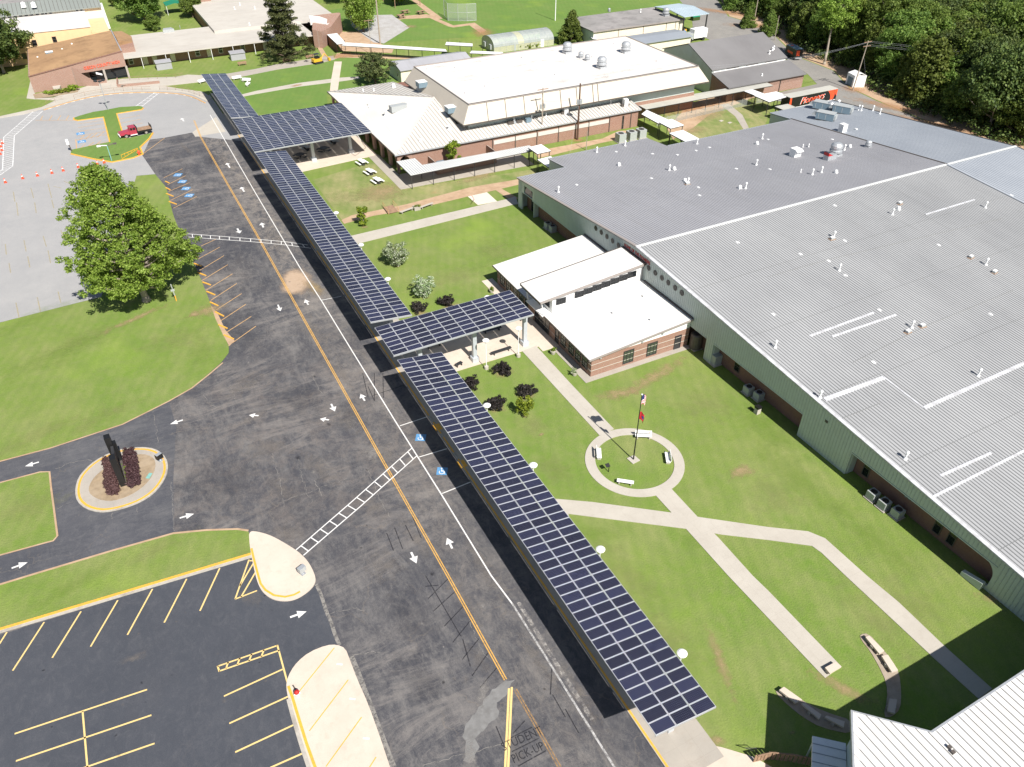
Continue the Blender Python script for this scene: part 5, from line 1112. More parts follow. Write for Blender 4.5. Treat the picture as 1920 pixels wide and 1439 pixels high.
def arch_wall(parent, x, y0, y1, n, top, mat='brick_pink', axis='y', th=.5):
    """wall of round arches, thick, along y (or x)"""
    L = (y1-y0)/n
    for i in range(n):
        a, b = y0+i*L, y0+(i+1)*L; pw = .55; r_ = (L-2*pw)/2; sp = top-r_-.45; m = MB(); pts = [(a, 0), (a+pw, 0), (a+pw, sp)]
        pts += [(a+pw+r_-r_*math.cos(math.pi*k/10), sp+r_*math.sin(math.pi*k/10)) for k in range(1, 10)]
        pts += [(b-pw, sp), (b-pw, 0), (b, 0), (b, top), (a, top)]
        tri = tessellate_polygon([[Vector((p[0], p[1], 0)) for p in pts]]); n_ = len(pts)
        def V(u_, z_, o): return (x+o, u_, z_) if axis == 'y' else (u_, x+o, z_)
        vs = [V(u_, z_, 0) for u_, z_ in pts]+[V(u_, z_, th) for u_, z_ in pts]; fs = []
        for t3 in tri: fs.append(t3); fs.append(tuple(n_+q for q in reversed(t3)))
        for q in range(n_): fs.append((q, (q+1) % n_, n_+(q+1) % n_, n_+q))
        m.add(vs, fs); m.build('arch', mat, parent)
arch_wall(caf, 49.8, 144.75, 188.6, 9, 3.75); arch_wall(caf, 144.7, 49.8, 53.0, 1, 3.75, 'brick_pink', 'x', .3)
for yy in (150, 157, 164, 171, 178): window(caf, (53.0, yy, 1.6), '-x', 1.6, 2.4, 2, 2)
bt = MB()
for a, b in ((71.5, 81.8), (82.2, 100.4)): MB().box(a, b, 144.66, 144.745, 2.15, 3.0).build('panel_band', 'roof_cream', caf)
for x in (71.2, 76.6, 81.9, 87.3, 92.2, 95.1, 100.6, 106.4): MB().box(x-.07, x+.07, 144.55, 144.74, 0, 3.75).build('downpipe', 'trim', caf)
window(caf, (104.3, 144.75, 1.6), '-y', .5, 3.0, 1, 3, 'trim'); 
# rooftop pieces
PW = lambda a, b: (lambda P: P)(tuple(Vector(G3(a, b, 5.6))))
def on_plane(px, pts):
    P0, P1, P2 = (Vector(q) for q in pts[:3]); n = (P1-P0).cross(P2-P0); d = ray(*px); o = Vector((0, 0, CAMH)); return tuple(o+d*((P0-o).dot(n)/d.dot(n)))
p = on_plane((748, 206), wst); a = MB(); a.prism([(-2, -.8), (1.6, -.8), (2.0, 0), (1.6, .8), (-2, .8)], -.2, 1.1); inst('rooftop_unit', a.mesh('rooftop_unit', 'ac'), caf, p, (0, 0, .05))
for px, h_ in (((723, 218), .3), ((692, 199), .3), ((694, 203), .2)): p = on_plane(px, wst); inst('vent_pipe', vent_pipe(1.0 if h_ > .2 else .6, .22 if px[0] > 700 else .09), caf, (p[0], p[1], p[2]-.1))
for px in ((842, 243), (788, 264), (826, 207)): p = on_plane(px, sth); inst('roof_vent', vent_pipe(.7, .2) if px[0] == 842 else vent_pipe(.12, .16), caf, (p[0], p[1], p[2]-.05))
for px, k_ in (((738, 164), 'h'), ((701, 171), 's'), ((681, 172), 's')): p = on_plane(px, nth); inst('roof_vent', vent_hood() if k_ == 'h' else vent_pipe(.4, .08), caf, (p[0], p[1], p[2]-.05))
for px, k_ in (((964, 231), 0), ((990, 229), 1), ((1060, 213), 2), ((1172, 199), 2), ((1024, 219), 3), ((1145, 195), 3)):
    p = on_plane(px, strip_)
    if k_ == 0: a = MB(); a.lathe([(.5, 0), (.45, .3), (.25, .35), (.25, 1.9), (.4, 1.95), (.4, 2.2), (.1, 2.4)], 10); a.box(-1.6, -.3, -.5, .3, 0, .5, 1); a.box(.5, 1.8, -.5, .3, 0, .45, 1); inst('exhaust_stack', a.mesh('exhaust_stack', ['grey_metal', 'trim']), caf, p)
    elif k_ == 2: a = MB(); a.box(-.5, .5, -.5, .5, 0, 1.6); a.box(-1.1, -.5, -.3, .3, 0, .5, 1); a.box(.5, 1.0, -.3, .3, 0, .4, 1); inst('rooftop_unit', a.mesh('rooftop_unit', ['white_metal', 'trim']), caf, p)
    elif k_ == 1: a = MB(); a.box(-.6, .6, -.4, .4, 0, .8, 0); a.tube((.9, 0, 0), (.9, 0, 1.4), .1, .1, 8, 1); inst('rooftop_unit', a.mesh('rooftop_unit', ['ac_blue', 'grey_metal']), caf, p)
    else: inst('vent_pipe', vent_pipe(.6, .08), caf, p)
gym = thing('gymnasium', 'tall gymnasium with flat white roof and sloping beige mansard', 'building', (67, 148, 0))
gt = [(67.75, 148.6), (127.3, 148.6), (127.3, 178.8), (67.75, 178.8)]; gb_ = [(65.7, 147.1), (130.0, 147.1), (130.0, 180.5), (65.7, 180.5)]
mz = MB()
MB().prism([(68.0, 148.85), (127.05, 148.85), (127.05, 178.55), (68.0, 178.55)], 9.0, 9.93).build('roof', 'roof_membrane', gym)
for i in range(4):
    j = (i+1) % 4
    P = [(*gb_[i], 6.5), (*gb_[j], 6.5), (*gt[j], 10.0), (*gt[i], 10.0)]
    Q = [(*(Vector(gb_[i]).lerp(Vector((97, 163)), .012)), 6.4), (*(Vector(gb_[j]).lerp(Vector((97, 163)), .012)), 6.4), (*(Vector(gt[j]).lerp(Vector((97, 163)), .012)), 9.9), (*(Vector(gt[i]).lerp(Vector((97, 163)), .012)), 9.9)]
    mz.add(P+Q, [(0, 1, 2, 3), (7, 6, 5, 4), (0, 4, 5, 1), (3, 2, 6, 7)])
mz.build('mansard', 'mansard', gym)
ct = MB(); ct.wall(gt+[gt[0], gt[1]], .35, 9.9, 10.12); ct.build('roof_edge', 'brown_trim', gym)
MB().wall(gb_+[gb_[0], gb_[1]], .25, 6.25, 6.5).build('soffit', 'trim', gym)
MB().box(67.6, 127.5, 148.9, 178.7, 0, 3.9).build('wall', 'brick', gym); MB().box(67.7, 127.4, 149.0, 178.6, 3.9, 9.0).build('wall', 'metal_wall', gym)
for x in (71.5, 75.8, 80.3, 84.9, 89.3, 93.4, 97.6, 98.9): MB().tube((x+.25, 148.4, 9.9), (x-.05, 146.95, 6.5), .05, .05, 5).build('downpipe', 'trim', gym)
for px in ((794, 157), (849, 204)):
    x, y, z = on_x(px[0], px[1], 66.4); a = MB(); a.box(-1.5, .6, -1.0, 1.0, -.6, .55, 0); a.box(-1.55, .6, -1.05, 1.05, .55, .62, 1); inst('wall_unit', a.mesh('wall_unit', ['ac_blue', 'white_metal']), gym, (x, y, z))
gz = lambda a, b: G3(a, b, 9.93)
random.seed(9)
for k_ in range(26): stain(None, random.uniform(2, 7), random.uniform(.5, 1.6), random.uniform(-8, 8), 'st_roof', gym, 9.936, 'roof_stain', (random.uniform(70, 125), random.uniform(151, 177)))
for px, s in (((1063.5, 100), 1.55), ((1089, 109), .85), ((1101, 114), .85), ((1128, 128), 1.55), ((1173, 99), 1.55)): inst('fan_vent', vent_dome(s), gym, gz(*px))
for px in ((802, 131), (855, 128), (873, 176), (911, 163), (980, 109), (1042, 141), (1153, 83), (1233, 116), (1112, 108), (1152, 170)): inst('vent_pipe', vent_pipe(.5, .07), gym, gz(*px))

# ================================================================ GREY GABLE CLASSROOMS behind the gym
grey = thing('classroom_block', 'brick and steel block with dark grey two-level gable roof beside the service lane', 'building', (137.5, 148.5, 0))
up_s = [(137.0, 154.6, 6.2), (162.2, 154.6, 6.2), (165.2, 168.2, 9.2), (140.1, 168.2, 9.2)]
up_s = [(137.6, 155.2, 6.0), (162.4, 155.2, 6.0), (162.4, 165.6, 10.0), (137.6, 165.6, 10.0)]
up_n = [(137.6, 165.6, 10.0), (162.4, 165.6, 10.0), (162.4, 176.0, 6.4), (137.6, 176.0, 6.4)]
lo_s = [(138.3, 148.4, 3.5), (163.3, 148.4, 3.5), (163.3, 155.4, 5.4), (138.3, 155.4, 5.4)]
lo_s = [(137.7, 148.3, 3.5), (163.2, 148.3, 3.5), (163.2, 155.4, 5.3), (137.7, 155.4, 5.3)]
for p in (up_s, up_n, lo_s): MB().slab(p, .2).build('roof', 'roof_dark', grey)
gw = MB(); gw.prism([(137.9, 155.5), (162.2, 155.5), (162.2, 165.6), (137.9, 165.6)], 0, [5.9, 5.9, 9.8, 9.8]); gw.prism([(137.9, 165.6), (162.2, 165.6), (162.2, 175.6), (137.9, 175.6)], 0, [9.8, 9.8, 6.3, 6.3]); gw.build('gable_wall', 'metal_wall', grey)
MB().prism([(138.0, 148.9), (163.0, 148.9), (163.0, 155.45), (138.0, 155.45)], 0, [3.45, 3.45, 5.05, 5.05]).build('wall', 'brick_pink', grey)
MB().box(138.3, 162.0, 155.35, 155.49, 5.2, 5.5).build('sill_band', 'white_metal', grey)
for i in range(3): window(grey, (144.5+i*6.3, 155.5, 5.62), '-y', 4.0, .34, 4, 1, 'trim', 'glass')
MB().box(146, 146.15, 148.7, 148.88, 0, 3.4).build('downpipe', 'trim', grey); MB().box(155, 155.15, 148.7, 148.88, 0, 3.4).build('downpipe', 'trim', grey)
for x_, y_ in ((158, 157.4), (159.8, 158.4), (160.6, 158.8)): inst('vent_pipe', vent_pipe(.6, .12), grey, (x_, y_, 6.0+(y_-155.2)*.385))
inst('vent_pipe', vent_pipe(.3, .1), grey, (150.3, 150.8, 4.1))

# workshop with flat stained roof + light blue open shed, low grey block in front
shop = thing('workshop', 'cream steel workshop with a stained flat grey roof', 'building', (134, 204, 0))
MB().box(134.3, 167.0, 204.7, 220.6, 0, 4.7).build('wall', 'cream', shop)
P = [(133.9, 204.3, 4.9), (167.3, 204.3, 4.9), (167.3, 221, 5.1), (133.9, 221, 5.1)]; MB().slab(P, .3).build('roof', 'roof_tar', shop)
capline(shop, (133.8, 204.25, 4.6), (167.4, 204.25, 4.6), .1, .28, 'brown_trim', 'fascia'); MB().box(134.2, 134.3, 204.7, 220.6, 0, 4.5).build('end_wall', 'metal_wall', shop)
for px, k_ in (((1248, 30), 1.4), ((1142, 22), .6), ((1201, 24), .3)):
    p = G3(px[0], px[1], 5.0); inst('fan_vent', vent_dome(k_) if k_ > .5 else vent_pipe(.8, .1), shop, p)
for x in (143, 152, 160.5, 164): MB().box(x, x+.1, 204.58, 204.69, 0, 4.6).build('downpipe', 'trim', shop)
shed = thing('open_shed', 'light blue roofed open shed on tall posts over machinery', 'shed', (167, 202.5, 0))
P = [(165.3, 202.6, 6.0), (175.0, 202.6, 6.0), (175.0, 210.5, 6.7), (165.3, 210.5, 6.7)]; MB().slab(P, .15).build('roof', 'roof_skyblue', shed)
P2 = [(165.3, 210.5, 6.7), (175.0, 210.5, 6.7), (175.0, 218.0, 6.0), (165.3, 218.0, 6.0)]; MB().slab(P2, .15).build('roof', 'roof_skyblue', shed)
ribs(shed, P, (0, 1), .8, .08, .05, 'roof_blue', 'roof_ribs')
for x in (165.7, 174.6):
    for y in (203, 217.6): MB().box(x-.15, x+.15, y-.15, y+.15, 0, 5.95).build('post', 'dark_metal', shed)
low = thing('grey_roof_shed', 'low cream shed with plain grey roof in front of the workshop', 'building', (143, 191, 0))
MB().box(142.5, 160.0, 191.8, 200, 0, 3.4).build('wall', 'cream', low)
MB().slab([(141.8, 191.3, 3.5), (160.4, 191.3, 3.5), (160.4, 196, 4.0), (141.8, 196, 4.0)], .15).build('roof', 'roof_blue_rib', low); MB().slab([(141.8, 196, 4.0), (160.4, 196, 4.0), (160.4, 200.5, 3.5), (141.8, 200.5, 3.5)], .15).build('roof', 'roof_blue_rib', low)
MB().box(126, 141.8, 183, 190.5, 0, 3.0).build('annex_wall', 'cream', low)
sg = thing('portable_classroom', 'small shed with plain grey gable roof tucked behind the gymnasium', 'building', (72, 198, 0))
zz = 3.3
MB().slab([(71.6, 199.2, zz), (92.5, 199.2, zz), (92.5, 204.0, zz+1.1), (71.6, 204.0, zz+1.1)], .15).build('roof', 'roof_far', sg); MB().slab([(71.6, 204.0, zz+1.1), (92.5, 204.0, zz+1.1), (92.5, 208.8, zz), (71.6, 208.8, zz)], .15).build('roof', 'roof_far', sg)
a = MB(); a.prism([(71.9, 199.6), (92.3, 199.6), (92.3, 204.0), (71.9, 204.0)], 0, [zz-.1, zz-.1, zz+.95, zz+.95]); a.prism([(71.9, 204.0), (92.3, 204.0), (92.3, 208.5), (71.9, 208.5)], 0, [zz+.95, zz+.95, zz-.1, zz-.1]); a.build('wall', 'cream', sg)
MB().prism([(71.82, 199.7), (71.9, 199.7), (71.9, 208.4), (71.82, 208.4)], 0, zz-.05).build('end_wall', 'metal_wall', sg)
window(sg, (71.82, 202, 1.6), '-x', 1.0, 1.0, 1, 1, 'white_metal')

# ================================================================ UPPER LEFT SCHOOL BUILDINGS
lib = thing('brown_roof_building', 'angular brick building with brown shingle roof and orange-red lettering over its dark entrance', 'building', (-13.5, 235.5, 0))
bl, brr, fr_, fl_ = (-13.6, 235.4), (8.9, 238.4), (8.6, 263.0), (-13.0, 258.5)
zs = (4.1, 6.5, 6.5, 5.2)
R4 = [(*bl, zs[0]), (*brr, zs[1]), (*fr_, zs[2]), (*fl_, zs[3])]
a = MB()
a.prism([(-13.9, 235.2), (-2.6, 236.6), (-2.6, 238.2), (-13.9, 238.2)], 0, [4.0, 5.2, 5.3, 4.1])
a.prism([(-13.9, 238.2), (-2.6, 238.2), (8.7, 240.2), (8.7, 262.6), (-13.2, 258.2)], 0, [4.0, 5.2, 6.3, 6.3, 5.0])
a.build('wall', 'brick_pink', lib)
b = MB(); b.prism([(-2.6, 236.55), (9.1, 238.0), (9.1, 238.6), (-2.6, 237.2)], [2.9, 2.9, 2.9, 2.9], [5.25, 6.75, 6.75, 5.25]); b.build('parapet_wall', 'brick_pink', lib)
MB().slab(R4, .35).build('roof', 'roof_brown', lib)
cpl = MB(); cpl.add([(-14.0, 235.0, 4.15), (9.2, 237.9, 6.78), (9.2, 238.3, 6.78), (-14.0, 235.4, 4.15), (-14.0, 235.0, 4.0), (9.2, 237.9, 6.6), (9.2, 238.3, 6.6), (-14.0, 235.4, 4.0)], [(0, 1, 2, 3), (0, 4, 5, 1), (7, 6, 5, 4), (0, 3, 7, 4), (1, 5, 6, 2)]); cpl.build('coping', 'brick_dark', lib)
capline(lib, (9.0, 238.2, 6.45), (8.8, 262.8, 6.45), .25, .3, 'roof_far', 'coping')
# slanted brick wing beside the entry
MB().prism([(-3.9, 236.4), (-3.7, 236.2), (1.1, 233.6), (1.2, 234.0)], 0, [4.5, 4.5, .6, .6]).build('slanted_wall', 'brick_pink', lib)
for x_, yy in ((3.4, 236.9), (9.0, 237.6)): MB().box(x_-.25, x_+.25, yy-.25, yy+.6, 0, 3.0).build('pillar', 'concrete_dull', lib)
MB().box(-.2, 9.0, 238.6, 238.9, 0, 2.8).build('entrance_glazing', 'glass', lib)
MB().box(.3, 3.3, 235.6, 236.4, 0, .8).build('low_wall', 'brick_pink', lib)
# pinkish banner hung beside the entrance
MB().prism([(1.3, 237.5), (3.0, 237.7), (3.0, 237.78), (1.3, 237.58)], .5, 2.9).build('banner', 'leaf_purple', lib)
MB().prism([(1.4, 237.4), (2.8, 237.58), (2.8, 237.6), (1.4, 237.42)], [2.0, 1.5, 1.5, 2.0], [2.6, 1.9, 1.9, 2.6]).build('banner_stripe', 'flag_white', lib)
ang = math.atan2(1.45, 11.7)
text('GIBSON COUNTY HIGH', 1.15, 'orange_red', lib, (3.35, 237.2, 4.05), (R(90), R(-2.0), ang), .05, 'red_lettering', .72)
p = on_plane((94, 104), R4); a = MB(); a.box(-.9, .9, -.7, .7, -.1, .9, 0); a.box(-.95, .95, -.75, .75, .9, .97, 1); inst('rooftop_unit', a.mesh('rooftop_unit', ['ac_blue', 'white_metal']), lib, p)
for px in ((136, 87), (118, 97), (72, 112)): p = on_plane(px, R4); inst('vent_pipe', vent_pipe(.5, .12), lib, p)
# side wing toward the white roof
a = MB(); a.prism([(9.2, 250), (13.0, 250), (13.6, 262), (11.6, 266.5), (9.0, 263)], 0, 4.6); a.build('side_wing', 'brick_pink', lib)
MB().prism([(9.3, 253), (13.1, 255), (13.5, 262), (11.6, 266.4), (9.1, 263)], 4.6, [6.0, 4.7, 4.7, 5.3, 6.2]).build('side_roof', 'roof_brown', lib)

wh = thing('white_roof_classrooms', 'long low brick classroom row with weathered white flat roof', 'building', (9.5, 244.5, 0))
MB().box(10.0, 62.4, 248.0, 268.0, 0, 3.0).build('wall', 'brick', wh)
MB().box(9.2, 62.2, 244.6, 269.0, 3.0, 3.3).build('roof', 'roof_oldwhite', wh)
MB().box(36.2, 73.8, 259.6, 330, 3.3, 4.1).build('roof', 'roof_oldwhite', wh)
MB().box(36.5, 73.5, 269.05, 330, 0, 3.3).build('wall', 'brick', wh)
for x in (13.6, 19.9, 26.0, 32.2, 38.2, 44.3): MB().box(x-.06, x+.06, 244.7, 244.82, 0, 3.0).build('post', 'white_metal', wh)
for i, x in enumerate((11.0, 14.7, 17.2, 22.0, 28.8, 32.0, 35.2, 41.5, 48.0, 53)):
    if i in (0, 4, 6, 7): window(wh, (x, 248.0, 1.6), '-y', 1.2, 1.9, 1, 2, 'white_metal', 'glass')
    else: window(wh, (x, 248.0, 1.3), '-y', 1.3, 2.4, 1, 1, 'cream', 'cream', name='door')
a = MB(); a.prism([(61.5, 244.0), (63.6, 242.0), (68.0, 247.5), (74.6, 258.0), (74.6, 259.0), (66, 258)], 0, [5.0, 4.6, 4.2, 5.2, 5.4, 5.6]); a.build('entry_walls', 'brick_pink', wh)
MB().prism([(63.0, 251), (67.8, 249.5), (72.5, 256.0), (64.5, 257.5)], 4.6, [5.7, 4.4, 4.6, 5.9]).build('entry_roof', 'roof_membrane', wh)
for px in ((316, 60), (338, 54)):
    p = G3(px[0], px[1], 3.3); a = MB(); a.prism([(-1.6, -1.1), (1.6, -1.1), (1.1, 1.1), (-1.1, 1.1)], 0, .9, 0) if px[0] == 316 else a.tube((0, 0, 0), (0, 0, 1), .08); inst('rooftop_unit', a.mesh('rooftop_unit', 'ac'), wh, p)
MB().box(38.5, 43.0, 300, 318, 4.1, 8.2).build('brick_tower', 'brick_pink', wh)
for px in ((468, 48), (450, 10), (478, 17), (440, 18)): inst('vent_pipe', vent_pipe(.5, .1), wh, G3(px[0], px[1], 4.1))
for (x0_, y0_) in ((18.6, 245.2), (38.6, 245.2)):
    s_ = MB(); s_.slab([(x0_-2.1, 240.8, 1.9), (x0_+2.1, 240.8, 1.9), (x0_+2.1, 243.6, 2.1), (x0_-2.1, 243.6, 2.1)], .12); s_.box(x0_-2, x0_+2, 241, 243.5, 0, 1.78, 0)
    o = s_.build('store', 'roof_far'); setp(o, 'small grey box store against the classroom wall, %s' % ('nearer the brown-roofed entrance' if x0_ < 30 else 'nearer the solar canopy'), 'store', 'grey stores by the classroom row')

cb = thing('cream_building', 'cream two-storey building with white parapet behind the brown roof', 'building', (-15, 264, 0))
MB().box(-30, 3.7, 263.9, 288, 0, 7.8).build('wall', 'tan', cb); MB().box(-30.2, 3.9, 263.7, 284, 7.8, 8.15).build('roof', 'roof_membrane', cb)
MB().box(3.7, 8.5, 266, 285, 0, 5.8).build('side_wing', 'tan', cb)
MB().box(-30, 8.6, 284, 330, 0, 8.6).build('upper_wall', 'cream', cb)
MB().slab([(-30.5, 283.2, 8.9), (8.8, 283.2, 8.9), (8.8, 291.5, 10.6), (-30.5, 291.5, 10.6)], .2).build('roof', 'roof_seamgreen', cb); ribs(cb, [(-30.5, 283.2, 8.9), (8.8, 283.2, 8.9), (8.8, 291.5, 10.6), (-30.5, 291.5, 10.6)], (0, 1), 1.1, .1, .08, 'trim', 'roof_ribs')
MB().box(-30, 8.7, 291.5, 332, 10.2, 10.5).build('flat_roof', 'roof_tar', cb)
for x, z_ in ((-11.2, 5.3), (-6.1, 5.6), (-18.0, 3.0), (-14.8, 2.2)): window(cb, (x, 263.9, z_), '-y', 1.1, 1.5, 1, 2)
for i in range(8): window(cb, (-17.5+i*1.45, 284, 8.45), '-y', 1.1, .7, 1, 1, 'white_metal')
for x in (-6.5, -5.3, 1.9, 3.1): window(cb, (x, 284, 8.45), '-y', .9, .7, 1, 1, 'white_metal')
for px in ((64, 14), (45, 14)): p = G3(px[0], px[1], 10); inst('rooftop_unit', vent_hood(), cb, p, (0, 0, 0), (1.6, 1.6, 1.6))
wc = thing('walkway_canopy', 'tall white covered walk running up to the brown-roofed building', 'walkway canopy', (8, 278, 0))
MB().slab([(7.0, 276.6, 4.1), (9.35, 277.2, 4.1), (10.2, 314, 4.1), (7.5, 314, 4.1)], .15).build('roof_deck', 'white_metal', wc)
for y_ in (278, 287, 296, 305): MB().box(9.1, 9.22, y_, y_+.12, 0, 4).build('post', 'white_metal', wc)

# ================================================================ COVERED WALKS
def cover(pts, z, mat, label, posts, rib=None, z2=None, th=.14, grp=None):
    t = thing('walkway_canopy', label, 'walkway canopy', (pts[0][0], pts[0][1], 0), grp)
    zz_ = z if isinstance(z, (list, tuple)) else [z]*len(pts)
    P = [(p[0], p[1], zz_[i]) for i, p in enumerate(pts)]
    MB().slab(P, th).build('roof_deck', mat, t)
    if rib: ribs(t, P, rib, .5, .07, .04, 'roof_rib', 'roof_ribs')
    e = MB().wall([(p[0], p[1]) for p in pts]+[pts[0][:2]], .08, min(zz_)-.24, min(zz_)-.1) if min(zz_) == max(zz_) else None
    if e: e.build('edge_beam', 'dark_metal', t)
    for x, y in posts: MB().box(x-.06, x+.06, y-.06, y+.06, 0, min(zz_)-.12).build('post', 'dark_metal', t)
    return t
cover([(49.2, 135.95), (76.9, 136.2), (76.9, 139.0), (53.1, 139.6), (53.1, 143.5), (49.2, 143.6)], 3.0, 'roof_pale', 'long pale ribbed covered walk along the south side of the cafeteria, L shaped', [(49.4+x*4.5, 136.2) for x in range(7)]+[(49.4, 143.3), (52.9, 139.8), (76.6, 138.7)], (0, 1))
cover([(111.4, 146.1), (149.9, 146.1), (150.3, 149.2), (111.5, 150.2)], 3.1, 'cover_grey', 'longest weathered grey covered walk running east from the cafeteria corner', [(113+4.1*i, 146.3) for i in range(9)])
cover([(74.9, 132.1), (78.1, 132.2), (78.1, 136.1), (74.9, 135.8)], 4.0, 'white_metal', 'raised square white canopy at the end of the pale ribbed walk', [(75.1, 132.3), (77.9, 132.4), (75.1, 135.6), (77.9, 135.9)])
cover([(74.7, 127.2), (77.9, 127.2), (77.9, 131.8), (74.7, 131.5)], 3.0, 'white_metal', 'low white canopy touching the near notch of the grey hall roof', [(74.9, 131.3), (74.9, 128)])
cover([(108.6, 137.0), (112.0, 137.6), (111.5, 145.8), (108.8, 144.0)], 3.0, 'white_metal', 'white canopy starting at the end wall of the cafeteria', [(108.8, 137.4), (111.7, 137.8), (109, 143)])
cover([(107.9, 132.1), (111.7, 132.3), (111.7, 136.6), (107.9, 136.3)], 3.7, 'white_metal', 'middle raised white canopy of the step-like row east of the cafeteria', [(108.1, 132.3), (111.5, 132.5), (108.1, 136), (111.5, 136.4)])
cover([(107.1, 125.2), (110.8, 125.2), (110.9, 131.5), (107.1, 131.3)], 3.0, 'white_metal', 'white canopy that meets the grey hall roof beside the condensers', [(107.3, 131.1), (110.7, 131.3), (107.3, 127)])
cover([(140.8, 141.9), (143.7, 141.6), (143.4, 146.9), (140.7, 146.3)], 3.0, 'white_metal', 'small white canopy joining the long weathered walk near the lettered trailer', [(141, 142.2), (143.5, 142)])
cover([(138.9, 135.6), (146.0, 136.6), (145.8, 140.6), (138.9, 140.6)], 3.7, 'white_metal', 'broad raised white canopy just in front of the lettered trailer', [(139.1, 135.9), (145.8, 136.8), (139.1, 140.4), (145.6, 140.4), (142.3, 136.2)])
cover([(139.5, 128.6), (143.5, 128.6), (143.5, 134.0), (139.5, 134.0)], 3.0, 'cover_grey', 'low grey canopy between the hall roof and the lettered trailer', [(139.7, 133.8), (143.3, 133.8)])
cover([G(632, 83, 3), G(648, 81, 3), G(632, 62.5, 3), G(613, 65, 3)], 3.0, 'white_metal', 'short wide white canopy in front of the brick entry of the white-roofed classrooms', [G(632, 96), G(641, 97), G(648, 95)])
cover([G(641, 85, 3), G(838, 96.5, 3), G(835, 92.5, 3), G(649, 80, 3)], 3.0, 'white_metal', 'very long thin white covered walk crossing the lawn behind the cafeteria', [G(p_, q_) for p_, q_ in ((669, 102), (695, 103), (719, 105), (744, 107), (767, 109), (792, 110), (815, 111))])
cover([G(835, 84, 3.4), G(886, 86.5, 3.4), G(886, 82, 3.4), G(837, 79, 3.4)], 3.4, 'white_metal', 'short raised white covered walk beyond the long thin one', [G(841, 97), G(884, 103), G(863, 100)])
cover([G(881, 99.5, 3), G(945, 102, 3), G(942, 98, 3), G(884, 95.5, 3)], 3.0, 'white_metal', 'last piece of white covered walk leading to the greenhouse', [G(884, 108), G(905, 106)])
cover([G(1095, 55+6, 3), G(1111, 61+12, 3), G(1120, 74, 3), G(1104, 62, 3)], 3.0, 'white_metal', 'small white canopy squeezed between the conical tree and the workshop', [])
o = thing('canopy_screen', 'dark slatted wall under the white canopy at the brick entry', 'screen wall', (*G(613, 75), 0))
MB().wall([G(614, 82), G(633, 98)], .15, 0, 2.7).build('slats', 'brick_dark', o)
# enclosure walls under the pale ribbed walk
en = thing('service_enclosure', 'brick service yard walls beside the cafeteria wall with a small grey unit inside', 'enclosure', (59, 141, 0))
MB().wall([(56.5, 144.6), (56.5, 140.3), (69.8, 140.3), (69.8, 144.6)], .25, 0, 2.4).build('wall', 'brick_pink', en); MB().box(57.2, 58.8, 141.0, 142.4, 0, 2.0).build('cabinet', 'ac_blue', en)

# ================================================================ SOUTH EAST BUILDING (bottom right)
se = thing('white_seam_building', 'building with bright white standing-seam roof and notched corner, cut off by the frame', 'building', (34.6, 12.8, 0))
ZS = 7.1
poly = [(28.0, 6.2), (37.85, 16.05), (41.85, 12.05), (75, 12.2), (75, -8), (28.0, -8)]
MB().prism([(28.6, 5.9), (37.85, 15.2), (41.7, 11.4), (74.6, 11.5), (74.6, -7.6), (28.6, -7.6)], 0, ZS-.2).build('wall', 'metal_wall', se)
MB().prism(poly, ZS-.2, ZS-.05).build('roof_deck', 'roof_white', se)
# each standing-seam pan can be told apart
def clip_cols(poly, w_):
    x0_ = min(p[0] for p in poly); x1_ = max(p[0] for p in poly); out = []; x = x0_
    def ys(xx):
        r_ = []
        for i in range(len(poly)):
            a, b = poly[i], poly[(i+1) % len(poly)]
            if (a[0]-xx)*(b[0]-xx) < 0: r_.append(a[1]+(b[1]-a[1])*(xx-a[0])/(b[0]-a[0]))
        return max(r_)
    while x+w_ < x1_: out.append((x+.02, x+w_-.03, ys(x+.021), ys(x+w_-.031))); x += w_
    return out
for a, b, ya, yb in clip_cols(poly, .62):
    if b > 62: continue
    m = MB(); m.prism([(a, -8), (b, -8), (b, yb-.08), (a, ya-.08)], ZS-.05, ZS)
    m.build('roof_pan', 'roof_white', se)
sm = MB()
for a, b, ya, yb in clip_cols(poly, .62): sm.box(b-.005, b+.045, -8, min(ya, yb)-.12, ZS-.05, ZS+.06)
sm.build('seam_ribs', 'roof_rib', se, kind='stuff')
MB().wall(poly[:4], .16, ZS-.3, ZS+.06).build('gutter', 'grey_metal', se)
vn = MB(); P = G3(1779, 1403, ZS); vn.cbox((P[0], P[1], ZS+.12), (.25, .25, .25)); P = G3(1786, 1412, ZS); vn.cbox((P[0], P[1], ZS+.1), (.3, .25, .2)); vn.build('vent', 'trim', se)
bs = thing('blue_shade_roof', 'light blue flat canopy in the shadow of the white-roofed building', 'walkway canopy', (36.2, 17.1, 0))
bp = [G(1523.5, 1380, 3.2), G(1586, 1394, 3.2), G(1588, 1490, 3.2), G(1521, 1490, 3.2)]
MB().slab([(*p, 3.2) for p in bp], .2).build('roof_deck', 'white_metal', bs)
ribs(bs, [(*p, 3.2) for p in bp], (1, -.9), .75, .07, .06, 'roof_blue', 'seam_ribs')
for p in (bp[0], bp[1]): MB().box(p[0]-.05, p[0]+.1, p[1]-.3, p[1]-.2, 0, 3.0).build('post', 'metal_wall', bs)
lf = thing('timber_fence', 'dark board fence along the bottom edge in shadow', 'fence', (*G(1415, 1420), 0))
pp = [Vector(q) for q in GL([(1414, 1430), (1440, 1424), (1480, 1428), (1522, 1436)])]
for i in range(len(pp)-1):
    n_ = int((pp[i+1]-pp[i]).length/.3)
    for k in range(n_):
        q = pp[i].lerp(pp[i+1], k/n_); MB().cbox((q.x, q.y, .6+.04*random.random()), (.25, .05, 1.2), rz=math.atan2((pp[i+1]-pp[i]).y, (pp[i+1]-pp[i]).x)).build('board', 'wood', lf)
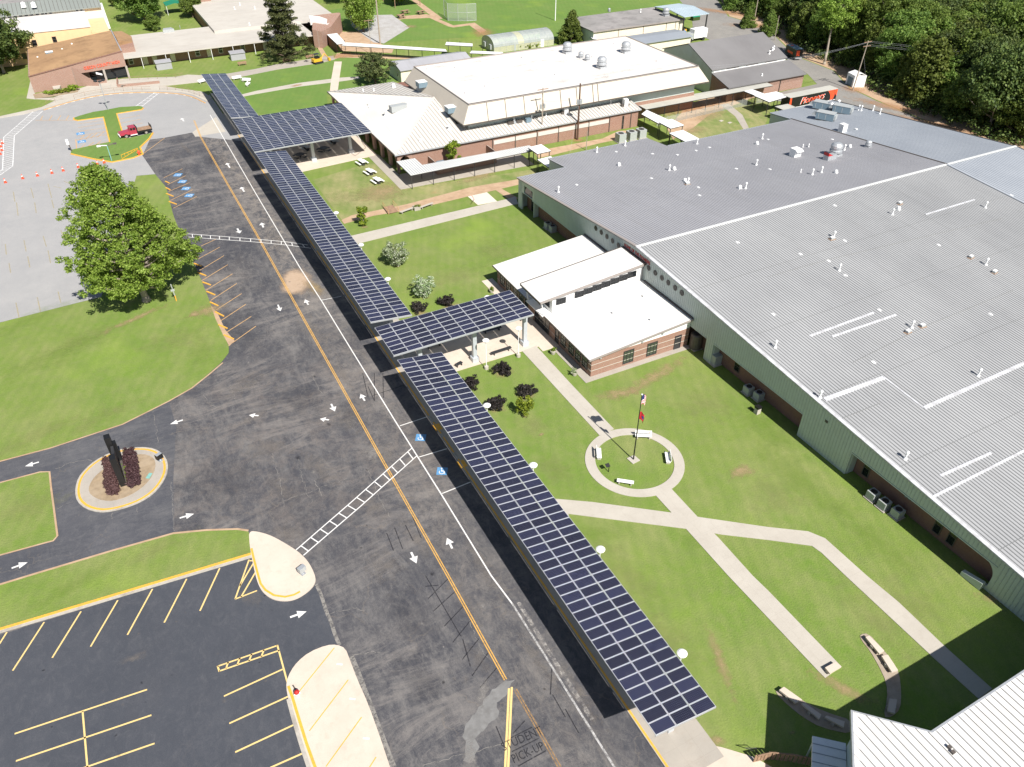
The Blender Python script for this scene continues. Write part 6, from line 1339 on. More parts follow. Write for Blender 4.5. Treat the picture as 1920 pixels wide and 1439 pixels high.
MB().wall([(p.x, p.y-.1) for p in pp], .08, 1.22, 1.3).build('top_rail', 'wood', lf)
hr = setp(MB().tube(G3(1397, 1403, 0), G3(1397, 1403, .9), .03).tube(G3(1397, 1403, .9), G3(1418, 1403, .9), .03).tube(G3(1418, 1403, .9), G3(1418, 1412, 0), .03).tube(G3(1397, 1403, .45), G3(1412, 1408, .45), .02).build('hand_rail', 'dark_metal'), 'bent dark hand rail at the corner of the concrete apron', 'railing')

# ================================================================ TREES AND PLANTS
def leaf_cloud(rng, centres, radii, per, leaf, up=0.35, flat=1.0):
    """leaf-sized faces gathered round clump centres"""
    c = np.repeat(centres, per, 0); rr = np.repeat(radii, per); n = len(c)
    d = rng.normal(size=(n, 3)); d /= np.linalg.norm(d, axis=1)[:, None]
    rad = rng.random(n)**0.45; pos = c+d*(rr*rad)[:, None]*np.array([1, 1, flat])
    nrm = d*0.7+rng.normal(size=(n, 3))*0.5+np.array([0, 0, up]); nrm /= np.linalg.norm(nrm, axis=1)[:, None]
    t = np.cross(nrm, rng.normal(size=(n, 3))); t /= np.linalg.norm(t, axis=1)[:, None]; b = np.cross(nrm, t)
    s = leaf*(0.6+0.8*rng.random(n))[:, None]
    q = np.empty((n, 4, 3)); q[:, 0] = pos-t*s*.5; q[:, 1] = pos-b*s*.32; q[:, 2] = pos+t*s*.5; q[:, 3] = pos+b*s*.32
    return q.reshape(-1, 3)
def quads_mesh(name, v, mat):
    n = len(v)//4; me = bpy.data.meshes.new(name)
    me.vertices.add(len(v)); me.vertices.foreach_set('co', v.astype(np.float32).ravel())
    me.loops.add(n*4); me.loops.foreach_set('vertex_index', np.arange(n*4, dtype=np.int32))
    me.polygons.add(n); me.polygons.foreach_set('loop_start', np.arange(0, n*4, 4, dtype=np.int32))
    me.materials.append(M[mat]); me.update(calc_edges=True); me.validate(); return me
def make_tree(seed, h, rad, base, nclump, per, leaf, clr, shape='round', trunk_r=.25, limbs=14, mats=('bark', 'leaf'), gap=.0, lean=(0, 0), flat=.8, squash=1.0):
    rng = np.random.default_rng(seed); C = []; Rr = []
    tries = 0
    while len(C) < nclump and tries < nclump*40:
        tries += 1
        d = rng.normal(size=3); d /= np.linalg.norm(d); rr = rng.random()**.38
        if shape == 'round':
            z = (d[2]*rr+1)/2; lump = 1+.22*math.sin(3*math.atan2(d[1], d[0])+seed)+.12*math.sin(5*math.atan2(d[1], d[0])+2*seed)
            p = np.array([d[0]*rr*rad*lump, d[1]*rr*rad*lump*squash, base+z*(h-base)])
        elif shape == 'cone':
            z = rng.random()**1.25; a = rng.random()*2*math.pi; w_ = rad*(1-z)**.75*(.35+.65*rng.random()**.5)*(1+.2*math.sin(3*a+seed)); p = np.array([w_*math.cos(a), w_*math.sin(a), base+z*(h-base)])
        elif shape == 'broad':
            z = rng.random()**1.15; a = rng.random()*2*math.pi; lump = 1+.13*math.sin(3*a+1.0+4*z)+.12*math.sin(5*a+7*z)+.08*math.sin(9*a-11*z); w_ = rad*(1-z)**.55*min(1, .62+z*2.4)*(.25+.75*rng.random()**.45)*lump*(.86 if math.sin(a) < -.2 and z < .3 else 1)
            p = np.array([w_*math.cos(a), w_*math.sin(a), base+z*(h-base)-.10*w_])
        elif shape == 'pine':
            k = rng.integers(0, 9); z = k/9+rng.normal()*.012; a = rng.integers(0, 6)*1.047+k*.6+rng.normal()*.22; L = rad*(1.0-.66*z)*(.55+.5*math.sin(k*2.4+a*1.7+seed)**2); t = rng.random()**.6
            p = np.array([L*t*math.cos(a), L*t*math.sin(a), base+max(0, z)*(h-base)+.08*L*t])
        else:  # vase
            z = rng.random(); a = rng.random()*2*math.pi; w_ = rad*(.35+.65*math.sin(min(1, z*1.15)*2.3))*rng.random()**.5; p = np.array([w_*math.cos(a), w_*math.sin(a), base+z*(h-base)])
        p[0] += lean[0]*p[2]/h; p[1] += lean[1]*p[2]/h
        if gap and len(C) > 6:
            dd = np.linalg.norm(np.array(C)-p, axis=1)
            if dd.min() < gap: continue
        C.append(p); Rr.append(clr*(.65+.6*rng.random()))
    C = np.array(C); Rr = np.array(Rr)
    v = leaf_cloud(rng, C, Rr, per, leaf, .35, flat)
    crown = quads_mesh('crown', v, mats[1])
    tb = MB(); top = base+(h-base)*.72; pts = [Vector((0, 0, 0))]; nseg = 5
    for i in range(1, nseg+1):
        z = top*i/nseg; pts.append(Vector((lean[0]*z/h+rng.normal()*.12*trunk_r*3*(i > 1), lean[1]*z/h+rng.normal()*.12*trunk_r*3*(i > 1), z)))
    for i in range(nseg): tb.tube(pts[i], pts[i+1], trunk_r*(1-.15*i), trunk_r*(1-.15*(i+1)), 8, caps=i in (0, nseg-1))
    tb.lathe([(trunk_r*1.6, -.1), (trunk_r*1.15, .35), (trunk_r, .8)], 8)
    idx = rng.permutation(len(C))[:limbs]
    for k in idx:
        c = Vector(C[k]); z0 = max(base*.7, min(top*.95, c.z-abs(c.x)*.45-abs(c.y)*.45)); t = z0/top*nseg; i = min(nseg-1, int(t)); a = pts[i].lerp(pts[i+1], t-i)
        mid = a.lerp(c, .5)+Vector((0, 0, -.06*(c-a).length)); r0 = trunk_r*(.62-.4*z0/top)
        tb.tube(a, mid, r0, r0*.6, 6, caps=False); tb.tube(mid, c, r0*.6, r0*.18, 5, caps=False)
    return tb.mesh('trunk', mats[0], smooth=True), crown
def place_tree(meshes, name, label, cat, x, y, rz=0.0, s=1.0, group=None, z=0.0, sz=None):
    t = thing(name, label, cat, (x, y, z), group, rz); t.scale = (s, s, sz or s)
    for n_, me in zip(('trunk', 'crown'), meshes):
        o = bpy.data.objects.new(n_, me); col.objects.link(o); o.parent = t
    return t
# the big tree between the two lots
bt_ = make_tree(11, 21.5, 9.4, 4.4, 820, 84, .31, .78, 'broad', .5, 100, ('bark', 'leaf'), .6, lean=(-1.2, .6), flat=.75)
place_tree(bt_, 'shade_tree', 'very large bright green tree standing between the grey lot and the dark road', 'tree', *G(275, 564))
pine = make_tree(5, 17.5, 8.2, 1.5, 420, 90, .36, 1.05, 'pine', .38, 50, ('bark_dark', 'leaf_pine'), .45, flat=.55)
x, y = G(538, 113); place_tree(pine, 'pine_tree', 'tall ragged pine in front of the white-roofed classrooms', 'tree', x, y)
rt = make_tree(21, 7.6, 4.6, 1.2, 120, 90, .36, .95, 'round', .22, 20, ('bark_dark', 'leaf_pine'), .5, flat=.5)
x, y = G(704, 158); place_tree(rt, 'round_tree', 'round dark tree on the lawn beside the small grey-roofed shed', 'tree', x, y)
cn = make_tree(31, 9.2, 4.0, .3, 190, 80, .40, .8, 'cone', .2, 16, ('bark_dark', 'leaf_wood'), .4)
x, y = G(1071, 82); place_tree(cn, 'conical_tree', 'bushy conical green tree between greenhouse and workshop', 'tree', x, y)
b1 = make_tree(41, 15, 7.2, 2.2, 230, 85, .52, 1.35, 'round', .34, 26, ('bark_dark', 'leaf_wood'), .7)
b2 = make_tree(42, 13, 6.2, 1.6, 190, 80, .52, 1.3, 'round', .3, 24, ('bark_dark', 'leaf_wood'), .7, squash=.8)
b3 = make_tree(43, 17, 6.5, 2.0, 230, 80, .52, 1.35, 'vase', .34, 26, ('bark', 'leaf_wood'), .7)
b4 = make_tree(44, 12, 5.2, .8, 170, 80, .5, 1.2, 'cone', .28, 20, ('bark_dark', 'leaf_wood'), .6)
b5 = make_tree(45, 16, 7.8, 3.0, 240, 85, .55, 1.4, 'round', .36, 26, ('bark', 'leaf_dark'), .8)
wv_ = make_tree(46, 14, 5.6, 2.0, 180, 90, .42, 1.2, 'vase', .3, 24, ('bark_dark', 'leaf'), .6, flat=1.4)
sm1 = make_tree(47, 5, 2.6, .5, 60, 70, .4, .8, 'round', .12, 8, ('bark_dark', 'leaf_wood'), .4)
for m_, px, s_, lb in ((b5, (8, 137), 1.0, 'big dark tree at the left edge beside the brown-roofed building'), (b5, (-42, 150), .9, 'dark tree cut by the left edge, in front of the big dark one'), (b1, (273, 42), 1.0, 'broad dark green tree on the lawn behind the white roof, left of the green canopy'),
                       (sm1, (288, 58), .9, 'small light green sapling just under the broad dark tree'), (b2, (362, 33), .62, 'leafy low tree just right of the green canopy'), (sm1, (218, 12), .8, 'little round dark bush tree on the far lawn near the white covered walk'),
                       (b1, (430, -12), .8, 'tree behind the brick tower at the top edge'), (b1, (600, -8), 1.0, 'dark spreading tree left of the willow-like one at the top edge'), (wv_, (682, 60), 1.05, 'tall drooping light green tree beside the light pole and gravel'),
                       (b2, (645, 5), .9, 'dark tree behind the drooping tree'), (b2, (745, 10), .6, 'smaller tree right of the drooping tree near the white shelter'), (b3, (340, -20), .7, 'thin pale-stemmed trees at the top edge by the brick tower')):
    x, y = G(*px); place_tree(m_, 'broadleaf_tree', lb, 'tree', x, y, random.uniform(0, 6), s_)
yt = make_tree(51, 3.4, 1.1, .3, 26, 60, .3, .42, 'vase', .06, 8, ('bark', 'leaf_fresh'), .2)
x, y = G(682, 424); place_tree(yt, 'young_tree', 'slim yellow-green young tree between the dirt path and the concrete walk', 'tree', x, y)
place_tree(yt, 'young_tree', 'slim young tree rising behind the pale ribbed walk against the cafeteria brick wall', 'tree', 61.2, 142.6, 1.0, 1.45)
wt = make_tree(61, 3.9, 2.4, .5, 75, 60, .26, .55, 'vase', .07, 22, ('bark', 'leaf_white'), .25)
for px, s_, lb in (((744, 497), 1.0, 'white-flowering shrub standing alone on the upper courtyard lawn'), ((796, 556), .88, 'white-flowering shrub nearest the entrance wing canopy')):
    x, y = G(*px); t = place_tree(wt, 'flowering_shrub', lb, 'shrub', x, y, px[0], s_*.9, 'white flowering shrubs')
gt_ = make_tree(62, 2.6, 1.1, .2, 26, 60, .24, .4, 'vase', .05, 10, ('bark', 'leaf_fresh'), .2)
x, y = G(984, 778); place_tree(gt_, 'young_tree', 'small bright green leafy bush by itself below two dark bushes', 'shrub', x, y)
pb = make_tree(63, 1.35, 1.25, .15, 46, 60, .20, .33, 'round', .05, 10, ('bark_dark', 'leaf_purple'), .15)
for px, lb in (((787, 583), 'near-black bush left of its twin beside the tip of the entrance wing'), ((838, 571), 'near-black bush touching the top edge of the entrance wing'), ((941, 699), 'near-black bush just below the plaza lamps'), ((882, 725), 'near-black bush half hidden by the long canopy edge'), ((930, 765), 'near-black bush beside a globe lamp'), ((986, 741), 'near-black bush above the small green one')):
    x, y = G(*px); place_tree(pb, 'dark_bush', lb, 'bush', x, y, px[0], 1.0, 'near black bushes')
# flower bed shrubs by the brick building
fb = make_tree(64, 1.2, .9, .05, 22, 40, .25, .35, 'round', .04, 4, ('bark_dark', 'leaf_fresh'), .15)
for px, s_ in (((138, 171), 1.2), ((128, 173), .8), ((110, 176), .9), ((98, 178), .8), ((87, 177), .7), ((119, 175), .7)):
    x, y = G(*px); place_tree(fb, 'shrub', ('%s shrub in the bed under the pinkish brick wall' % {138: 'largest bright green, rightmost', 128: 'second from the right green', 110: 'middle green, right of the stone sign,', 98: 'green, left of the stone sign,', 87: 'leftmost small green', 119: 'small green, third from the right,'}[px[0]]), 'shrub', x, y, px[0], s_, 'bed shrubs under the brick wall')
x, y = G(985, 93); 
for i, px in enumerate(((976, 92), (984, 91), (992, 90), (1000, 89), (1010, 87))):
    x, y = G(*px); place_tree(fb, 'shrub', ('%s scrubby plant of the row along the greenhouse side' % ('leftmost', 'second', 'middle', 'fourth', 'rightmost')[i]), 'shrub', x, y, i, 1.1, 'plants along the greenhouse')

# ---- the woods on the right: nearest 300 trees stand as trees, the rest is one mass
rngw = np.random.default_rng(99)
edge_w = [G(1338, -20), G(1372, 25), G(1425, 36), G(1466, 60), G(1496, 90), G(1520, 106), G(1580, 128), G(1614, 160), G(1660, 183), G(1715, 208), G(1770, 232), G(1860, 270), (196, 60), (230, 20)]
def side(x, y):
    """distance east of the woodland edge"""
    best = 1e9; sg = 1
    for i in range(len(edge_w)-1):
        a, b = Vector(edge_w[i]), Vector(edge_w[i+1]); d = b-a; t = max(0, min(1, (Vector((x, y))-a).dot(d)/d.dot(d))); q = a+d*t; L = (Vector((x, y))-q).length
        if L < best: best = L; sg = 1 if d.x*(y-a.y)-d.y*(x-a.x) > 0 else -1
    return best*sg
cand = []
for gx in range(165, 520, 7):
    for gy in range(20, 480, 7):
        x = gx+rngw.uniform(-2.6, 2.6); y = gy+rngw.uniform(-2.6, 2.6)
        d = ray(960, 719.5); v = Vector((x, y, 10-CAMH)); dep = v.dot(_f)
        if dep < 10: continue
        px = 960+FPX*v.dot(_r)/dep; py = 719.5-FPX*v.dot(_u)/dep
        if px > 2150 or py < -130 or px < 1290: continue
        s_ = side(x, y)
        if s_ > 2.5: cand.append((dep, x, y, s_))
cand.sort()
temps = [b1, b2, b3, b4, b5]
scl = {0: 1.0, 1: 1.1, 2: .95, 3: 1.15, 4: .98}
for k, (dep, x, y, s_) in enumerate(cand[:300]):
    i = int(rngw.integers(0, 5)); s = scl[i]*rngw.uniform(.8, 1.12)*(.72 if s_ < 6 else 1.0)
    lbl = 'tree in the first rank of the woods along the service lane' if s_ < 9 else 'tree standing within the woods'
    place_tree(temps[i], 'woodland_tree', lbl, 'tree', x, y, rngw.uniform(0, 6.28), s, 'trees of the woods', sz=s*rngw.uniform(.9, 1.15))
Cs, Rs = [], []
for dep, x, y, s_ in cand[300:]:
    h = rngw.uniform(12, 18); n = 12
    a = rngw.random(n)*6.283; rr = rngw.random(n)**.5*3.9
    for q in range(n): Cs.append((x+rr[q]*math.cos(a[q]), y+rr[q]*math.sin(a[q]), h*(1-.05*rr[q]-.25*rngw.random()))); Rs.append(rngw.uniform(1.3, 2.1))
if Cs:
    v = leaf_cloud(rngw, np.array(Cs), np.array(Rs), 26, 1.15, .5, .75)
    o = bpy.data.objects.new('far_woods', quads_mesh('far_woods', v, 'leaf_wood')); col.objects.link(o); setp(o, 'far part of the woods beyond the nearest trees', 'woods', None, 'stuff')
# undergrowth along the edge hides the ground under the crowns
Cs, Rs = [], []
for i in range(len(edge_w)-1):
    a, b = Vector(edge_w[i]), Vector(edge_w[i+1]); L = (b-a).length; d = (b-a).normalized(); nrm = Vector((d.y, -d.x))
    for k in range(int(L/1.3)):
        for dist in (1.5, 4, 8):
            p = a.lerp(b, k*1.3/L)-nrm*-0; p = a.lerp(b, k*1.3/L)+Vector((-nrm.x, -nrm.y))*(dist+rngw.uniform(-1, 1))
            if side(p.x, p.y) > .4: Cs.append((p.x, p.y, rngw.uniform(.4, 1.8+dist*.35))); Rs.append(rngw.uniform(.9, 1.7))
v = leaf_cloud(rngw, np.array(Cs), np.array(Rs), 34, .62, .4, .9)
o = bpy.data.objects.new('undergrowth', quads_mesh('undergrowth', v, 'leaf_dark')); col.objects.link(o); setp(o, 'low dark undergrowth at the foot of the woods', 'undergrowth', None, 'stuff')
tall = make_tree(71, 20, 5.2, 10, 110, 70, .5, 1.2, 'round', .4, 26, ('bark', 'leaf'), .7)
for px, lb in (((1545, 121), 'tall bare-stemmed pale tree leaning at the edge of the lane, left one'), ((1601, 108), 'tall forked pale tree at the woods edge behind the white garage')):
    x, y = G(*px); place_tree(tall, 'tall_tree', lb, 'tree', x, y, px[0], .95)
for px, s_, lb in (((1400, 52), .5, 'light green scrub tree at the lane behind the workshop'), ((1440, 66), .6, 'bright scrub tree beside the dark grey gable roof')):
    x, y = G(*px); place_tree(b4, 'broadleaf_tree', lb, 'tree', x, y, px[0], s_)

# ================================================================ STREET FURNITURE
# monument in the oval island
mo = thing('monument_sign', 'black monument of tall pillars with a sign cabinet, in the oval island', 'monument', (*G(222, 893), .15))
def pillar(parent, px, h_, wx, wy, mat='black'):
    x, y = G(*px); MB().cbox((x, y, .15+h_/2), (wx, wy, h_)).build('pillar', mat, parent)
pillar(mo, (232, 909), 4.15, .62, .95); pillar(mo, (222, 872), 4.3, .62, .8); pillar(mo, (229, 868), 3.1, .35, .7)
x, y = G(229, 892); MB().cbox((x, y+.2, 2.5), (.3, 2.6, 1.7)).build('sign_cabinet', 'dark_metal', mo)
sc = MB()
for dy, dz, w_ in ((-.6, .35, .35), (.2, .4, .5), (.7, -.1, .25), (-.2, -.35, .3)): sc.cbox((x-.17, y+.2+dy, 2.5+dz), (.02, w_, .14))
sc.build('sign_marks', 'worn_white', mo)
MB().cbox((x, y+.2, .4), (.8, 4.0, .5)).build('base', 'trim', mo)
def hedge(px, label, mat, h_=.55, n=260, rr=.28, leaf=.16):
    P = GL(px, h_*.5); xs = [p[0] for p in P]; ys = [p[1] for p in P]; C_ = []
    rg = np.random.default_rng(int(px[0][0]))
    def inside(x, y):
        c = False
        for i in range(len(P)):
            (xa, ya), (xb, yb) = P[i], P[i-1]
            if (ya > y) != (yb > y) and x < (xb-xa)*(y-ya)/(yb-ya)+xa: c = not c
        return c
    while len(C_) < n:
        x, y = rg.uniform(min(xs), max(xs)), rg.uniform(min(ys), max(ys))
        if inside(x, y): C_.append((x, y, .2+rg.uniform(.1, h_)))
    o = bpy.data.objects.new('hedge', quads_mesh('hedge', leaf_cloud(rg, np.array(C_), np.full(n, rr), 46, leaf, .6, .6), mat)); col.objects.link(o)
    return setp(o, label, 'hedge')
hedge([(195, 863), (207, 858), (213, 880), (224, 925), (206, 930), (198, 915)], 'dark red hedge left of the black monument', 'leaf_red')
hedge([(231, 848), (251, 843), (256, 855), (263, 905), (260, 912), (243, 917), (236, 890)], 'dark red hedge right of the black monument', 'leaf_red')
hedge([(228, 872), (234, 872), (238, 903), (233, 905)], 'strip of lime green flowers against the black monument', 'leaf_fresh', .35, 50, .25)
hedge([(232, 848), (241, 845), (243, 851), (234, 853)], 'small lime green tuft at the top of the right hedge', 'leaf_fresh', .3, 16, .22)
def floodlight(px, label, rz=0.0, z=.13):
    x, y = G(*px, z); t = thing('floodlight', label, 'floodlight', (x, y, z), 'ground floodlights', rz)
    a = MB(); a.cbox((0, 0, .75), (.75, .5, .55), rz=0); inst('lamp_housing', a.mesh('lamp_housing', 'black' if px[0] < 400 else 'ac'), t, world=False)
    a = MB(); a.cbox((0, 0, 1.035), (.7, .46, .02)); inst('lamp_glass', a.mesh('lamp_glass', 'grey_metal'), t, world=False)
    a = MB(); a.tube((0, 0, 0), (0, 0, .5), .06); a.box(-.25, .25, -.25, .25, 0, .06); inst('bracket', a.mesh('bracket', 'grey_metal'), t, world=False)
floodlight((301, 864), 'black boxy floodlight on the oval island rim', .5); floodlight((568, 1076), 'grey boxy floodlight on the pale concrete island', .4)
hy = thing('fire_hydrant', 'red-topped white hydrant on the kerb of the lower concrete island', 'hydrant', (*G(559, 1307), .1))
a = MB(); a.lathe([(.14, 0), (.14, .5), (.2, .52), (.2, .6), (.16, .62)], 12, 0); a.tube((-.28, 0, .4), (.28, 0, .4), .07, m=0); inst('barrel', a.mesh('barrel', 'flag_white'), hy, world=False)
a = MB(); a.lathe([(.24, .6), (.24, .66), (.18, .78), (.05, .84)], 12); inst('bonnet', a.mesh('bonnet', 'red'), hy, world=False)
a = MB(); a.cbox((-.05, .9, .012), (.12, .75, .01), rz=.2); inst('marker', a.mesh('marker', 'trim'), hy, world=False)
hy2 = thing('fire_hydrant', 'orange hydrant at the tip of the T-shaped grass island', 'hydrant', (*G(262, 292), .12))
a = MB(); a.lathe([(.22, 0), (.22, .7), (.3, .72), (.2, .95), (.05, 1.05)], 10); a.tube((-.4, 0, .55), (.4, 0, .55), .12); inst('barrel', a.mesh('barrel', 'orange_red'), hy2, world=False)
# wheel stops
wm = MB().prism([(-.95, -.11), (.95, -.11), (.95, .11), (-.95, .11)], 0, .13).mesh('parking_block', 'yellow')
ws = (((360, 480), (370, 484)), ((364, 495), (377.5, 500)), ((371, 512), (386, 518)), ((380, 530), (395, 535.5)), ((387.5, 547.5), (403, 554)), ((394, 567.5), (409, 574.5)), ((404, 586), (419.5, 594)), ((410, 610), (426, 617)), ((420, 629), (438, 637)), ((310, 341), (317, 344)), ((311, 353), (319, 357)), ((312, 364), (325, 369)), ((317, 379), (331, 384)))
for i, (p, q) in enumerate(ws):
    a, b = Vector(G(*p)), Vector(G(*q)); o = bpy.data.objects.new('parking_block', wm); col.objects.link(o); c = (a+b)/2
    o.location = (c.x, c.y, .01 if i < 9 else .01); o.rotation_euler = (0, 0, math.atan2((b-a).y, (b-a).x)); o.scale.x = min(1.15, (b-a).length/1.9)
    nm = ('topmost yellow wheel stop of the lower stall row, tucked against the big tree', 'second yellow wheel stop below the topmost, against the big tree', 'third yellow wheel stop of the lower stall row, at the tree edge', 'fourth yellow wheel stop of the lower stall row', 'fifth yellow wheel stop of the lower stall row', 'sixth yellow wheel stop of the lower stall row', 'yellow wheel stop third from the bottom of the row', 'yellow wheel stop second from the bottom of the row', 'bottommost yellow wheel stop where the grass corner begins',
          'topmost of four yellow wheel stops at the blue accessible stalls', 'second yellow wheel stop at the blue accessible stalls', 'third yellow wheel stop at the blue accessible stalls', 'lowest yellow wheel stop at the blue accessible stalls')[i]
    setp(o, nm, 'wheel stop', 'yellow wheel stops')
# cones
ca = MB(); ca.lathe([(.19, .03), (.13, .35), (.06, .7), (.03, .75)], 10); cmh = ca.mesh('cone_body', 'orange_red'); cbm = MB().box(-.22, .22, -.22, .22, 0, .04).mesh('cone_base', 'red')
wb = MB().lathe([(.125, .38), (.09, .55)], 10).mesh('cone_band', 'flag_white')
cones = [(10.5, 343), (43, 335.5), (70.6, 330.5), (97.7, 325.5), (118.8, 321), (147, 314.5), (183, 309), (195.6, 306), (1, 290), (4, 283), (2, 276), (5, 270)]
names = ['first', 'second', 'third', 'fourth', 'fifth', 'sixth']
for i, px in enumerate(cones):
    x, y = G(*px)
    lb = ('%s orange cone from the left in the row crossing the grey lot' % names[i]) if i < 6 else ('orange cone in the row, just left of the one at the island kerb' if i == 6 else 'orange cone touching the grass island kerb' if i == 7 else '%s orange cone in the bunch at the left edge' % ('lowest', 'second lowest', 'third lowest', 'topmost')[i-8])
    t = thing('traffic_cone', lb, 'traffic cone', (x, y, 0), 'orange traffic cones')
    for n_, me in (('cone_body', cmh), ('cone_base', cbm), ('cone_band', wb)): o = inst(n_, me, t, world=False); o.scale = (1.25, 1.25, 1.25)
# globe lamps along the garden side of the canopies and on the plaza
pm_ = MB(); pm_.tube((0, 0, .5), (0, 0, 4.4), .055, .05, 8); pmesh = pm_.mesh('pole', 'flag_white')
fm = MB().lathe([(.30, 0), (.30, .45), (.26, .5)], 12).mesh('footing', 'concrete')
gm = MB().lathe([(.12, 4.35), (.16, 4.5), (.42, 4.62), (.46, 4.75), (.30, 4.86), (.05, 4.9)], 14).mesh('lamp_shade', 'white_metal')
lamps = [((912, 692), 0, 'white globe lamp at the plaza edge nearest the long canopy'), ((972, 669), 0, 'white globe lamp at the plaza corner by the walk'), ((906, 686), 1, ''), ]
def lamp(x, y, label):
    t = thing('lamp_post', label, 'lamp post', (x, y, 0), 'white globe lamp posts')
    for n_, me in (('pole', pmesh), ('footing', fm), ('lamp_shade', gm)): inst(n_, me, t, world=False)
for px, lb in (((912, 692), 'white lamp post at the plaza edge between the big column and the long canopy'), ((972, 669), 'white lamp post at the plaza corner where the garden walk starts')): lamp(*G(*px), lb)
for px, lb in (((630, 399), 'white lamp head over the middle canopy level with the dirt path'), ((677, 459), 'white lamp head over the middle canopy near the concrete walk'), ((727, 523), 'white lamp head over the middle canopy beside the flowering shrubs'), ((913, 760), 'white lamp head beside the near canopy and two dark bushes'),
               ((1000, 872), 'white lamp head beside the near canopy level with the round path'), ((1126, 1030), 'white lamp head beside the near canopy in mid lawn'), ((1279, 1225), 'white lamp head nearest the end of the near canopy'), ((914, 557), 'white lamp post behind the entrance wing canopy by a planter'), ((829, 717), 'white lamp post rising behind the top corner of the near canopy')):
    x, y = G(px[0], px[1], 4.75); lamp(x, y, lb)
# flagpole
fx, fy = G(1187.5, 862.5)
fp_ = thing('flagpole', 'dark flagpole on a small concrete pad inside the round path', 'flagpole', (fx, fy, 0))
MB().cbox((fx, fy, .05), (1.1, 1.1, .1), rz=.1).build('pad', 'concrete', fp_); MB().tube((fx, fy, .05), (fx, fy, 9.75), .085, .045, 10).build('pole', 'black', fp_); MB().lathe([(.02, 9.75), (.09, 9.83), (.09, 9.9), (.02, 9.98)], 10, c=(fx, fy, 0)).build('finial', 'flag_white', fp_)
def flag(top, L, Hh, droop, dirv, rows, cols_, cfun, mats, name, label):
    vs = []; fs = []; mi = []
    for i in range(cols_+1):
        u_ = i/cols_
        for j in range(rows+1):
            v_ = j/rows
            x = top[0]+dirv[0]*L*u_*(1-.25*u_)+.10*math.sin(u_*9+v_*2)*u_*abs(dirv[1])+.05*math.sin(v_*5)*u_; y = top[1]+dirv[1]*L*u_*(1-.25*u_)+.12*math.sin(u_*8+v_*1.5)*u_
            vs.append((x, y, top[2]-Hh*v_-droop*u_*u_+.05*math.sin(u_*7)))
    for i in range(cols_):
        for j in range(rows): a = i*(rows+1)+j; fs.append((a, a+1, a+rows+2, a+rows+1)); mi.append(cfun(i/cols_, j/rows))
    m = MB(); m.add(vs, fs); m.mi = mi; o = m.build(name, mats); return setp(o, label, 'flag')
def us(u_, v_):
    if u_ < .4 and v_ < 7/13: return 1 if (int(u_*30) % 2 == 0 and int(v_*26) % 2 == 1 and int(u_*30+v_*26) % 3 == 0) else 2
    return 0 if int(v_*13) % 2 == 0 else 1
flag((fx+.06, fy, 9.6), 1.8, 1.3, 1.0, (.85, .45), 13, 24, us, ['flag_red', 'flag_white', 'navy'], 'flag', 'United States flag with red and white stripes at the top of the pole')
flag((fx+.05, fy-.03, 7.4), .75, 1.1, .55, (.7, -.7), 10, 10, lambda u_, v_: 2 if (u_-.5)**2+(v_-.5)**2 < .045 else (1 if u_ > .9 else 0), ['flag_red', 'flag_white', 'navy'], 'flag', 'limp red state flag halfway down the pole')
# benches of the round garden
def bench(x, y, rz, label, L=1.75, back=True, mat='white_metal', leg='concrete', grp='white benches round the flagpole', z=0):
    t = thing('park_bench', label, 'bench', (x, y, z), grp, rz)
    a = MB()
    for k in (-.13, .13): a.box(-L/2, L/2, k-.12, k+.12, .42, .48)
    inst('seat', a.mesh('seat', mat), t, world=False)
    if back:
        a = MB(); a.box(-L/2, L/2, .30, .35, .55, .95); inst('backrest', a.mesh('backrest', mat), t, world=False)
    for s_ in (-1, 1):
        a = MB(); a.box(s_*L*.36-.06, s_*L*.36+.06, -.2, .22, 0, .42)
        if back: a.box(s_*L*.36-.04, s_*L*.36+.04, .22, .3, .1, .85)
        inst('leg', a.mesh('leg', leg), t, world=False)
    return t
x, y = G(1206, 822); bench(x, y, R(-30), 'white bench with backrest at the top of the round path', 2.0)
x, y = G(1123, 855); bench(x, y, R(60), 'white bench with backrest on the left side of the round lawn')
x, y = G(1251, 863); bench(x, y, R(-120), 'white bench seen from behind on the right side of the round lawn')
x, y = G(1172, 908); bench(x, y, R(-40), 'white backless bench on stone legs at the bottom of the round lawn', 1.9, False)
t = thing('lectern', 'small dark reading stand casting a hooked shadow on the round lawn', 'stand', (*G(1141, 885), 0))
a = MB(); a.tube((0, 0, 0), (0, 0, .95), .05); inst('post', a.mesh('post', 'black'), t, world=False); a = MB(); a.prism([(-.25, -.2), (.25, -.2), (.25, .2), (-.25, .2)], [.9, .9, 1.1, 1.1], [.95, .95, 1.15, 1.15]); inst('plate', a.mesh('plate', 'black'), t, (-.15, .1, 0), world=False)
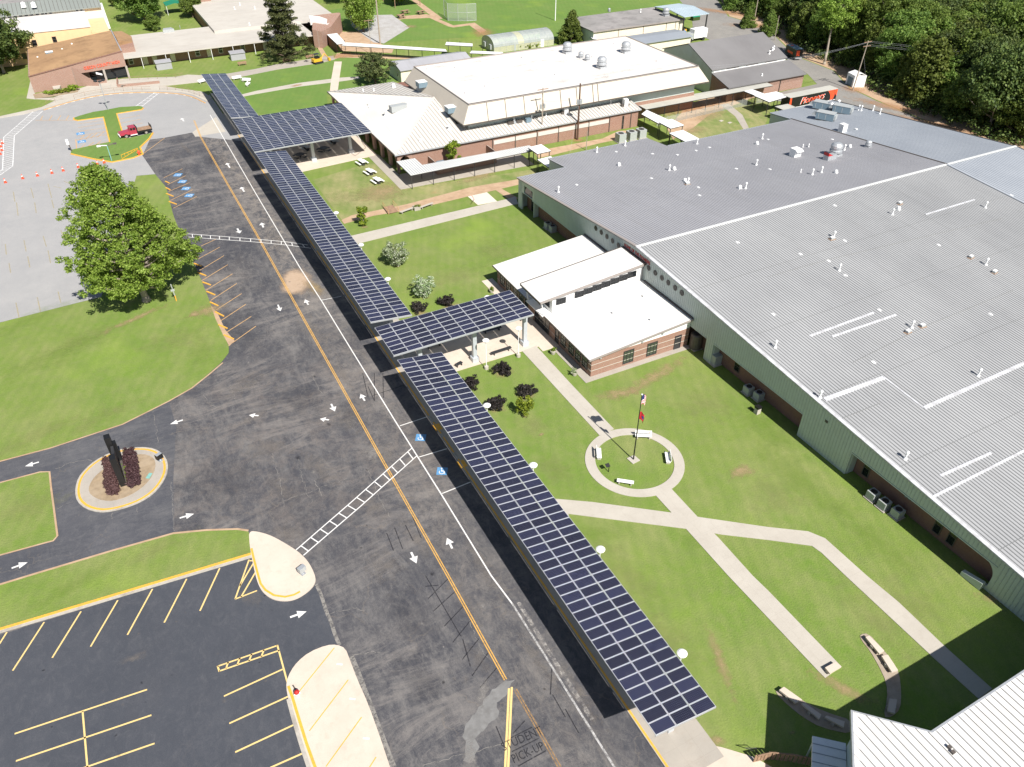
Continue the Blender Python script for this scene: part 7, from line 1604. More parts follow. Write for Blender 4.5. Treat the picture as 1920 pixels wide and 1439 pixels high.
# concrete arc benches of the outdoor classroom, lower right
pth = smooth(GL([(1612, 1190), (1628, 1188), (1650, 1212), (1672, 1238), (1686, 1262), (1690, 1300), (1688, 1330), (1672, 1345), (1656, 1345), (1664, 1310), (1662, 1280), (1648, 1250), (1632, 1222), (1614, 1200)]), 1)
structure('path', MB().prism(pth, -.01, .03), 'arc_path')
pth = smooth(GL([(1452, 1298), (1462, 1294), (1480, 1296), (1500, 1312), (1545, 1335), (1600, 1352), (1600, 1378), (1540, 1365), (1505, 1345), (1480, 1325)]), 1)
structure('path', MB().prism(pth, -.01, .03), 'arc_path')
for i, (q, lb) in enumerate((([(1623, 1195), (1630, 1192), (1658, 1220), (1649, 1226)], 'topmost concrete slab bench of the right-hand arc'), ([(1653, 1230), (1665, 1228), (1684, 1257), (1672, 1260)], 'second concrete slab bench of the right-hand arc, half edged by shadow'), ([(1668, 1310), (1682, 1312), (1678, 1338), (1664, 1334)], 'concrete slab bench of the right-hand arc standing in full shade'),
                            ([(1461, 1294), (1470, 1288), (1504, 1312), (1492, 1318)], 'first sunlit concrete slab bench of the left-hand arc'), ([(1503, 1320), (1509, 1318), (1540, 1340), (1536, 1348)], 'shaded slab bench in the middle of the left-hand arc'), ([(1546, 1345), (1550, 1342), (1584, 1353), (1582, 1364)], 'last shaded slab bench of the left-hand arc nearest the white roof'),
                            ([(1547, 1252), (1567, 1241), (1578, 1250), (1556, 1263)], 'single concrete slab bench at the end of the straight walk'))):
    P = GL(q, .5); c = (sum(p[0] for p in P)/4, sum(p[1] for p in P)/4); t = thing('slab_bench', lb, 'bench', (c[0], c[1], 0), 'concrete slab benches')
    MB().prism(P, .3, .5).build('slab', 'concrete_pale', t)
    for a_, b_ in ((P[0], P[3]), (P[1], P[2])):
        m_ = ((a_[0]+b_[0])/2, (a_[1]+b_[1])/2); k_ = (m_[0]*.75+c[0]*.25, m_[1]*.75+c[1]*.25); MB().cbox((k_[0], k_[1], .2), (.3, .3, .36)).build('leg', 'concrete_dull', t)
# plaza benches, planters, bins
for px, px2, lb in (((921, 668), (958, 656), 'long dark backless bench on the sunlit part of the plaza'), ((855, 690), (866, 684), 'short dark bench half hidden behind the near canopy'), ((800, 655), (828, 647), 'dark bench in the shade of the entrance wing'), ((905, 627), (940, 618), 'dark bench under the far end of the entrance wing')):
    a, b = Vector(G(*px)), Vector(G(*px2)); c = (a+b)/2; bench(c.x, c.y, math.atan2((b-a).y, (b-a).x), lb, (b-a).length, False, 'dark_metal', 'dark_metal', 'dark plaza benches', .04)
def planter(px, label, mat='leaf_fresh', s=1.0):
    x, y = G(*px); t = thing('planter', label, 'planter', (x, y, .02), 'round concrete planters')
    a = MB().lathe([(.28*s, 0), (.42*s, .5*s), (.42*s, .56*s), (.34*s, .56*s), (.32*s, .48*s)], 14); inst('pot', a.mesh('pot', 'concrete'), t, world=False)
    rg = np.random.default_rng(int(px[0])); C_ = rg.normal(size=(10, 3))*.16; C_[:, 2] += .8*s; o = inst('plant', quads_mesh('plant', leaf_cloud(rg, C_, np.full(10, .2), 30, .14, .5), mat), t, world=False)
planter((1037, 664), 'concrete pot with bright yellow-green plant beside the garden walk'); planter((1077, 704), 'concrete pot with sparse grey plant near the office corner', 'leaf_white'); planter((922, 549), 'concrete pot with yellow-green plant behind the entrance wing', s=.95); planter((997, 598), 'pale pot at the doors of the office wing', 'leaf_purple', .9)
t = thing('litter_bin', 'dark topped stone litter bin on the lawn by the hall wall', 'litter bin', (*G(1419, 775), 0))
a = MB(); a.box(-.3, .3, -.3, .3, 0, .85); inst('body', a.mesh('body', 'concrete'), t, world=False); a = MB(); a.box(-.33, .33, -.33, .33, .85, 1.15); inst('lid', a.mesh('lid', 'black'), t, world=False)
# air conditioners on the ground
def condenser(px, label, s=1.0, rz=0.0, mat='ac', fans=1, pad=True, grp='air conditioning units outside the hall', rnd=False):
    x, y = G(*px); t = thing('condenser', label, 'air conditioner', (x, y, 0), grp, rz); w_ = .45*s
    if rnd: a = MB().lathe([(w_*1.3, .1), (w_*1.3, 1.5*s), (w_*1.1, 1.6*s)], 16)
    else:
        a = MB(); a.box(-w_*fans, w_*fans, -w_, w_, .1, .95*s)
        for k in range(4): a.box(-w_*fans-.01, w_*fans+.01, -w_-.01, w_+.01, .2+k*.18*s, .24+k*.18*s)
    inst('cabinet', a.mesh('cabinet', mat), t, world=False)
    for k in range(fans):
        a = MB().lathe([(w_*.72, 0), (w_*.72, .03)], 16); inst('fan_grille', a.mesh('fan_grille', 'dark_metal'), t, ((k-(fans-1)/2)*2*w_, 0, (1.6 if rnd else .95)*s), world=False)
    if pad: a = MB().box(-w_*fans-.15, w_*fans+.15, -w_-.15, w_+.15, 0, .1); inst('pad', a.mesh('pad', 'concrete_dull'), t, world=False)
for px, lb, k in (((1634, 935), 'first of three condensers in the long recess of the hall wall', {}), ((1655, 952), 'middle one of three condensers in the long recess of the hall wall', {}), ((1680, 968), 'lowest of three condensers in the long recess of the hall wall', {}),
                  ((1402, 737), 'left one of two condensers by the brick wall below the office', {}), ((1421, 748), 'right one of two condensers by the brick wall, nearer the litter bin', {}), ((1027, 428), 'upper one of two dark condensers in the shade beyond the office', {}), ((1036, 434), 'lower one of two dark condensers in the shade beyond the office', {})):
    condenser(px, lb, 1.15, 0, 'ac', **k)
condenser((1303, 652), 'large round dark cooling unit in the corner between office and hall', 1.5, 0, 'trim', 1, True, None, True)
t = thing('transformer', 'pale green-grey transformer cabinet in the brick recess', 'transformer', (*G(1341, 680), 0)); a = MB(); a.box(-.75, .75, -.7, .7, .1, 1.5); inst('cabinet', a.mesh('cabinet', 'ac'), t, world=False); a = MB().box(-.95, .95, -.9, .9, 0, .1); inst('pad', a.mesh('pad', 'concrete'), t, world=False)
for px, lb in (((1163, 266), 'left twin-fan cooling unit near the cafeteria end'), ((1183, 262), 'middle twin-fan cooling unit near the cafeteria end'), ((1201, 258), 'right twin-fan cooling unit near the cafeteria end')):
    condenser(px, lb, 2.0, 0, 'ac', 1, True, 'large twin fan cooling units')
# picnic tables
def picnic(x, y, rz, label, mat='white_metal', z=0, grp='white picnic tables', s=1.0, rnd=False):
    t = thing('picnic_table', label, 'picnic table', (x, y, z), grp, rz); t.scale = (s, s, s)
    if rnd:
        a = MB().lathe([(.7, .7), (.7, .76)], 16); inst('table_top', a.mesh('table_top', mat), t, world=False)
        for k in range(4):
            an = k*math.pi/2+.4; a = MB().cbox((1.05*math.cos(an), 1.05*math.sin(an), .45), (.35, .9, .05), rz=an); a.tube((0, 0, .3), (1.05*math.cos(an), 1.05*math.sin(an), .42), .03); inst('seat', a.mesh('seat', mat), t, world=False)
        a = MB().tube((0, 0, 0), (0, 0, .7), .06); inst('leg', a.mesh('leg', mat), t, world=False)
    else:
        a = MB().box(-.95, .95, -.4, .4, .7, .77); inst('table_top', a.mesh('table_top', mat), t, world=False)
        for s_ in (-1, 1): a = MB().box(-.95, .95, s_*.78-.15, s_*.78+.15, .42, .48); inst('seat', a.mesh('seat', mat), t, world=False)
        for s_ in (-1, 1): a = MB(); a.box(s_*.6-.05, s_*.6+.05, -.8, .8, .34, .42); a.box(s_*.6-.06, s_*.6+.06, -.25, .25, 0, .7); inst('leg', a.mesh('leg', 'dark_metal'), t, world=False)
for px, lb in (((679, 309), 'white picnic table nearest the patio kerb on the cafeteria lawn'), ((694, 327), 'middle white picnic table on the cafeteria lawn'), ((708, 343.5), 'white picnic table nearest the camera on the cafeteria lawn')): picnic(*G(*px), R(100), lb, s=1.15)
for px, lb in (((564, 298), 'black round table under the patio canopy beside a column, nearer the road'), ((608, 286), 'black round table in the middle of the patio canopy')): picnic(*G(*px), .3, lb, 'black', .05, 'black round patio tables', 1.3, True)
for px, lb in (((575, 282), 'grey shaded picnic table deep under the patio canopy on the left'), ((625, 270), 'grey shaded picnic table deep under the patio canopy on the right')): picnic(*G(*px), R(100), lb, 'ac', .05, 'shaded patio picnic tables', 1.1)
for px, rz, lb in (((445, 150), 0, 'white bench nearest the far canopy on the lawn'), ((462, 154), R(-35), 'middle white bench on the far lawn, turned'), ((466, 161), R(60), 'small white bench on the far lawn turned towards the canopy'), ((381, 156), R(20), 'white bench left of the far canopy top')):
    x, y = G(*px); bench(x, y, rz, lb, 2.4, True, 'white_metal', 'concrete', 'white benches by the far canopy')
for px, lb in (((455, 123), 'brown bench on the lawn left of the pine'), ((538, 117), 'reddish bench at the foot of the pine'), ((582, 110), 'tan bench between the pine and the yellow excavator')):
    x, y = G(*px); bench(x, y, 0, lb, 2.4, True, 'wood', 'wood', 'timber benches along the far walk')
for px, lb in (((236, 163), 'dark bench on the ramp wall left of its twin'), ((265, 160), 'dark bench on the ramp wall right of its twin')):
    x, y = G(*px); bench(x, y, 0, lb, 2.2, False, 'concrete', 'dark_metal', 'benches on the entry pavement', .1)
for px, lb in (((763, 398), 'left concrete bench beside the walk, next to a planter box'), ((800, 389), 'right concrete bench beside the walk, next to a planter box')):
    x, y = G(*px); bench(x, y, R(14), lb, 3.0, False, 'concrete', 'concrete_dull', 'concrete benches by the dirt path')
t = thing('planter_box', 'square planter box with greenery between two concrete benches', 'planter', (*G(781, 393), 0)); a = MB().box(-.6, .6, -.6, .6, 0, .6); inst('box', a.mesh('box', 'concrete_dull'), t, world=False)
rg = np.random.default_rng(3); C_ = rg.normal(size=(8, 3))*.2; C_[:, 2] += .75; inst('plant', quads_mesh('plant', leaf_cloud(rg, C_, np.full(8, .25), 30, .18, .5), 'leaf_fresh'), t, world=False)
# footbridge over the ditch
t = thing('footbridge', 'small timber footbridge with orange rails across the dirt path', 'footbridge', (*G(732, 394), 0))
x, y = G(732, 394)
for k in range(12): MB().cbox((x-.1+.02*k, y-1.5+k*.26, .14), (1.9, .22, .07), rz=.05).build('plank', 'wood', t)
for s_ in (-1, 1): m_ = MB(); m_.tube((x+s_*1.0, y-1.7, 1.0), (x+s_*1.0+.2, y+1.7, 1.0), .035); m_.tube((x+s_*1.0, y-1.7, 0), (x+s_*1.0, y-1.7, 1.0), .035); m_.tube((x+s_*1.0+.2, y+1.7, 0), (x+s_*1.0+.2, y+1.7, 1), .035); m_.tube((x+s_*1.0, y-1.7, .5), (x+s_*1.0+.2, y+1.7, .5), .025); m_.build('rail', 'stall', t)
setp(MB().tube(G3(889, 374, 0), G3(889, 374, 1.6), .05).tube(G3(889, 374, .9), (G(889, 374)[0]-.5, G(889, 374)[1], .9), .04).build('red_post', 'pink_slat'), 'red post standing on the pale sand square', 'post')
# utility poles
def upole(px, h_, label, mat='bark', arms=1, trans=2, r_=.16, lean=0.0):
    x, y = G(*px); t = thing('utility_pole', label, 'utility pole', (x, y, 0), 'utility poles')
    a = MB().tube((0, 0, 0), (lean, 0, h_), r_, r_*.65, 8); inst('pole', a.mesh('pole', mat), t, world=False)
    for k in range(arms): a = MB().box(-1.3, 1.3, -.06, .06, 0, .13); inst('crossarm', a.mesh('crossarm', 'wood'), t, (lean, 0, h_-.35-k*1.0), world=False)
    for k in range(trans): a = MB().lathe([(.05, 0), (.25, .03), (.25, .85), (.22, .95), (.08, 1.0)], 10); inst('transformer', a.mesh('transformer', 'grey_metal'), t, ((-.45 if k % 2 else .45)*(1 if k < 2 else 0), -.3 if k > 1 else 0, h_-4.3), world=False)
    return t
upole((1082.5, 262.5), 12.2, 'brown utility pole with two grey transformers before the cafeteria wall', 'pole_wood', 0, 3, .24); upole((1015.5, 270), 12.0, 'pale utility pole with crossarm before the cafeteria wall', 'bark', 1, 2)
upole((1099, 282), 4.2, 'short wooden meter post near the brown utility pole', 'bark', 0, 0, .1); upole((1599, 170), 12.0, 'leaning utility pole in front of the white garage', 'bark', 2, 0, .16, .9); upole((697, 103), 9.5, 'thin grey pole in front of the thin white covered walk', 'bark', 1, 0, .1)
upole((713, 82), 22.0, 'very tall pale field light pole beside the drooping tree', 'bark', 1, 1, .25); upole((1041, 39), 13, 'bare white pole on the sports field', 'flag_white', 0, 0, .16); upole((1415, 35), 11, 'utility pole with a round transformer at the woods edge', 'bark', 2, 1); upole((1452, 76), 7.0, 'short pale pole behind the dark grey gable roof', 'bark', 0, 0, .12)
upole((1300, 30), 6, 'thin weather mast beside the light blue shed', 'grey_metal', 0, 0, .05); upole((1325, 0), 12, 'bare wooden pole at the bend of the lane', 'bark', 0, 0, .16)
def wire(a, b, label, sag=.8, r_=.014):
    a, b = Vector(a), Vector(b); m = MB(); p = a
    for i in range(1, 13):
        t = i/12; q = a.lerp(b, t)-Vector((0, 0, sag*4*t*(1-t))); m.tube(p, q, r_, r_, 4, caps=False); p = q
    return setp(m.build('power_line', 'grey_metal'), label, 'power line', 'power lines')
ux, uy = G(1599, 170); ux += .9
for k, dx in enumerate((-1.2, -.4, .5, 1.2)): wire((ux+dx, uy, 11.7 if k % 2 else 11.0), (300+dx*2, 40+dx, 12), 'power line from the leaning pole across the dark woods towards the right edge', 2.5)
for k, dx in enumerate((-1.2, 0, 1.2)): wire((ux+dx, uy, 11.6), (126+dx, 142, 12-.6*k), 'power line from the leaning pole over the dark grey roofs', 1.0)
wire((G(1082.5, 262.5)[0], G(1082.5, 262.5)[1], 11.8), (G(1015.5, 270)[0], G(1015.5, 270)[1], 11.5), 'short power line between the two cafeteria poles', .3)
wire((G(1082.5, 262.5)[0], G(1082.5, 262.5)[1], 8), (G(1068, 288)[0], G(1068, 288)[1], 0), 'slanting guy wire of the brown utility pole', 0)
wire((ux, uy, 8), (G(1625, 168)[0], G(1625, 168)[1], 0), 'guy wire beside the white garage', 0)
# lights and posts on the T island
t = thing('street_light', 'parking lot light with three dark floodlight heads on the T-shaped island', 'street light', (*G(203, 207), .1)); a = MB().tube((0, 0, 0), (0, 0, 6.8), .1, .07); inst('pole', a.mesh('pole', 'grey_metal'), t, world=False)
for dx, dy in ((-.8, 0), (.1, -.5), (.9, .1)): a = MB(); a.cbox((dx, dy, 6.8), (.7, .55, .3), rz=dx); a.tube((0, 0, 6.6), (dx, dy, 6.75), .04); inst('lamp_head', a.mesh('lamp_head', 'dark_metal'), t, world=False)
t = thing('street_light', 'grey-green double-arm light at the near tip of the T-shaped island', 'street light', (*G(210, 303), .1)); a = MB().tube((0, 0, 0), (0, 0, 3.4), .1, .08); inst('pole', a.mesh('pole', 'cyan'), t, world=False)
for s_ in (-1, 1): a = MB(); a.tube((0, 0, 3.3), (s_*1.3, 0, 3.5), .09); a.cbox((s_*1.55, 0, 3.45), (.7, .5, .22)); inst('lamp_head', a.mesh('lamp_head', 'flag_white' if s_ < 0 else 'trim'), t, world=False)
t = thing('sign_post', 'white cabinet post at the left tip of the T-shaped island', 'sign', (*G(135.5, 285), .1)); a = MB().tube((0, 0, 0), (-.2, 0, 1.6), .1); inst('post', a.mesh('post', 'trim'), t, world=False); a = MB().cbox((-.3, 0, 2.1), (.5, .4, 1.1)); inst('cabinet', a.mesh('cabinet', 'flag_white'), t, world=False)
t = thing('marker_post', 'white and yellow marker post in the grass beside the big tree', 'post', (*G(331, 565), 0)); a = MB().tube((0, 0, 0), (0, 0, 1.0), .09, .09); inst('base', a.mesh('base', 'yellow'), t, world=False); a = MB(); a.tube((0, 0, 1.0), (-.1, 0, 3.0), .08); a.box(-.35, .2, -.06, .06, 1.8, 2.1); inst('post', a.mesh('post', 'ac'), t, world=False)
t = thing('yellow_ladder', 'yellow ladder-like rack lying on the T-shaped island', 'rack', (*G(240, 290), .12))
A_, B_ = GL([(258, 278), (227, 291)], .2), GL([(258, 280), (229, 298)], .2)
a = MB(); a.wall(A_, .1, .14, .24); a.wall(B_, .1, .14, .24); a.build('rails', 'cat_yellow', t)
for k in range(6):
    q = k/5; p0 = Vector(A_[0]).lerp(Vector(A_[1]), q); p1 = Vector(B_[0]).lerp(Vector(B_[1]), q)
    if (p1-p0).length > .2: MB().wall([tuple(p0), tuple(p1)], .09, .15, .23).build('rung', 'cat_yellow', t)
# railings in front of the brick building
def railing(px, label, h_=1.05, step=2.0, grp='railings along the turning circle'):
    P = [Vector(q) for q in GL(px)]; t = thing('railing', label, 'railing', (P[0].x, P[0].y, .1), grp); m_ = MB()
    for a, b in zip(P, P[1:]): m_.tube((a.x, a.y, h_), (b.x, b.y, h_), .03, n=5); m_.tube((a.x, a.y, .6), (b.x, b.y, .6), .02, n=5)
    m_.build('rails', 'wood', t); m_ = MB()
    for a, b in zip(P, P[1:]):
        n_ = max(1, int((b-a).length/step))
        for k in range(n_): q = a.lerp(b, k/n_); m_.tube((q.x, q.y, .1), (q.x, q.y, h_), .03, n=5)
    m_.build('posts', 'wood', t, kind='stuff')
railing([(140, 187), (160, 181), (190, 176), (215, 173), (250, 171), (284, 170.5)], 'brown railing along the turning circle below the brick building'); railing([(300, 169.5), (330, 170), (355, 174), (385, 185)], 'brown railing along the turning circle nearer the far canopy')
railing([(88, 199), (104, 192), (120, 189)], 'short brown railing at the left end of the turning circle'); railing([(222, 158), (244, 152), (330, 147), (345, 145)], 'long brown handrail of the entry ramp')
t = thing('ramp_wall', 'low brick ramp wall before the dark entrance', 'wall', (*G(221, 158), 0)); MB().wall(GL([(221, 163), (221, 152)]), .3, 0, .8).build('end', 'brick_pink', t); MB().wall(GL([(221, 164), (250, 162), (300, 157)]), .3, .1, .7).build('face', 'brick_pink', t)
st_ = setp(MB().prism(GL([(100, 168), (116, 166), (114, 172), (102, 173)]), .1, .9).build('bed_sign', 'concrete'), 'pale stone sign lying in the flower bed below the brick wall', 'sign')

# ================================================================ VEHICLES AND MACHINES
def wheel(t, x, y, r_=.48, w_=.28, mat='rubber'):
    a = MB().tube((0, -w_/2, 0), (0, w_/2, 0), r_, r_, 16); o = inst('wheel', a.mesh('tyre', mat), t, (x, y, r_), world=False)
    b = MB().tube((0, -w_/2-.02, 0), (0, w_/2+.02, 0), r_*.55, r_*.55, 12); k = bpy.data.objects.new('rim', b.mesh('rim', 'brown_trim')); col.objects.link(k); k.parent = o
a0, a1 = Vector(G(237, 260)), Vector(G(274, 252.5)); d = a1-a0
tk = thing('flatbed_truck', 'old red flatbed truck with wooden deck parked at the T-shaped island', 'truck', (a0.x, a0.y+.9, 0), None, math.atan2(d.y, d.x))
S_ = d.length/5.1
for x in (0, 5.1*S_):
    for y in (-.95, .95): wheel(tk, x, y)
a = MB(); a.prism([(-1.2, -.85), (.9, -.85), (.9, .85), (-1.2, .85)], .65, [1.25, 1.35, 1.35, 1.25]); a.box(-1.1, .8, -1.05, -.85, .75, 1.0); a.box(-1.1, .8, .85, 1.05, .75, 1.0); inst('hood', a.mesh('hood', 'red_truck'), tk, world=False)
a = MB(); a.box(.9, 2.4, -1.0, 1.0, .55, 1.45); a.prism([(1.0, -.9), (2.35, -.9), (2.35, .9), (1.0, .9)], 2.0, 2.12); a.prism([(1.05, -.92), (1.15, -.92), (1.15, .92), (1.05, .92)], 1.45, 2.0); a.box(2.25, 2.38, -.92, .92, 1.45, 2.0); a.box(1.6, 1.7, -.93, .93, 1.45, 2.0); inst('cab', a.mesh('cab', 'red_truck'), tk, world=False)
a = MB(); a.box(1.16, 2.24, -.88, .88, 1.46, 1.98); inst('cab_windows', a.mesh('cab_windows', 'glass'), tk, world=False)
for nm_, b_ in (('running_board', (.9, 2.4, -1.12, -1.0, .45, .6)), ('running_board', (.9, 2.4, 1.0, 1.12, .45, .6)), ('bumper', (-1.35, -1.2, -1.0, 1.0, .5, .75))): inst(nm_, MB().box(*b_).mesh(nm_, 'flag_white'), tk, world=False)
L_ = 5.1*S_+1.4; a = MB(); a.box(2.5, L_, -1.15, 1.15, .75, 1.15); inst('bed_frame', a.mesh('bed_frame', 'black'), tk, world=False)
for k in range(7): a = MB().box(2.55, L_-.05, -1.13+k*.325, -1.13+k*.325+.30, 1.15, 1.2); inst('deck_board', a.mesh('deck_board', 'wood'), tk, world=False)
a = MB(); a.box(2.5, 2.6, -1.15, 1.15, 1.15, 2.1); a.box(L_-.08, L_, -1.15, 1.15, 1.15, 1.9); inst('headboard', a.mesh('headboard', 'dark_metal'), tk, world=False)
for s_ in (-1, 1): a = MB().lathe([(.12, 0), (.12, .03)], 10); o = inst('headlight', a.mesh('headlight', 'flag_white'), tk, (-1.21, s_*.7, .95), (0, -math.pi/2, 0), world=False)
ex = thing('excavator', 'small yellow digger beside the far walk near the pine', 'digger', (*G(596, 119), 0), None, .25)
a = MB(); a.box(-1.3, 1.3, -1.0, -.6, 0, .6); inst('track', a.mesh('track', 'rubber'), ex, world=False); a = MB(); a.box(-1.3, 1.3, .6, 1.0, 0, .6); inst('track', a.mesh('track', 'rubber'), ex, world=False)
a = MB(); a.prism([(-1.5, -.75), (1.0, -.9), (1.4, 0), (1.0, .9), (-1.5, .75)], .6, 1.35); inst('body', a.mesh('body', 'cat_yellow'), ex, world=False); a = MB(); a.box(-.6, .5, -.55, .55, 1.35, 1.9); inst('seat', a.mesh('seat', 'black'), ex, world=False)
a = MB(); 
for x, y in ((-.9, -.6), (.5, -.6), (-.9, .6), (.5, .6)): a.tube((x, y, 1.35), (x, y, 2.5), .04)
a.box(-1.0, .6, -.7, .7, 2.5, 2.56); inst('canopy', a.mesh('canopy', 'dark_metal'), ex, world=False)
a = MB(); a.tube((1.2, 0, 1.0), (2.3, 0, 2.2), .16, .12); a.tube((2.3, 0, 2.2), (3.6, 0, .9), .12, .1); inst('boom', a.mesh('boom', 'cat_yellow'), ex, world=False); a = MB(); a.box(3.4, 4.0, -.4, .4, .1, .8); inst('bucket', a.mesh('bucket', 'cat_yellow'), ex, world=False)
# lettered trailer beyond the hall roof
tl = thing('box_trailer', 'long box trailer with orange and black side graphics and white script lettering', 'trailer', (145.2, 135.3, 0))
x0_, x1_, ya, yb = 145.2, 160.6, 135.2, 137.9
MB().box(x0_, x1_, ya, yb, 1.15, 3.7).build('body', 'black', tl); MB().box(x0_-.03, x1_+.03, ya-.03, yb+.03, 3.7, 3.8).build('roof', 'cover_grey', tl)
MB().box(147, x1_-.3, ya-.04, ya-.01, 1.0, 1.28).build('side_skirt', 'flag_white', tl)
g_ = MB(); yy = ya-.015
def swoosh(cx, w0, w1):
    for i in range(10):
        z0_, z1_ = 1.3+i*.24, 1.3+(i+1)*.24; c0, c1 = cx-1.1*((i-3)/10)**2*1.6, cx-1.1*((i-2)/10)**2*1.6; wa = w0+(w1-w0)*i/10; wb_ = w0+(w1-w0)*(i+1)/10
        g_.add([(c0-wa, yy, z0_), (c0+wa, yy, z0_), (c1+wb_, yy, z1_), (c1-wb_, yy, z1_)], [(0, 1, 2, 3)])
swoosh(159.2, .45, 1.0); g_.add([(145.25, yy, 1.3), (146.0, yy, 1.3), (145.8, yy, 3.65), (145.25, yy, 3.65)], [(0, 1, 2, 3)]); g_.add([(x1_-.5, yy, 2.6), (x1_, yy, 2.0), (x1_, yy, 3.65), (x1_-1.3, yy, 3.65)], [(0, 1, 2, 3)]); g_.build('side_graphic', 'orange_red', tl)
text('Pioneers', 2.3, 'flag_white', tl, (152.5, ya-.03, 2.55), (R(90), R(-3), 0), .01, 'script_outline', 1.05, shear=.35, sp=.93); text('Pioneers', 2.2, 'orange_red', tl, (152.5, ya-.06, 2.57), (R(90), R(-3), 0), .012, 'script_lettering', 1.05, shear=.35, sp=.93)
for x in (146.5, 148.2, 158.5): 
    a = MB().tube((x, ya-.02, .5), (x, yb+.02, .5), .5, .5, 14); a.build('wheels', 'rubber', tl)
bk = thing('black_trailer', 'black enclosed trailer with orange graphics at the bend of the service lane', 'trailer', (180.5, 170.5, 0), None, R(75))
a = MB(); a.box(-2.8, 2.8, -1.15, 1.15, .7, 2.9); inst('body', a.mesh('body', 'black'), bk, world=False); a = MB(); a.box(-2.85, 2.85, -1.2, 1.2, 2.9, 2.98); inst('roof', a.mesh('roof', 'ac_blue'), bk, world=False)
a = MB(); a.box(-2.83, -2.81, -.2, .8, 1.2, 2.6); a.box(-1.5, 1.5, 1.16, 1.18, 1.3, 1.9); a.lathe([(.5, 0), (.5, .02)], 12, c=(1.5, 0, 2.99)); inst('side_graphic', a.mesh('side_graphic', 'orange_red'), bk, world=False)
for x in (-.5, .6):
    for y in (-1.2, 1.0): a = MB().tube((x, y, .4), (x, y+.2, .4), .4, .4, 12); inst('wheel', a.mesh('wheel', 'rubber'), bk, world=False)
a = MB(); a.box(-3.1, -2.8, -1, 1, .5, .8); inst('bumper', a.mesh('bumper', 'grey_metal'), bk, world=False)
wt_ = thing('truck_body', 'white box truck body beside the light blue shed', 'truck', (*G(1305, 76), 0)); x, y = G(1300, 79)
MB().box(x, x+5.0, y, y+2.4, .9, 3.4).build('box', 'flag_white', wt_); MB().box(x-1.7, x-.05, y+.1, y+2.3, .6, 2.4).build('cab', 'ac', wt_)
for xx in (x-1.0, x+3.8): MB().tube((xx, y-.05, .5), (xx, y+2.45, .5), .5, .5, 12).build('wheels', 'rubber', wt_)
# white garage at the woods edge
ga = thing('garage', 'small white metal garage at the edge of the woods', 'garage', (174.8, 142.5, 0))
c0, c1, c2, c3 = (174.8, 142.5), (177.6, 141.5), (178.6, 144.6), (174.7, 145.6)
c3 = (175.5, 145.9); c0 = (174.6, 142.6)
MB().prism([c0, c1, c2, c3], 0, 2.9).build('wall', 'white_metal', ga)
mz_ = lambda a, b: ((a[0]+b[0])/2, (a[1]+b[1])/2)
MB().slab([(*c0, 2.9), (*mz_(c0, c1), 3.5), (*mz_(c3, c2), 3.5), (*c3, 2.9)], .08).build('roof', 'white_metal', ga); MB().slab([(*mz_(c0, c1), 3.5), (*c1, 2.9), (*c2, 2.9), (*mz_(c3, c2), 3.5)], .08).build('roof', 'white_metal', ga)
dv = Vector(c3)-Vector(c0); q0 = Vector(c0)+dv*.2+Vector((-.05, 0)); q1 = Vector(c0)+dv*.8+Vector((-.05, 0)); MB().wall([tuple(q0), tuple(q1)], .06, .05, 2.2).build('door', 'ac_blue', ga)
# greenhouse
gh = thing('greenhouse', 'long arched polycarbonate greenhouse with two wall fans', 'greenhouse', (104, 203, 0))
gx0, gx1, gy0, gy1 = 106.0, 126.0, 213.6, 221.8; cyg, rg_ = (gy0+gy1)/2, (gy1-gy0)/2
side_ = 1.7
a = MB(); nA = 12
prof = [(gy0, 0), (gy0, side_)]+[(cyg-rg_*math.cos(math.pi*k/nA), side_+2.3*math.sin(math.pi*k/nA)) for k in range(1, nA)]+[(gy1, side_), (gy1, 0)]
for kx in range(10):
    xa, xb = gx0+(gx1-gx0)*kx/10, gx0+(gx1-gx0)*(kx+1)/10; m_ = MB()
    for (ya_, za), (yb_, zb) in zip(prof[1:-1], prof[2:-1]): m_.add([(xa+.04, ya_, za), (xb-.04, ya_, za), (xb-.04, yb_, zb), (xa+.04, yb_, zb)], [(0, 1, 2, 3)])
    m_.build('roof_sheet', 'poly_tan' if kx == 4 else 'poly', gh)
    m_ = MB(); m_.add([(xa+.04, gy0, 0), (xb-.04, gy0, 0), (xb-.04, gy0, side_), (xa+.04, gy0, side_)], [(0, 1, 2, 3)]); m_.build('side_sheet', 'poly_tan', gh)
for kx in range(11):
    xa = gx0+(gx1-gx0)*kx/10; m_ = MB()
    for (ya_, za), (yb_, zb) in zip(prof, prof[1:]): m_.tube((xa, ya_, za), (xa, yb_, zb), .045, n=4, caps=False)
    m_.build('hoop', 'ac', gh)
for xx in (gx0, gx1):
    m_ = MB(); n_ = len(prof); m_.add([(xx, y_, z_) for y_, z_ in prof], [tuple(range(n_))]); m_.build('end_wall', 'poly_tan', gh)
for yy in (215.6, 219.3): MB().box(gx0-.5, gx0-.03, yy-.6, yy+.6, .8, 2.1).build('wall_fan', 'ac', gh)
m_ = MB(); 
for yy, zz_ in ((gy0, side_), (gy1, side_), (cyg, side_+2.3)): m_.tube((gx0, yy, zz_), (gx1, yy, zz_), .05, n=4)
m_.build('purlins', 'ac', gh); MB().box(121.5, 122.6, gy0-.08, gy0-.02, 0, 2.1).build('door', 'white_metal', gh); MB().box(112.5, 113.2, gy0-.08, gy0-.02, 0, 1.9).build('door', 'ac', gh)
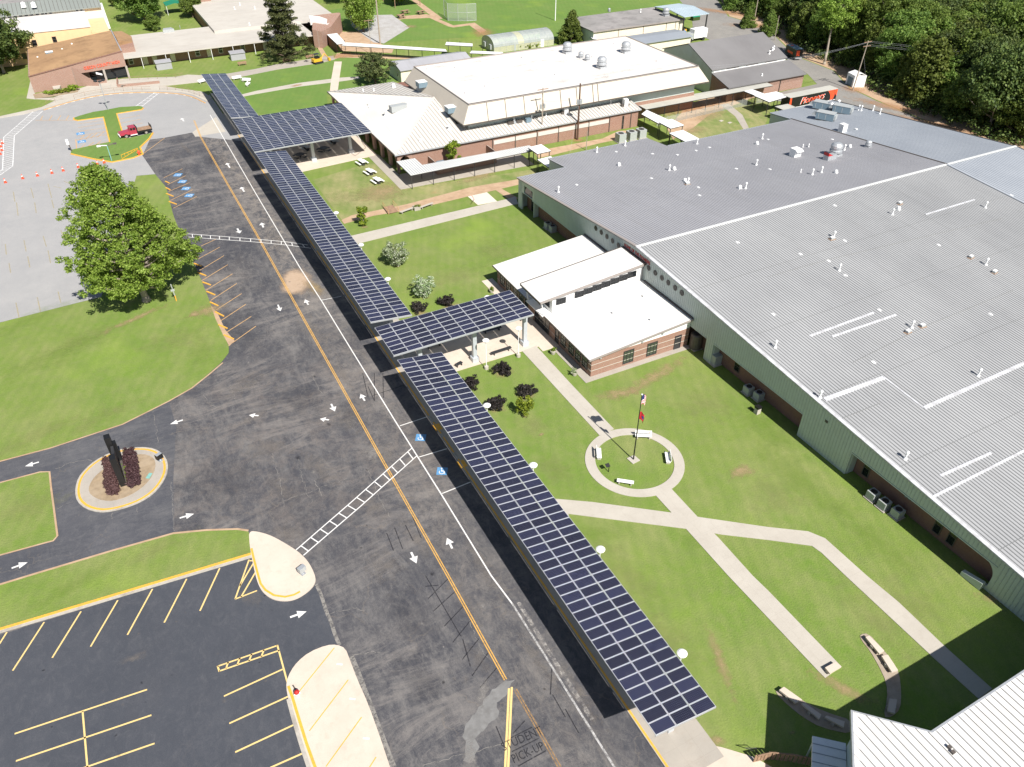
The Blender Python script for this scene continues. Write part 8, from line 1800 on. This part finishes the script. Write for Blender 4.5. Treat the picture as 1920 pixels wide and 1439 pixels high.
# backstop
bs_ = thing('backstop', 'tall chain link backstop fence on the sports field', 'fence', (*G(840, 38), 0))
P = [Vector(q) for q in GL([(833, 30), (840, 39), (859, 40), (876, 40), (893, 39)])]
for a_, b_ in zip(P, P[1:]): MB().add([(a_.x, a_.y, 0), (b_.x, b_.y, 0), (b_.x, b_.y, 5.2), (a_.x, a_.y, 5.2)], [(0, 1, 2, 3)]).build('mesh_panel', 'chain', bs_)
for p in P: MB().tube((p.x, p.y, 0), (p.x, p.y, 5.3), .07).build('post', 'ac', bs_)
m_ = MB()
for a_, b_ in zip(P, P[1:]):
    for z_ in (.1, 2.6, 5.2): m_.tube((a_.x, a_.y, z_), (b_.x, b_.y, z_), .04, n=5)
m_.build('rails', 'ac', bs_)
# green canopy and white shelter
gc = thing('shade_canopy', 'green fabric canopy on white legs on the far lawn', 'canopy', (*G(330, 28), 0)); x, y = G(331, 26)
MB().slab([(x-3, y-1.5, 3.0), (x, y-1.5, 3.6), (x, y+4.5, 3.6), (x-3, y+4.5, 3.0)], .08).build('roof', 'green_canvas', gc); MB().slab([(x, y-1.5, 3.6), (x+3, y-1.5, 3.0), (x+3, y+4.5, 3.0), (x, y+4.5, 3.6)], .08).build('roof', 'green_canvas', gc)
for dx in (-2.8, 2.8):
    for dy in (-1.3, 4.3): MB().tube((x+dx, y+dy, 0), (x+dx, y+dy, 3), .08).build('leg', 'flag_white', gc)
ws_ = thing('picnic_shelter', 'white roofed open shelter at the top edge beside the sports field', 'shelter', (*G(765, 12), 0)); x, y = G(763, 12)
MB().slab([(x-5, y-1, 3.0), (x+5, y-1, 3.0), (x+4, y+12, 3.8), (x-4, y+12, 3.8)], .15).build('roof', 'white_metal', ws_)
for dx in (-4.7, 4.7):
    for dy in (-.8, 11): MB().box(x+dx-.1, x+dx+.1, y+dy-.1, y+dy+.1, 0, 3).build('post', 'wood', ws_)
for px, lb in (((789, 27), 'tan picnic table left of the dirt track'), ((752, 34), 'tan picnic table at the gravel corner'), ((760, 26), 'picnic table nearest the white shelter')): picnic(*G(*px), .2, lb, 'wood', 0, 'tan picnic tables by the track', 1.4)
# clutter under the blue shed
random.seed(12)
for i, (mt, lb) in enumerate((('orange_red', 'orange machine part under the light blue shed'), ('blue_paint', 'blue drum-like box under the light blue shed'), ('cat_yellow', 'yellow mower body under the light blue shed'), ('wood', 'brown pallet stack under the light blue shed'), ('leaf_purple', 'dark crate under the light blue shed'), ('green_canvas', 'green bin under the light blue shed'), ('stall', 'rusty tank under the light blue shed'))):
    x = 167.2+i*1.15; y = 204.2+(i % 3)*1.3; a = MB(); a.box(x, x+.95, y, y+.9, 0, .7+.2*(i % 3)); a.tube((x+.2, y+.2, .7), (x+.7, y+.6, 1.2), .12); setp(a.build('stored_item', mt), lb, 'stored item')
t = thing('dumpster', 'green skip behind the light blue shed', 'skip', (*G(1303, 38), 0)); x, y = G(1303, 38); MB().prism([(x-1.4, y-.8), (x+1.4, y-.8), (x+1.4, y+.8), (x-1.4, y+.8)], 0, [1.1, 1.1, 1.6, 1.6]).build('body', 'leaf_dark', t); MB().slab([(x-1.45, y-.85, 1.15), (x+1.45, y-.85, 1.15), (x+1.45, y+.85, 1.7), (x-1.45, y+.85, 1.7)], .06).build('lid', 'green_canvas', t)
# chain link fence beside the weathered covered walk
fc = thing('chain_fence', 'low wire fence with thin posts in front of the longest covered walk', 'fence', (112, 143.5, 0)); P = [Vector((112.5, 142.7)), Vector((124, 143.6)), Vector((136, 144.2)), Vector((148, 144.4))]
for a_, b_ in zip(P, P[1:]): MB().add([(a_.x, a_.y, 0), (b_.x, b_.y, 0), (b_.x, b_.y, 1.7), (a_.x, a_.y, 1.7)], [(0, 1, 2, 3)]).build('mesh_panel', 'chain', fc)
for k in range(13): q = 112.5+k*2.95; yy = 142.7+1.7*min(1, (q-112.5)/24); MB().tube((q, yy, 0), (q, yy, 1.85), .04, n=5).build('post', 'ac', fc)
for px, lb in (((1352, 227.5), 'left pale slab lying in the courtyard lawn'), ((1368, 231), 'right pale slab lying in the courtyard lawn')):
    x, y = G(*px); setp(MB().cbox((x, y, .06), (1.0, .6, .12), rz=.2).build('stone_slab', 'concrete'), lb, 'slab')
x, y = G(283, 857); x, y = G(279, 893); setp(MB().prism(GL([(273, 897), (280, 887), (286, 888), (280, 898)], .17), .15, .2).build('utility_cover', 'cyan'), 'pale teal utility cover set in the mulch of the oval island', 'cover')
